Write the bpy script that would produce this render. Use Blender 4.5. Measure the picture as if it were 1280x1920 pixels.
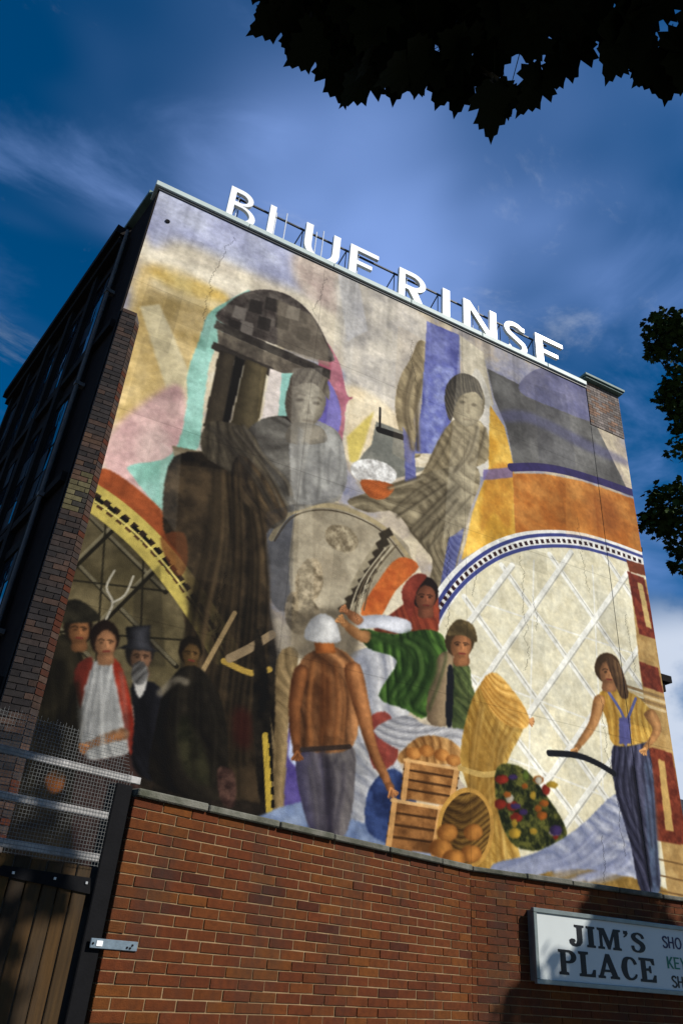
import bpy, bmesh, math, random
import numpy as np
from mathutils import Vector, Matrix
CL1X, CL1Y = 3.88, 2.66
CL3X, CL3Y = 4.4, 3.2
CL4X, CL4Y = 0.3, 0.2
PSAT = 0.95
PCON = 1.30
PGAIN = 0.98
SIGNX = [('B', 1.69, 2.3), ('L', 2.57, 3.09), ('U', 3.41, 4.24), ('E', 4.49, 5.2), ('R', 5.74, 6.47), ('I', 6.91, 7.11), ('N', 7.49, 8.44), ('S', 8.64, 9.35), ('E', 9.62, 10.49)]
CANOPY_EDGE = [(0.07, 1.05), (0.1, 1.11), (0.13, 1.12), (0.2, 1.21), (0.25, 1.2), (0.32, 1.18), (0.36, 1.25), (0.42, 1.25), (0.5, 1.2), (0.58, 1.1), (0.65, 1.12), (0.78, 1.08), (0.86, 1.05), (0.93, 1.0), (1.0, 0.97), (0.99, 0.91), (0.94, 0.85), (0.97, 0.81), (1.04, 0.77), (1.0, 0.72), (1.08, 0.72), (1.22, 0.79), (1.21, 0.69), (1.27, 0.68), (1.24, 0.62), (1.31, 0.49), (4.6, -0.2), (4.4, -1.0), (-0.4, -1.0), (0.020000000000000004, 0.4)]
EDGE_END = 25
TREE2 = [(14.83, 10.26, 18.24, 0.71, 325), (15.54, 10.29, 18.16, 0.82, 325), (15.78, 11.13, 16.73, 0.57, 250), (16.09, 10.78, 17.13, 0.82, 325), (16.24, 11.2, 16.17, 0.48, 175), (16.91, 11.57, 15.8, 0.82, 187), (16.46, 12.31, 13.85, 0.82, 375), (16.18, 12.84, 13.47, 0.45, 175), (17.13, 12.58, 13.22, 0.82, 325), (17.12, 12.86, 12.27, 0.38, 112), (17.3, 12.07, 14.12, 0.95, 325), (14.75, 10.74, 17.7, 0.3, 75)]
SHADE_T = (11.80, 0.82, 7.04)
SHADE_BLOBS = [(10.95, 0.82, 7.69, 0.42, 420), (11.1, 0.82, 7.34, 0.52, 420), (10.7, 0.82, 7.24, 0.4, 300), (11.4, 0.82, 7.14, 0.45, 400), (10.8, 0.82, 6.64, 0.75, 800), (11.8, 0.82, 6.59, 0.9, 900), (12.6, 0.82, 6.99, 0.8, 700), (9.9, 0.82, 6.34, 0.7, 600), (10.9, 0.82, 5.89, 0.9, 600), (12.1, 0.82, 5.79, 0.9, 600)]
# ------------------------------------------------------------------ scene, camera, sky, sun
for o in list(bpy.data.objects): bpy.data.objects.remove(o, do_unlink=True)
scene = bpy.context.scene
COL = scene.collection
EYE = 1.65
cam_d = bpy.data.cameras.new('camera'); cam = bpy.data.objects.new('camera', cam_d); COL.objects.link(cam)
cam_d.sensor_fit = 'VERTICAL'; cam_d.sensor_height = 36.0; cam_d.sensor_width = 24.0
cam_d.lens = 26.3625; cam_d.clip_start = 0.05; cam_d.clip_end = 3000
right = Vector((0.8826493, -0.46473528, 0.07036572)); up = Vector((-0.29513181, -0.43145328, 0.85249357)); back = Vector((-0.36582432, -0.77322001, -0.5179801))
cam.matrix_world = Matrix(((right.x, up.x, back.x, 0), (right.y, up.y, back.y, 0), (right.z, up.z, back.z, EYE), (0, 0, 0, 1)))
scene.camera = cam
SUN = Vector((0.50, -0.62, 0.605)).normalized()          # direction towards the sun
sun_d = bpy.data.lights.new('sun', 'SUN'); sun_d.energy = 5.0; sun_d.angle = math.radians(0.5); sun_d.color = (1.0, 0.95, 0.87)
sun = bpy.data.objects.new('sun', sun_d); COL.objects.link(sun)
sun.rotation_euler = SUN.to_track_quat('Z', 'Y').to_euler(); sun.location = SUN*40
world = bpy.data.worlds.new('World'); scene.world = world; world.use_nodes = True
wn = world.node_tree; wn.nodes.clear()
def wnode(t, **k):
    n = wn.nodes.new(t)
    for a, b in k.items(): setattr(n, a, b)
    return n
sky = wnode('ShaderNodeTexSky'); sky.sky_type = 'NISHITA'; sky.sun_disc = False
sky.sun_elevation = math.asin(SUN.z); sky.sun_rotation = math.atan2(SUN.x, SUN.y)
sky.air_density = 1.0; sky.dust_density = 0.0; sky.ozone_density = 3.0; sky.altitude = 100
geo = wnode('ShaderNodeTexCoord')
sep = wnode('ShaderNodeSeparateXYZ'); wn.links.new(geo.outputs['Generated'], sep.inputs[0])
# clouds lie on a flat layer overhead: direction divided by its height
zmax = wnode('ShaderNodeMath', operation='MAXIMUM'); zmax.inputs[1].default_value = 0.06; wn.links.new(sep.outputs['Z'], zmax.inputs[0])
dx = wnode('ShaderNodeMath', operation='DIVIDE'); dy = wnode('ShaderNodeMath', operation='DIVIDE')
wn.links.new(sep.outputs['X'], dx.inputs[0]); wn.links.new(sep.outputs['Y'], dy.inputs[0])
wn.links.new(zmax.outputs[0], dx.inputs[1]); wn.links.new(zmax.outputs[0], dy.inputs[1])
comb = wnode('ShaderNodeCombineXYZ'); wn.links.new(dx.outputs[0], comb.inputs[0]); wn.links.new(dy.outputs[0], comb.inputs[1])
def cloud(loc, rot, scale, nscale, det, rough, dist, lo, hi, src=None):
    mp = wnode('ShaderNodeMapping'); mp.inputs['Location'].default_value = loc; mp.inputs['Rotation'].default_value = (0, 0, rot); mp.inputs['Scale'].default_value = scale
    wn.links.new(src or comb.outputs[0], mp.inputs[0])
    nz = wnode('ShaderNodeTexNoise'); nz.inputs['Scale'].default_value = nscale; nz.inputs['Detail'].default_value = det; nz.inputs['Roughness'].default_value = rough; nz.inputs['Distortion'].default_value = dist
    wn.links.new(mp.outputs[0], nz.inputs['Vector'])
    mr = wnode('ShaderNodeMapRange'); mr.interpolation_type = 'SMOOTHSTEP'
    mr.inputs['From Min'].default_value = lo; mr.inputs['From Max'].default_value = hi; wn.links.new(nz.outputs['Fac'], mr.inputs['Value'])
    return mr.outputs[0]
def wmath(op, a, b):
    n = wnode('ShaderNodeMath', operation=op)
    for i, v in enumerate((a, b)):
        if isinstance(v, (int, float)): n.inputs[i].default_value = v
        else: wn.links.new(v, n.inputs[i])
    return n.outputs[0]
veil = cloud((CL1X, CL1Y, 0.0), 0.5, (0.75, 1.0, 1), 0.95, 4, .48, .3, .44, .72)
wisp = cloud((2.3, 0.4, 0.0), -0.5, (0.9, 1.8, 1), 1.6, 8, .58, .7, .50, .85)
puff = cloud((CL3X, CL3Y, 0.0), 0.0, (1, 1, 1.25), 3.2, 9, .52, .0, .52, .62, geo.outputs['Generated'])
tuft = cloud((CL4X, CL4Y, 0.0), 0.3, (1, 1.3, 1), 2.3, 10, .66, .5, .56, .78)
# cumulus only low down, where the layer is seen edge-on
lowf = wnode('ShaderNodeMapRange'); lowf.interpolation_type = 'SMOOTHSTEP'; wn.links.new(sep.outputs['Z'], lowf.inputs['Value'])
lowf.inputs['From Min'].default_value = 0.43; lowf.inputs['From Max'].default_value = 0.36
cum = wmath('MULTIPLY', puff, lowf.outputs[0])
bg_sky = wnode('ShaderNodeBackground'); bg_sky.inputs['Strength'].default_value = 0.060
hs = wnode('ShaderNodeHueSaturation'); hs.inputs['Saturation'].default_value = 1.65; hs.inputs['Value'].default_value = 1.15
wn.links.new(sky.outputs[0], hs.inputs['Color'])
mix1 = wnode('ShaderNodeMix', data_type='RGBA'); mix1.inputs['B'].default_value = (4.0, 6.3, 13.0, 1)
f1 = wmath('ADD', wmath('ADD', wmath('MULTIPLY', veil, 0.92), wmath('MULTIPLY', wisp, 0.42)), 0.0)
wn.links.new(f1, mix1.inputs['Factor']); wn.links.new(hs.outputs[0], mix1.inputs['A'])
mix2 = wnode('ShaderNodeMix', data_type='RGBA'); mix2.inputs['B'].default_value = (8.6, 9.6, 11.4, 1)
wn.links.new(wmath('MAXIMUM', wmath('MULTIPLY', cum, .95), wmath('MULTIPLY', tuft, .45)), mix2.inputs['Factor']); wn.links.new(mix1.outputs['Result'], mix2.inputs['A'])
wn.links.new(mix2.outputs['Result'], bg_sky.inputs['Color'])
wout = wnode('ShaderNodeOutputWorld'); wn.links.new(bg_sky.outputs[0], wout.inputs['Surface'])
vs = scene.view_settings
scene.display_settings.display_device = 'sRGB'
vs.view_transform = 'Standard'; vs.look = 'None'; vs.exposure = 0.30; vs.gamma = 1.0; vs.use_curve_mapping = False
scene.render.engine = 'CYCLES'
scene.cycles.max_bounces = 6; scene.cycles.diffuse_bounces = 3; scene.cycles.glossy_bounces = 3; scene.cycles.transmission_bounces = 4; scene.cycles.transparent_max_bounces = 6
rng = random.Random(7)
# ------------------------------------------------------------------ materials
def srgb(c): return tuple(((v/255)/12.92 if v/255 <= .04045 else ((v/255+.055)/1.055)**2.4) for v in c)
def material(name, base, rough=.8, var=.25, scale=6.0, bump=.3, bscale=40.0, c2=None, metal=0.0, spec=.18, stretch=(1, 1, 1), objvar=0.0, stain=0.0):
    m = bpy.data.materials.new(name); m.use_nodes = True; nt = m.node_tree; nd = nt.nodes; lk = nt.links
    bs = nd['Principled BSDF']; bs.inputs['Roughness'].default_value = rough; bs.inputs['Metallic'].default_value = metal; bs.inputs['Specular IOR Level'].default_value = spec
    tc = nd.new('ShaderNodeTexCoord'); mp = nd.new('ShaderNodeMapping'); mp.inputs['Scale'].default_value = stretch
    ge = nd.new('ShaderNodeNewGeometry'); lk.new(ge.outputs['Position'], mp.inputs[0])
    n1 = nd.new('ShaderNodeTexNoise'); n1.inputs['Scale'].default_value = scale; n1.inputs['Detail'].default_value = 6; n1.inputs['Roughness'].default_value = .6; lk.new(mp.outputs[0], n1.inputs['Vector'])
    rp = nd.new('ShaderNodeMapRange'); rp.inputs['From Min'].default_value = .3; rp.inputs['From Max'].default_value = .7; lk.new(n1.outputs['Fac'], rp.inputs['Value'])
    mx = nd.new('ShaderNodeMix'); mx.data_type = 'RGBA'
    b = base; d = c2 or tuple(v*(1-var) for v in base)
    mx.inputs['A'].default_value = (*d, 1); mx.inputs['B'].default_value = (*b, 1); lk.new(rp.outputs[0], mx.inputs['Factor'])
    out = mx.outputs['Result']
    if objvar:
        oi = nd.new('ShaderNodeObjectInfo'); hv = nd.new('ShaderNodeHueSaturation')
        a = nd.new('ShaderNodeMapRange'); a.inputs['To Min'].default_value = 1-objvar; a.inputs['To Max'].default_value = 1+objvar; lk.new(oi.outputs['Random'], a.inputs['Value'])
        lk.new(a.outputs[0], hv.inputs['Value']); lk.new(out, hv.inputs['Color']); out = hv.outputs[0]
    if stain:
        n3 = nd.new('ShaderNodeTexNoise'); n3.inputs['Scale'].default_value = 1.3; n3.inputs['Detail'].default_value = 7; n3.inputs['Roughness'].default_value = .65
        ms = nd.new('ShaderNodeMapping'); ms.inputs['Scale'].default_value = (1.6, 1.6, .5); lk.new(ge.outputs['Position'], ms.inputs[0]); lk.new(ms.outputs[0], n3.inputs['Vector'])
        r3 = nd.new('ShaderNodeMapRange'); r3.inputs['From Min'].default_value = .48; r3.inputs['From Max'].default_value = .68; r3.inputs['To Max'].default_value = stain; lk.new(n3.outputs['Fac'], r3.inputs['Value'])
        m3 = nd.new('ShaderNodeMix'); m3.data_type = 'RGBA'; m3.inputs['B'].default_value = (.02, .018, .015, 1); lk.new(r3.outputs[0], m3.inputs['Factor']); lk.new(out, m3.inputs['A']); out = m3.outputs['Result']
    lk.new(out, bs.inputs['Base Color'])
    if bump:
        n2 = nd.new('ShaderNodeTexNoise'); n2.inputs['Scale'].default_value = bscale; n2.inputs['Detail'].default_value = 4; lk.new(mp.outputs[0], n2.inputs['Vector'])
        bp = nd.new('ShaderNodeBump'); bp.inputs['Strength'].default_value = bump; bp.inputs['Distance'].default_value = .01; lk.new(n2.outputs['Fac'], bp.inputs['Height']); lk.new(bp.outputs[0], bs.inputs['Normal'])
    return m
M = {}
M['tarmac'] = material('asphalt', (.05, .05, .052), .9, .3, 3, .5, 90)
M['paving'] = material('paving_stone', (.13, .125, .115), .85, .3, 4, .3, 60)
M['kerb'] = material('kerb_stone', (.25, .24, .22), .85, .3, 5, .3, 60)
M['yard'] = material('yard_ground', (.13, .12, .10), .95, .4, 2, .5, 50)
M['mortar'] = material('mortar', (.27, .18, .095), .95, .35, 9, .5, 120, stain=.45)
M['mortar_dark'] = material('sooty_mortar', (.085, .070, .062), .95, .4, 9, .5, 120)
BR = []
for i, c in enumerate([(.098, .025, .0050), (.108, .030, .0055), (.088, .021, .0050), (.100, .024, .0055), (.058, .014, .0050), (.118, .036, .0055)]):
    BR.append(material('red_brick_%s' % 'abcdef'[i], c, .88, .38, 22, .6, 160, objvar=.10, stain=.45))
BB = []
for i, c in enumerate([(.024, .020, .019), (.034, .025, .022), (.019, .016, .016), (.050, .030, .022)]):
    BB.append(material('sooty_brick_%s' % 'abcd'[i], c, .9, .45, 14, .6, 120, objvar=.25))
M['coping'] = material('coping_stone', (.15, .145, .12), .9, .5, 7, .6, 90, c2=(.055, .058, .040), stain=.5)
M['flash'] = material('coping_metal', (.44, .51, .48), .5, .15, 5, .15, 40, metal=0.0)
M['dark_flash'] = material('coping_metal_dark', (.12, .19, .17), .6, .3, 5, .2, 40)
M['render'] = material('grey_render', (.32, .29, .25), .9, .3, 3, .4, 60, stain=.5)
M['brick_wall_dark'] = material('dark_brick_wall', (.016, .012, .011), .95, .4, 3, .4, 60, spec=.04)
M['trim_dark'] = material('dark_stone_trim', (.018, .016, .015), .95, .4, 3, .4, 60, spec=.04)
M['pipe'] = material('iron_pipe', (.10, .095, .09), .7, .3, 9, .2, 60)
M['roof'] = material('roof_slate', (.035, .036, .042), .8, .4, 3, .4, 60)
M['white_paint'] = material('white_letter_paint', (.86, .87, .86), .32, .12, 5, .05, 40, spec=.5, stretch=(3, 3, .8))
M['letter_back'] = material('letter_return', (.66, .67, .66), .4, .1, 6, .05, 40)
M['steel'] = material('sign_steel', (.05, .055, .06), .5, .2, 9, .1, 60)
M['pale_steel'] = material('pale_sign_rod', (.62, .64, .66), .45, .1, 9, .1, 60)
M['black_paint'] = material('black_gate_paint', (.006, .006, .007), .8, .3, 9, .2, 60, spec=.08)
M['strap'] = material('black_iron_strap', (.006, .006, .007), .8, .3, 9, .2, 60, spec=.08)
PL = []
for i, c in enumerate([(.060, .030, .007), (.042, .023, .007), (.072, .037, .007), (.034, .020, .008)]):
    PL.append(material('gate_timber_%s' % 'abcd'[i], c, .75, .5, 5, .35, 40, stretch=(9, 9, .6), objvar=.2, stain=.5))
M['batten'] = material('galvanised_batten', (.42, .41, .40), .7, .45, 16, .4, 60, stain=.4)
M['wire'] = material('galvanised_wire', (.16, .165, .16), .55, .3, 20, .1, 60)
M['latch'] = material('zinc_latch_plate', (.16, .21, .25), .45, .3, 20, .15, 60, metal=.3)
M['bolt'] = material('bolt_steel', (.45, .45, .44), .4, .3, 20, .1, 60, metal=.5)
M['sign_panel'] = material('sign_acrylic', (.46, .49, .48), .45, .06, 3, .02, 20, spec=.15)
M['sign_frame'] = material('sign_aluminium', (.20, .23, .22), .4, .3, 8, .1, 40, metal=.4)
M['ink'] = material('sign_black_vinyl', (.012, .012, .013), .4, .1, 8, .02, 40)
M['ink_navy'] = material('sign_navy_vinyl', (.02, .018, .06), .4, .1, 8, .02, 40)
M['ink_green'] = material('sign_green_vinyl', (.012, .13, .08), .4, .1, 8, .02, 40)
M['bark'] = material('bark', (.07, .055, .042), .95, .4, 7, .8, 50, stretch=(3, 3, .7))
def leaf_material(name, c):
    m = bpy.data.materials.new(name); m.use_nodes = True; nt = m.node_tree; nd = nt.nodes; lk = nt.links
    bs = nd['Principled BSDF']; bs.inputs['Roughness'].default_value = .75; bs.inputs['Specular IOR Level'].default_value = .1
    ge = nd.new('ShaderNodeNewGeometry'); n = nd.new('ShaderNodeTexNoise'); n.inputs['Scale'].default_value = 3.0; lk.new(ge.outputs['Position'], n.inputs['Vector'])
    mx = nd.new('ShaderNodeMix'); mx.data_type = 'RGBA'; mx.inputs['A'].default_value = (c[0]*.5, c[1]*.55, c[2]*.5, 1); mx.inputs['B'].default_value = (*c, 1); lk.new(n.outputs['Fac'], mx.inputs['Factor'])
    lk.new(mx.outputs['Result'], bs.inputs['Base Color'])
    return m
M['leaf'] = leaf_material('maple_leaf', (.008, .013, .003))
M['leaf_far'] = leaf_material('tree_leaf', (.030, .055, .010))
M['glass'] = None
gm = bpy.data.materials.new('window_glass'); gm.use_nodes = True
gb = gm.node_tree.nodes['Principled BSDF']; gb.inputs['Base Color'].default_value = (.010, .014, .02, 1); gb.inputs['Roughness'].default_value = .06; gb.inputs['IOR'].default_value = 1.6
gn = gm.node_tree.nodes.new('ShaderNodeTexNoise'); gn.inputs['Scale'].default_value = 1.1; gbm = gm.node_tree.nodes.new('ShaderNodeBump'); gbm.inputs['Strength'].default_value = .25; gbm.inputs['Distance'].default_value = .05
gm.node_tree.links.new(gn.outputs['Fac'], gbm.inputs['Height']); gm.node_tree.links.new(gbm.outputs[0], gb.inputs['Normal'])
M['glass'] = gm
M['dark_glass'] = material('unreflecting_pane', (.006, .006, .008), .6, .3, 4, .1, 30, spec=.1)  # dark panes without reflection, thinning out the sky glints in the windows
# ------------------------------------------------------------------ helpers
def link(o, parent=None):
    COL.objects.link(o)
    if parent is not None: o.parent = parent
    return o
def tag(o, label=None, cat=None, group=None, kind=None):
    if label: o['label'] = label
    if cat: o['category'] = cat
    if group: o['group'] = group
    if kind: o['kind'] = kind
    return o
def empty(name, loc=(0, 0, 0), parent=None):
    o = bpy.data.objects.new(name, None); o.location = loc; return link(o, parent)
class MB:
    """collects simple solids and links them as one mesh object"""
    def __init__(s): s.v = []; s.f = []
    def add(s, vs, fs):
        k = len(s.v); s.v += [tuple(v) for v in vs]; s.f += [tuple(i+k for i in f) for f in fs]; return s
    def box(s, a, b, fr=None):
        x0, y0, z0 = a; x1, y1, z1 = b
        vs = [(x0, y0, z0), (x1, y0, z0), (x1, y1, z0), (x0, y1, z0), (x0, y0, z1), (x1, y0, z1), (x1, y1, z1), (x0, y1, z1)]
        if fr: vs = [fr(v) for v in vs]
        return s.add(vs, [(0, 3, 2, 1), (4, 5, 6, 7), (0, 1, 5, 4), (1, 2, 6, 5), (2, 3, 7, 6), (3, 0, 4, 7)])
    def tube(s, pts, rads, n=8):
        pts = [Vector(p) for p in pts]; rings = []
        if isinstance(rads, (int, float)): rads = [rads]*len(pts)
        k = len(s.v)
        for i, p in enumerate(pts):
            d = (pts[min(i+1, len(pts)-1)]-pts[max(i-1, 0)]).normalized()
            a = d.orthogonal().normalized() if abs(d.z) > .9 else d.cross(Vector((0, 0, 1))).normalized()
            b = d.cross(a)
            for j in range(n):
                t = 2*math.pi*j/n; s.v.append(tuple(p+(a*math.cos(t)+b*math.sin(t))*rads[i]))
        for i in range(len(pts)-1):
            for j in range(n):
                s.f.append((k+i*n+j, k+i*n+(j+1) % n, k+(i+1)*n+(j+1) % n, k+(i+1)*n+j))
        s.f.append(tuple(k+j for j in range(n))[::-1]); s.f.append(tuple(k+(len(pts)-1)*n+j for j in range(n)))
        return s
    def prism(s, outline, y0, y1, fr=None):
        n = len(outline); vs = [(x, y0, z) for x, z in outline]+[(x, y1, z) for x, z in outline]
        if fr: vs = [fr(v) for v in vs]
        return s.add(vs, [tuple(range(n))]+[tuple(range(2*n-1, n-1, -1))]+[(i, i+n, (i+1) % n+n, (i+1) % n) for i in range(n)])
    def mesh(s, name, mat, bevel=0.0, smooth=False):
        me = bpy.data.meshes.new(name); me.from_pydata(s.v, [], s.f)
        bm = bmesh.new(); bm.from_mesh(me); bmesh.ops.recalc_face_normals(bm, faces=bm.faces)
        if bevel: bmesh.ops.bevel(bm, geom=bm.edges[:], offset=bevel, segments=1, affect='EDGES', clamp_overlap=True)
        bm.to_mesh(me); bm.free()
        for m in (mat if isinstance(mat, list) else [mat]): me.materials.append(m)
        if smooth:
            for p in me.polygons: p.use_smooth = True
        return me
    def build(s, name, mat, parent=None, bevel=0.0, smooth=False):
        return link(bpy.data.objects.new(name, s.mesh(name, mat, bevel, smooth)), parent)
def frame(ox, oy, ang):
    c, sn = math.cos(ang), math.sin(ang)
    return lambda v: (ox+v[0]*c-v[1]*sn, oy+v[0]*sn+v[1]*c, v[2])
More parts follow.
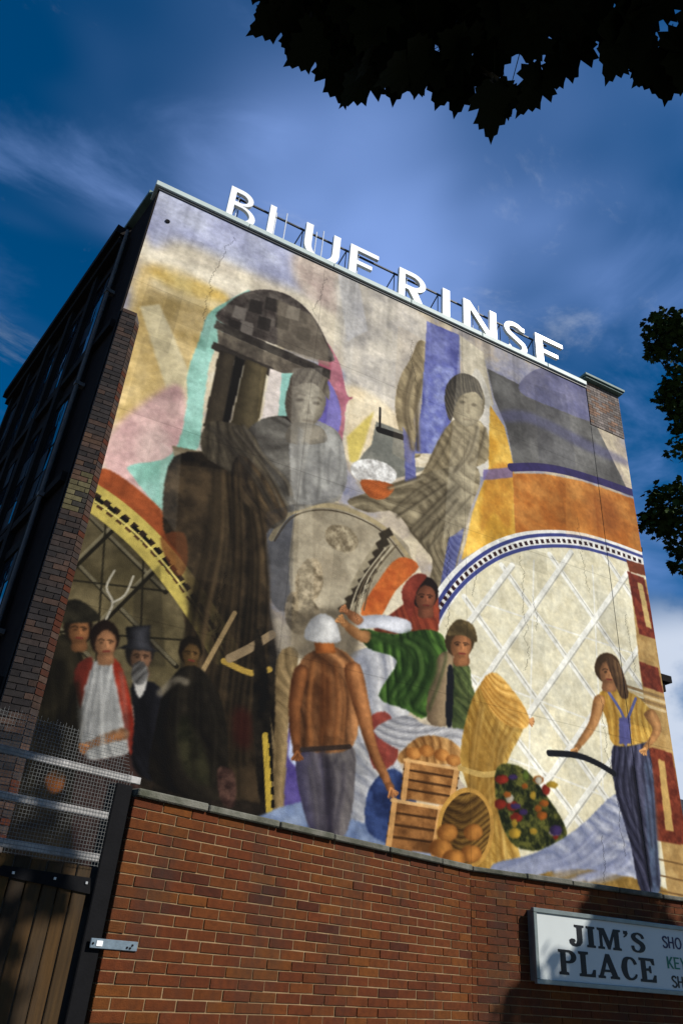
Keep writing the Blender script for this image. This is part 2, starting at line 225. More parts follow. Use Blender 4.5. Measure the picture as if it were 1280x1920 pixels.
MURAL = [
('f',[(0.37,14.13),(4.27,14.18),(4.33,13.34),(3.42,12.83),(2.4,12.83),(1.13,12.79),(0.47,12.52)],(150,152,172),(182,184,196),'mott',0.8,1,1.0,6),
('f',[(0.89,12.94),(2.38,12.97),(3.87,13.08),(5.35,13.28),(5.65,12.24),(3.97,11.97),(2.82,12.2),(1.58,11.99),(0.66,12.07)],(196,186,168),(214,204,182),'mott',0.5,1,1.0,8),
('f',[(3.28,14.14),(5.05,14.07),(5.87,13.56),(5.64,12.53),(4.38,12.76),(3.39,13.11)],(176,160,150),(196,184,170),'mott',0.5,1,1.0,6),
('f',[(0.42,11.86),(1.02,12.29),(1.99,12.01),(1.88,11.41),(1.71,9.37),(1.42,8.8),(0.76,8.52),(0.49,10.66)],(196,172,116),(214,192,142),'mott',0.6,1,1.0,5),
('f',[(0.63,11.98),(1.35,12.13),(2.07,12.13),(1.84,11.66),(1.05,11.62)],(206,178,106),(220,200,140),'mott',0.4,1,1.0,4),
('l',[(0.41,12.34),(1.02,12.29),(1.71,12.42),(2.34,12.5)],0.28,(222,214,196),0.55,6,1,0),
('l',[(0.74,11.71),(1.34,11.65),(2.02,11.82)],0.2,(222,212,190),0.6,5,1,0),
('f',[(0.61,11.04),(0.92,11.28),(2.08,9.41),(1.83,8.97),(1.52,9.28)],(212,203,174),(212,203,174),'mott',0,0,0.75,1),
('f',[(0.86,8.67),(1.62,9.16),(1.8,8.9),(0.91,8.22)],(210,198,165),(210,198,165),'mott',0,1,0.6,4),
('f',[(0.78,8.53),(1.51,9.73),(1.83,9.08),(1.8,8.43),(1.82,7.29),(0.79,7.73)],(186,154,150),(200,172,164),'mott',0.5,1,1.0,3),
('f',[(1.14,8.47),(1.42,8.8),(1.68,8.38),(1.53,7.82),(1.26,7.91)],(206,190,178),(206,190,178),'mott',0,1,0.5,6),
('f',[(4.28,14.02),(6.41,13.85),(6.43,12.03),(5.95,10.72),(5.14,10.38),(4.62,11.19),(4.4,12.48)],(178,172,164),(202,194,180),'mott',0.5,1,1.0,3),
('f',[(4.52,11.01),(5.21,11.19),(5.95,10.72),(5.86,9.92),(4.75,9.48)],(206,190,160),(216,204,178),'mott',0.4,1,1.0,4),
('f',[(4.17,14.12),(4.68,14.1),(4.99,12.79),(4.54,12.26)],(196,196,200),(196,196,200),'mott',0,0,0.45,1),
('f',[(4.71,9.95),(5.25,10.81),(4.97,9.45),(4.81,9.45)],(204,186,96),(204,186,96),'mott',0,0,0.8,1),
('f',[(2.05,11.98),(2.45,12.49),(2.11,11.27),(1.99,10.44),(2.03,9.51),(2.09,8.65),(1.78,8.31),(2.08,7.38),(1.82,7.29),(1.22,7.75),(1.14,7.94),(1.7,8.37),(1.76,9.38),(1.65,10.03),(1.71,10.8),(1.77,11.48)],(132,172,156),(160,196,182),'mott',0.5,1,1.0,0),
('f',[(3.97,11.97),(4.42,11.63),(4.64,10.93),(4.78,10.93),(4.64,10.67),(4.62,9.79),(4.38,9.34),(4.17,9.96)],(164,92,110),(186,120,130),'mott',0.4,1,1.0,0),
('f',[(3.94,11.13),(4.29,11.03),(4.54,10.5),(4.52,9.93),(4.22,9.39)],(110,98,168),(134,124,190),'mott',0.4,1,1.0,0),
('f',[(0.83,7.75),(1.82,7.29),(2.24,6.52),(2.17,6.28),(1.56,6.88),(0.78,7.39)],(132,74,42),(164,94,54),'mott',0.4,1,1.0,0),
('f',[(1.96,11.45),(2.05,11.88),(2.31,12.34),(2.75,12.7),(3.25,12.8),(3.74,12.56),(4.11,12.03),(4.24,11.55),(2.92,11.42)],(72,64,60),(112,104,96),'mott',0.3,1,1.0,0),
('f',[(2.21,11.97),(2.45,12.01),(2.46,11.69),(2.21,11.66)],(150,142,132),(150,142,132),'mott',0,0,0.8,0),
('f',[(2.48,12.29),(2.73,12.34),(2.74,12.01),(2.48,11.97)],(52,47,44),(52,47,44),'mott',0,0,0.8,0),
('f',[(2.78,12.52),(3.04,12.57),(3.04,12.23),(2.78,12.19)],(52,47,44),(52,47,44),'mott',0,0,0.8,0),
('f',[(2.38,11.68),(2.63,11.72),(2.63,11.4),(2.38,11.37)],(150,142,132),(150,142,132),'mott',0,0,0.8,0),
('f',[(2.7,11.96),(2.95,12.0),(2.95,11.68),(2.7,11.65)],(52,47,44),(52,47,44),'mott',0,0,0.8,0),
('f',[(3.04,12.18),(3.31,12.22),(3.3,11.89),(3.04,11.85)],(52,47,44),(52,47,44),'mott',0,0,0.8,0),
('f',[(3.22,12.54),(3.49,12.59),(3.49,12.25),(3.22,12.2)],(150,142,132),(150,142,132),'mott',0,0,0.8,0),
('f',[(2.16,11.59),(2.4,11.62),(2.41,11.32),(2.17,11.28)],(52,47,44),(52,47,44),'mott',0,0,0.8,0),
('f',[(3.5,12.11),(3.77,12.16),(3.76,11.83),(3.49,11.79)],(52,47,44),(52,47,44),'mott',0,0,0.8,0),
('f',[(2.99,12.58),(3.74,12.56),(4.15,11.92),(4.23,11.41),(3.14,11.4)],(140,130,112),(140,130,112),'mott',0,0,0.55,1),
('f',[(1.93,11.43),(4.26,11.35),(4.26,11.12),(1.93,11.23)],(58,52,48),(90,84,76),'mott',0.3,0,1.0,0),
('f',[(1.99,11.23),(4.23,11.14),(4.2,10.73),(3.05,10.83),(2.07,10.86)],(96,88,78),(134,124,108),'mott',0.3,0,1.0,0),
('f',[(1.96,10.93),(3.12,10.87),(3.11,10.65),(1.95,10.75)],(66,60,54),(66,60,54),'mott',0,0,1.0,0),
('f',[(2.1,10.81),(2.41,10.8),(2.44,9.23),(2.1,9.09)],(56,50,42),(92,82,66),'round',0,0,1.0,0),
('f',[(2.41,10.8),(2.59,10.79),(2.51,9.26),(2.4,9.21)],(30,28,26),(30,28,26),'mott',0,0,1.0,0),
('f',[(2.6,10.84),(3.02,10.82),(3.01,9.13),(2.54,9.16)],(72,64,46),(120,108,80),'round',0,0,1.0,0),
('f',[(3.06,10.84),(3.36,10.83),(3.35,9.74),(3.06,9.61)],(206,196,186),(214,204,196),'mott',0.3,0,1.0,0),
('f',[(3.3,10.82),(3.54,10.94),(3.59,9.84),(3.35,9.86)],(150,190,178),(150,190,178),'mott',0,0,1.0,0),
('f',[(3.54,10.94),(3.76,10.98),(3.79,9.45),(3.38,9.06),(3.34,9.85),(3.58,9.95)],(48,42,40),(78,70,62),'mott',0.3,0,1.0,0),
('f',[(1.67,8.52),(2.28,8.62),(2.36,8.46),(1.74,8.34)],(112,102,82),(132,120,98),'mott',0.3,0,1.0,0),
('f',[(1.74,8.34),(2.73,8.58),(3.18,7.41),(3.59,6.42),(3.99,4.99),(4.1,3.46),(2.18,3.47),(2.11,5.36),(2.24,6.52),(1.82,7.06)],(30,26,22),(84,70,52),'mott',0.35,1,1.0,0),
('f',[(2.43,8.15),(2.86,8.31),(3.22,6.49),(3.17,5.21),(2.73,6.35)],(112,94,66),(140,118,84),'drape',(0.25,0.05),1,0.6,3),
('f',[(3.43,7.6),(3.93,8.23),(4.02,6.44),(3.63,6.43)],(104,104,106),(126,124,122),'mott',0.5,1,1.0,0),
('f',[(3.93,8.23),(4.72,8.51),(5.58,8.37),(6.15,7.96),(5.44,7.03),(4.89,6.4),(4.61,6.33),(3.99,6.48)],(146,136,116),(176,166,144),'mott',0.4,1,1.0,0),
('l',[(3.53,7.43),(3.76,7.96),(4.22,8.3),(4.83,8.44),(5.59,8.31),(6.15,7.85)],0.09,(168,154,122),1,0,1,0),
('l',[(3.59,7.41),(3.82,7.91),(4.25,8.22),(4.84,8.35),(5.55,8.23),(6.07,7.8)],0.03,(84,74,58),0.8,0,1,0),
('f',[(4.88,6.45),(5.07,7.22),(5.54,8.08),(5.84,7.91),(5.43,7.22),(5.19,6.58)],(150,140,118),(166,156,132),'mott',0.3,1,1.0,0),
('f',[(4.8,6.56),(4.98,6.73),(5.07,6.62),(4.88,6.46)],(66,58,46),(66,58,46),'mott',0,0,1.0,0),
('f',[(4.91,6.76),(5.09,6.93),(5.18,6.82),(5.0,6.65)],(66,58,46),(66,58,46),'mott',0,0,1.0,0),
('f',[(5.02,6.96),(5.21,7.13),(5.3,7.02),(5.11,6.85)],(66,58,46),(66,58,46),'mott',0,0,1.0,0),
('f',[(5.12,7.16),(5.32,7.34),(5.4,7.22),(5.21,7.05)],(66,58,46),(66,58,46),'mott',0,0,1.0,0),
('f',[(5.22,7.36),(5.41,7.54),(5.5,7.43),(5.31,7.25)],(66,58,46),(66,58,46),'mott',0,0,1.0,0),
('f',[(5.3,7.56),(5.5,7.75),(5.59,7.63),(5.39,7.45)],(66,58,46),(66,58,46),'mott',0,0,1.0,0),
('f',[(5.37,7.76),(5.57,7.95),(5.66,7.84),(5.46,7.65)],(66,58,46),(66,58,46),'mott',0,0,1.0,0),
('f',[(5.43,7.97),(5.63,8.16),(5.72,8.04),(5.52,7.85)],(66,58,46),(66,58,46),'mott',0,0,1.0,0),
('f',[(5.48,8.17),(5.69,8.37),(5.78,8.25),(5.57,8.05)],(66,58,46),(66,58,46),'mott',0,0,1.0,0),
('f',[(5.23,6.59),(5.48,7.19),(5.91,7.83),(6.32,7.77),(5.85,7.15),(5.59,6.59)],(176,96,46),(202,122,60),'mott',0.3,1,1.0,0),
('f',[(5.59,6.59),(5.9,7.21),(6.33,7.74),(6.49,7.53),(6.07,6.81)],(214,204,180),(214,204,180),'mott',0,0,1.0,0),
('l',[(5.02,6.53),(5.19,7.15),(5.63,7.92)],0.03,(190,180,156),0.8,0,1,0),
('l',[(5.11,6.57),(5.27,7.22),(5.7,7.96)],0.03,(112,100,80),0.8,0,1,0),
('l',[(5.19,6.62),(5.34,7.28),(5.77,8.01)],0.03,(190,180,156),0.8,0,1,0),
('l',[(5.28,6.66),(5.42,7.34),(5.85,8.05)],0.03,(112,100,80),0.8,0,1,0),
('f',[(4.51,6.91),(4.47,6.72),(4.38,6.57),(4.28,6.49),(4.18,6.48),(4.09,6.55),(4.04,6.69),(4.03,6.87),(4.07,7.05),(4.15,7.21),(4.25,7.3),(4.36,7.31),(4.45,7.24),(4.5,7.09)],(120,108,86),(176,162,136),'mott',0.12,1,1.0,0),
('f',[(5.08,7.77),(5.01,7.66),(4.89,7.6),(4.75,7.58),(4.61,7.61),(4.51,7.68),(4.45,7.79),(4.46,7.9),(4.53,8.0),(4.65,8.07),(4.8,8.1),(4.94,8.07),(5.05,7.99),(5.1,7.88)],(128,116,94),(178,166,140),'mott',0.12,1,1.0,0),
('f',[(3.97,6.61),(4.4,6.55),(4.52,6.22),(4.18,5.95),(3.93,6.15)],(104,94,76),(160,146,120),'mott',0.14,1,1.0,0),
('f',[(2.89,9.42),(3.34,9.85),(3.76,9.79),(4.37,10.05),(4.68,9.69),(4.71,8.67),(4.32,8.37),(3.57,7.95),(3.13,8.41),(2.71,8.68)],(84,80,74),(150,146,136),'drape',(0.5,1.1),1,1.0,0),
('f',[(3.64,9.74),(4.15,10.08),(4.62,9.79),(4.75,8.79),(3.93,8.23),(3.71,8.85)],(132,130,126),(172,170,162),'mott',0.35,1,0.9,0),
('f',[(2.2,9.24),(2.91,9.31),(3.29,8.69),(3.76,8.01),(3.43,7.6),(2.86,8.31),(2.17,8.58)],(64,58,48),(124,114,94),'drape',(0.32,0.6),1,1.0,0),
('f',[(2.71,8.68),(3.19,8.65),(3.76,8.01),(3.44,7.5),(3.63,6.43),(3.65,5.32),(3.26,5.64),(2.84,7.3)],(46,40,34),(116,98,72),'drape',(0.3,0.12),1,1.0,0),
('f',[(4.22,10.51),(4.17,10.22),(4.05,9.97),(3.89,9.81),(3.72,9.76),(3.57,9.85),(3.47,10.03),(3.43,10.3),(3.47,10.59),(3.58,10.85),(3.74,11.03),(3.92,11.08),(4.08,11.0),(4.19,10.79)],(92,84,74),(166,158,140),'round',0,1,1.0,0),
('f',[(3.48,10.84),(3.82,11.21),(4.2,11.05),(4.28,10.64),(3.97,10.88),(3.61,10.65),(3.52,10.05)],(78,70,62),(128,120,106),'drape',(0.12,0.6),1,1.0,0),
('f',[(3.8,10.42),(3.79,10.4),(3.77,10.38),(3.74,10.36),(3.7,10.34),(3.67,10.33),(3.64,10.33),(3.63,10.35),(3.64,10.36),(3.66,10.39),(3.69,10.41),(3.73,10.42),(3.76,10.43),(3.79,10.43)],(70,62,55),(70,62,55),'mott',0,1,0.8,1),
('f',[(4.1,10.48),(4.1,10.46),(4.08,10.44),(4.05,10.42),(4.02,10.41),(3.99,10.4),(3.97,10.4),(3.96,10.42),(3.96,10.44),(3.98,10.46),(4.01,10.48),(4.04,10.49),(4.07,10.5),(4.1,10.49)],(86,78,68),(86,78,68),'mott',0,1,0.8,1),
('l',[(3.58,10.4),(3.68,10.52),(3.8,10.52)],0.035,(84,76,66),0.7,1,1,0),
('l',[(3.94,10.52),(4.05,10.6),(4.14,10.56)],0.035,(96,88,76),0.7,1,1,0),
('f',[(3.87,10.45),(3.97,10.17),(3.87,10.12)],(104,96,84),(104,96,84),'mott',0,0,0.6,1),
('l',[(3.9,10.49),(3.98,10.2)],0.035,(186,178,160),0.6,1,1,0),
('l',[(3.82,9.96),(4.04,10.02)],0.04,(100,88,76),0.7,1,1,0),
('f',[(3.55,10.5),(3.68,10.12),(3.82,9.82),(3.62,9.91)],(76,70,62),(76,70,62),'mott',0,1,0.6,2),
('f',[(3.63,9.8),(4.17,9.96),(4.3,9.66),(3.6,9.37)],(104,98,88),(158,150,134),'round',0,1,1.0,0),
('f',[(6.03,12.57),(6.21,13.12),(6.42,13.07),(6.37,12.0),(6.13,10.93),(6.33,10.23),(6.03,10.11),(5.73,10.89),(5.74,11.71)],(112,100,76),(178,164,130),'drape',(0.25,0.25),1,1.0,0),
('f',[(6.41,13.82),(7.28,13.86),(7.26,12.42),(6.83,10.43),(6.15,10.16),(6.31,11.42)],(92,96,150),(132,136,178),'mott',0.35,0,1.0,0),
('f',[(6.49,12.35),(7.1,12.8),(6.96,11.7),(6.64,10.36),(6.39,10.64)],(170,176,206),(120,126,180),'mott',0.18,1,0.7,2),
('f',[(7.28,13.86),(7.9,13.66),(8.14,12.23),(7.78,12.07),(7.35,12.77)],(196,186,164),(210,200,178),'mott',0.4,0,1.0,0),
('f',[(7.67,13.07),(8.1,12.21),(8.07,10.52),(7.47,10.29),(7.35,11.32)],(206,200,186),(216,210,198),'mott',0.4,1,1.0,0),
('f',[(5.17,9.89),(5.72,10.49),(6.1,9.89),(6.46,9.91),(5.32,9.18),(4.98,9.34)],(112,112,104),(132,130,120),'mott',0.4,1,1.0,0),
('f',[(5.3,10.57),(5.96,10.59),(6.04,9.75),(5.18,9.65)],(120,120,112),(140,138,128),'mott',0.4,0,1.0,0),
('l',[(5.37,10.4),(5.99,10.45)],0.14,(36,34,34),1.0,0,1,0),
('l',[(5.39,10.41),(5.37,10.93)],0.05,(36,34,34),1.0,0,1,0),
('f',[(7.04,11.32),(7.77,11.63),(8.02,10.9),(7.47,10.29),(6.35,9.56),(6.46,10.03)],(120,108,84),(182,168,136),'drape',(0.3,1.2),1,1.0,0),
('f',[(5.33,9.01),(6.34,9.74),(7.47,10.42),(7.72,10.13),(7.44,9.29),(7.18,8.39),(6.71,8.02),(6.25,8.31),(5.79,8.72),(5.25,8.53),(4.82,8.6)],(104,94,74),(174,162,134),'drape',(0.38,1.3),1,1.0,0),
('f',[(7.9,12.29),(7.87,11.97),(7.75,11.67),(7.57,11.44),(7.37,11.33),(7.18,11.36),(7.03,11.51),(6.96,11.77),(6.98,12.08),(7.09,12.39),(7.26,12.63),(7.48,12.75),(7.68,12.73),(7.83,12.56)],(96,86,68),(176,164,136),'round',0,1,1.0,0),
('f',[(6.93,12.27),(7.27,12.73),(7.73,12.76),(7.86,12.25),(7.65,12.38),(7.23,12.04),(7.02,11.31),(6.88,11.67)],(58,54,50),(112,104,90),'drape',(0.12,0.8),1,1.0,0),
('f',[(7.39,11.98),(7.38,11.96),(7.36,11.94),(7.33,11.91),(7.29,11.9),(7.26,11.89),(7.24,11.9),(7.23,11.91),(7.24,11.93),(7.26,11.96),(7.29,11.98),(7.33,12.0),(7.36,12.0),(7.39,12.0)],(74,66,52),(74,66,52),'mott',0,1,0.8,1),
('f',[(7.68,12.04),(7.68,12.02),(7.66,12.0),(7.63,11.97),(7.6,11.96),(7.57,11.96),(7.55,11.96),(7.54,11.98),(7.55,12.0),(7.57,12.03),(7.6,12.05),(7.63,12.06),(7.66,12.06),(7.68,12.06)],(90,80,64),(90,80,64),'mott',0,1,0.8,1),
('l',[(7.19,11.98),(7.31,12.11),(7.44,12.11)],0.03,(86,76,60),0.7,1,1,0),
('f',[(7.46,12.02),(7.52,11.73),(7.41,11.68)],(120,108,86),(120,108,86),'mott',0,0,0.6,1),
('l',[(7.32,11.5),(7.53,11.56)],0.035,(112,98,78),0.7,1,1,0),
('f',[(6.19,8.57),(7.07,8.98),(7.26,8.64),(6.94,7.45),(6.5,7.33),(6.6,7.99)],(108,98,78),(168,156,128),'drape',(0.16,0.2),1,1.0,0),
('f',[(7.31,8.89),(7.06,7.8),(6.77,7.51),(6.95,8.54)],(84,88,130),(120,124,160),'drape',(0.12,0.8),0,1.0,0),
('f',[(5.89,10.7),(6.15,10.41),(6.23,9.57),(5.99,9.43)],(96,98,146),(130,132,170),'drape',(0.14,0.9),0,1.0,0),
('f',[(5.8,9.48),(5.73,9.34),(5.58,9.22),(5.38,9.13),(5.17,9.1),(4.99,9.12),(4.87,9.2),(4.84,9.32),(4.9,9.45),(5.04,9.57),(5.24,9.66),(5.45,9.7),(5.64,9.68),(5.77,9.6)],(176,172,166),(222,220,214),'mott',0.14,1,1.0,0),
('f',[(5.08,9.14),(5.75,9.28),(5.58,8.93),(5.23,8.86)],(150,84,40),(188,112,56),'drape',(0.06,1.4),1,1.0,0),
('f',[(8.04,12.19),(8.4,11.76),(8.59,10.86),(8.56,9.12),(7.74,8.62),(7.24,8.18),(7.51,9.31),(7.93,10.47)],(206,160,58),(224,188,96),'mott',0.4,0,1.0,0),
('f',[(7.97,10.49),(8.55,10.71),(8.4,9.25),(8.02,9.49),(7.68,8.89)],(186,132,50),(204,156,68),'mott',0.3,1,0.7,2),
('f',[(7.8,10.42),(8.56,10.78),(8.57,10.52),(7.79,10.16)],(126,112,160),(126,112,160),'mott',0,0,0.8,0),
('f',[(7.99,13.23),(8.93,13.17),(9.34,13.52),(10.87,13.53),(11.93,11.27),(10.35,11.26),(8.59,10.89),(8.45,11.78),(8.15,12.46)],(96,94,92),(124,122,118),'mott',0.5,0,1.0,0),
('f',[(8.91,12.96),(9.1,13.53),(9.87,14.14),(11.02,14.04),(11.19,13.1),(9.91,12.94)],(112,112,140),(132,130,150),'mott',0.5,1,1.0,0),
('f',[(8.35,12.18),(9.26,12.5),(10.96,12.38),(11.94,12.32),(11.91,12.12),(10.76,12.07),(9.23,12.19),(8.41,11.91)],(98,98,136),(98,98,136),'mott',0,1,0.5,3),
('l',[(8.53,10.75),(9.44,11.1),(10.5,11.29),(12.28,11.4)],0.2,(68,60,104),1.0,0,1,0),
('f',[(8.55,10.6),(9.42,10.93),(10.49,11.14),(12.25,11.24),(12.07,9.8),(10.45,9.67),(9.0,9.27),(8.54,9.08)],(176,112,44),(202,144,74),'mott',0.35,0,1.0,0),
('f',[(10.59,10.79),(11.4,11.01),(11.42,10.12),(10.64,10.0)],(146,90,44),(146,90,44),'mott',0,1,0.5,8),
('f',[(6.7,6.98),(7.29,7.87),(8.18,8.64),(9.12,9.12),(10.42,9.47),(12.18,9.57),(11.83,2.95),(8.5,2.93),(6.73,4.72)],(214,206,178),(220,214,190),'mott',0.2,0,1.0,0),
('f',[(8.33,7.0),(8.87,7.67),(9.41,7.21),(8.85,6.61)],(190,188,172),(190,188,172),'mott',0,1,0.25,6),
('f',[(9.94,7.84),(10.59,8.6),(11.16,8.11),(10.5,7.43)],(190,188,172),(190,188,172),'mott',0,1,0.25,6),
('f',[(7.7,5.78),(8.18,6.36),(8.68,5.94),(8.18,5.42)],(190,188,172),(190,188,172),'mott',0,1,0.25,6),
('f',[(9.0,6.15),(9.56,6.78),(10.08,6.33),(9.51,5.77)],(190,188,172),(190,188,172),'mott',0,1,0.25,6),
('f',[(10.41,6.35),(11.05,7.02),(11.6,6.55),(10.94,5.96)],(190,188,172),(190,188,172),'mott',0,1,0.25,6),
('f',[(9.23,4.89),(9.78,5.44),(10.28,5.02),(9.72,4.53)],(190,188,172),(190,188,172),'mott',0,1,0.25,6),
('f',[(7.97,4.6),(8.45,5.11),(8.92,4.71),(8.44,4.25)],(190,188,172),(190,188,172),'mott',0,1,0.25,6),
('f',[(7.16,6.31),(7.62,6.92),(8.13,6.49),(7.65,5.95)],(190,188,172),(190,188,172),'mott',0,1,0.25,6),
('l',[(8.16,8.35),(11.69,4.65)],0.13,(224,222,212),0.95,0,0,0),
('l',[(8.21,8.33),(11.74,4.63)],0.03,(150,146,130),0.5,0,0,0),
('l',[(9.38,8.96),(11.77,6.32)],0.13,(224,222,212),0.95,0,0,0),
('l',[(9.43,8.94),(11.82,6.3)],0.03,(150,146,130),0.5,0,0,0),
('l',[(7.29,7.45),(10.67,3.98)],0.13,(224,222,212),0.95,0,0,0),
('l',[(7.33,7.43),(10.71,3.96)],0.03,(150,146,130),0.5,0,0,0),
('l',[(7.05,6.29),(9.69,3.85)],0.13,(224,222,212),0.95,0,0,0),
('l',[(7.09,6.27),(9.74,3.83)],0.03,(150,146,130),0.5,0,0,0),
('l',[(10.86,9.42),(11.85,8.23)],0.13,(224,222,212),0.95,0,0,0),
('l',[(10.91,9.4),(11.9,8.21)],0.03,(150,146,130),0.5,0,0,0),
('l',[(9.96,9.2),(7.25,5.41)],0.13,(224,222,212),0.95,0,0,0),
('l',[(10.01,9.18),(7.29,5.4)],0.03,(150,146,130),0.5,0,0,0),
('l',[(11.49,9.17),(7.54,4.28)],0.13,(224,222,212),0.95,0,0,0),
('l',[(11.55,9.15),(7.58,4.26)],0.03,(150,146,130),0.5,0,0,0),
('l',[(11.58,7.58),(8.13,3.65)],0.13,(224,222,212),0.95,0,0,0),
('l',[(11.63,7.56),(8.17,3.63)],0.03,(150,146,130),0.5,0,0,0),
('l',[(11.55,6.28),(9.12,3.78)],0.13,(224,222,212),0.95,0,0,0),
('l',[(11.6,6.26),(9.16,3.76)],0.03,(150,146,130),0.5,0,0,0),
('l',[(8.42,8.43),(6.94,6.36)],0.13,(224,222,212),0.95,0,0,0),
('l',[(8.47,8.41),(6.98,6.34)],0.03,(150,146,130),0.5,0,0,0),
('l',[(7.64,7.44),(11.54,7.35)],0.035,(222,220,210),0.8,0,0,0),
('l',[(7.26,6.05),(11.36,5.64)],0.035,(222,220,210),0.8,0,0,0),
('l',[(8.96,8.71),(8.5,4.34)],0.035,(222,220,210),0.8,0,0,0),
('l',[(10.51,9.06),(10.15,4.6)],0.035,(222,220,210),0.8,0,0,0),
('l',[(7.56,4.86),(10.99,4.37)],0.035,(222,220,210),0.8,0,0,0),
('l',[(6.5,6.63),(6.89,7.39),(7.42,8.07),(8.18,8.74),(9.13,9.25),(10.44,9.61),(12.04,9.66)],0.36,(222,220,212),1.0,0,1,0),
('l',[(6.49,6.69),(6.87,7.44),(7.4,8.13),(8.16,8.8),(9.12,9.32),(10.43,9.68),(12.03,9.73)],0.075,(76,84,138),1.0,0,1,0),
('l',[(6.52,6.59),(6.9,7.34),(7.43,8.02),(8.19,8.68),(9.15,9.19),(10.45,9.55),(12.05,9.59)],0.085,(64,36,44),1.0,0,1,0.09),
('l',[(6.55,6.5),(6.93,7.24),(7.46,7.92),(8.22,8.58),(9.17,9.08),(10.47,9.43),(12.06,9.47)],0.075,(80,88,142),1.0,0,1,0),
('f',[(-0.06,7.0),(0.39,7.11),(0.99,7.01),(1.62,6.63),(2.2,6.11),(2.48,5.45),(2.48,4.67),(0.56,4.27)],(86,78,56),(112,102,76),'mott',0.5,1,1.0,0),
('l',[(0.3,6.47),(2.41,5.04)],0.07,(44,40,30),1,0,0,0),
('l',[(0.27,6.5),(2.38,5.07)],0.05,(134,126,102),0.8,0,0,0),
('l',[(0.69,6.95),(2.05,6.07)],0.07,(44,40,30),1,0,0,0),
('l',[(0.66,6.98),(2.02,6.11)],0.05,(134,126,102),0.8,0,0,0),
('l',[(0.37,5.44),(1.76,4.59)],0.07,(44,40,30),1,0,0,0),
('l',[(0.34,5.47),(1.73,4.62)],0.05,(134,126,102),0.8,0,0,0),
('l',[(1.89,6.46),(0.91,4.69)],0.07,(44,40,30),1,0,0,0),
('l',[(1.86,6.49),(0.88,4.72)],0.05,(134,126,102),0.8,0,0,0),
('l',[(1.14,6.83),(0.39,5.37)],0.07,(44,40,30),1,0,0,0),
('l',[(1.11,6.87),(0.36,5.4)],0.05,(134,126,102),0.8,0,0,0),
('l',[(0.33,5.82),(2.2,6.11)],0.03,(48,44,32),0.9,0,0,0),
('l',[(0.99,6.96),(1.36,4.8)],0.03,(48,44,32),0.9,0,0,0),
('l',[(1.63,6.55),(1.92,4.92)],0.03,(48,44,32),0.9,0,0,0),
('l',[(0.46,5.09),(2.41,5.43)],0.03,(48,44,32),0.9,0,0,0),
('l',[(0.12,7.29),(0.42,7.29),(0.96,7.13),(1.58,6.8),(2.15,6.36),(2.7,5.83),(3.05,5.42)],0.46,(188,172,96),1.0,0,1,0),
('l',[(0.08,7.36),(0.38,7.36),(0.92,7.2),(1.55,6.87),(2.12,6.43),(2.67,5.9),(3.02,5.49)],0.1,(62,50,40),1.0,0,1,0.1),
('l',[(0.12,7.29),(0.42,7.29),(0.96,7.13),(1.58,6.8),(2.15,6.36),(2.7,5.83),(3.05,5.42)],0.11,(30,28,26),1.0,0,1,0.13),
('l',[(0.16,7.21),(0.46,7.21),(0.99,7.05),(1.62,6.72),(2.19,6.28),(2.73,5.75),(3.08,5.35)],0.07,(92,66,44),1.0,0,1,0.1),
('l',[(0.14,7.25),(0.44,7.25),(0.97,7.09),(1.6,6.76),(2.17,6.32),(2.71,5.79),(3.07,5.39)],0.03,(210,196,120),1.0,0,1,0),
('f',[(2.24,6.52),(2.92,7.33),(3.59,6.42),(3.99,4.99),(3.34,4.63),(2.73,5.43)],(34,31,27),(78,66,50),'mott',0.3,1,0.78,3),
('l',[(2.15,3.47),(2.52,4.46),(2.78,5.12)],0.06,(110,96,72),1.0,0,1,0),
('l',[(2.43,7.86),(2.51,7.18),(2.46,5.82),(2.52,4.67),(2.6,4.05)],0.07350000000000001,(20,18,15),0.3375,2,1,0),
('l',[(2.43,7.86),(2.51,7.18),(2.46,5.82),(2.52,4.67),(2.6,4.05)],0.0343,(20,18,15),0.675,1,1,0),
('l',[(2.45,7.86),(2.53,7.17),(2.48,5.82),(2.54,4.67),(2.61,4.05)],0.039200000000000006,(132,110,80),0.3523800672198822,1,1,0),
('l',[(2.43,8.33),(2.57,7.18),(2.53,5.83),(2.61,4.67),(2.68,4.05)],0.15750000000000003,(20,18,15),0.3375,2,1,0),
('l',[(2.43,8.33),(2.57,7.18),(2.53,5.83),(2.61,4.67),(2.68,4.05)],0.0735,(20,18,15),0.675,1,1,0),
('l',[(2.46,8.33),(2.59,7.18),(2.56,5.83),(2.63,4.67),(2.7,4.05)],0.08400000000000002,(132,110,80),0.2671978635551349,1,1,0),
('l',[(2.49,8.33),(2.66,7.15),(2.63,5.82),(2.67,4.66),(2.74,4.04)],0.052500000000000005,(20,18,15),0.3375,2,1,0),
('l',[(2.49,8.33),(2.66,7.15),(2.63,5.82),(2.67,4.66),(2.74,4.04)],0.0245,(20,18,15),0.675,1,1,0),
('l',[(2.51,8.33),(2.67,7.14),(2.65,5.82),(2.69,4.65),(2.75,4.03)],0.028000000000000004,(132,110,80),0.46527297848740806,1,1,0),
('l',[(2.54,8.36),(2.72,7.16),(2.69,5.81),(2.74,4.64),(2.81,4.03)],0.15750000000000003,(20,18,15),0.3375,2,1,0),
('l',[(2.54,8.36),(2.72,7.16),(2.69,5.81),(2.74,4.64),(2.81,4.03)],0.0735,(20,18,15),0.675,1,1,0),
('l',[(2.56,8.36),(2.74,7.16),(2.71,5.81),(2.76,4.64),(2.83,4.02)],0.08400000000000002,(132,110,80),0.5334628568750344,1,1,0),
('l',[(2.69,7.84),(2.8,7.12),(2.84,5.8),(2.88,4.62),(3.02,3.55)],0.052500000000000005,(20,18,15),0.3375,2,1,0),
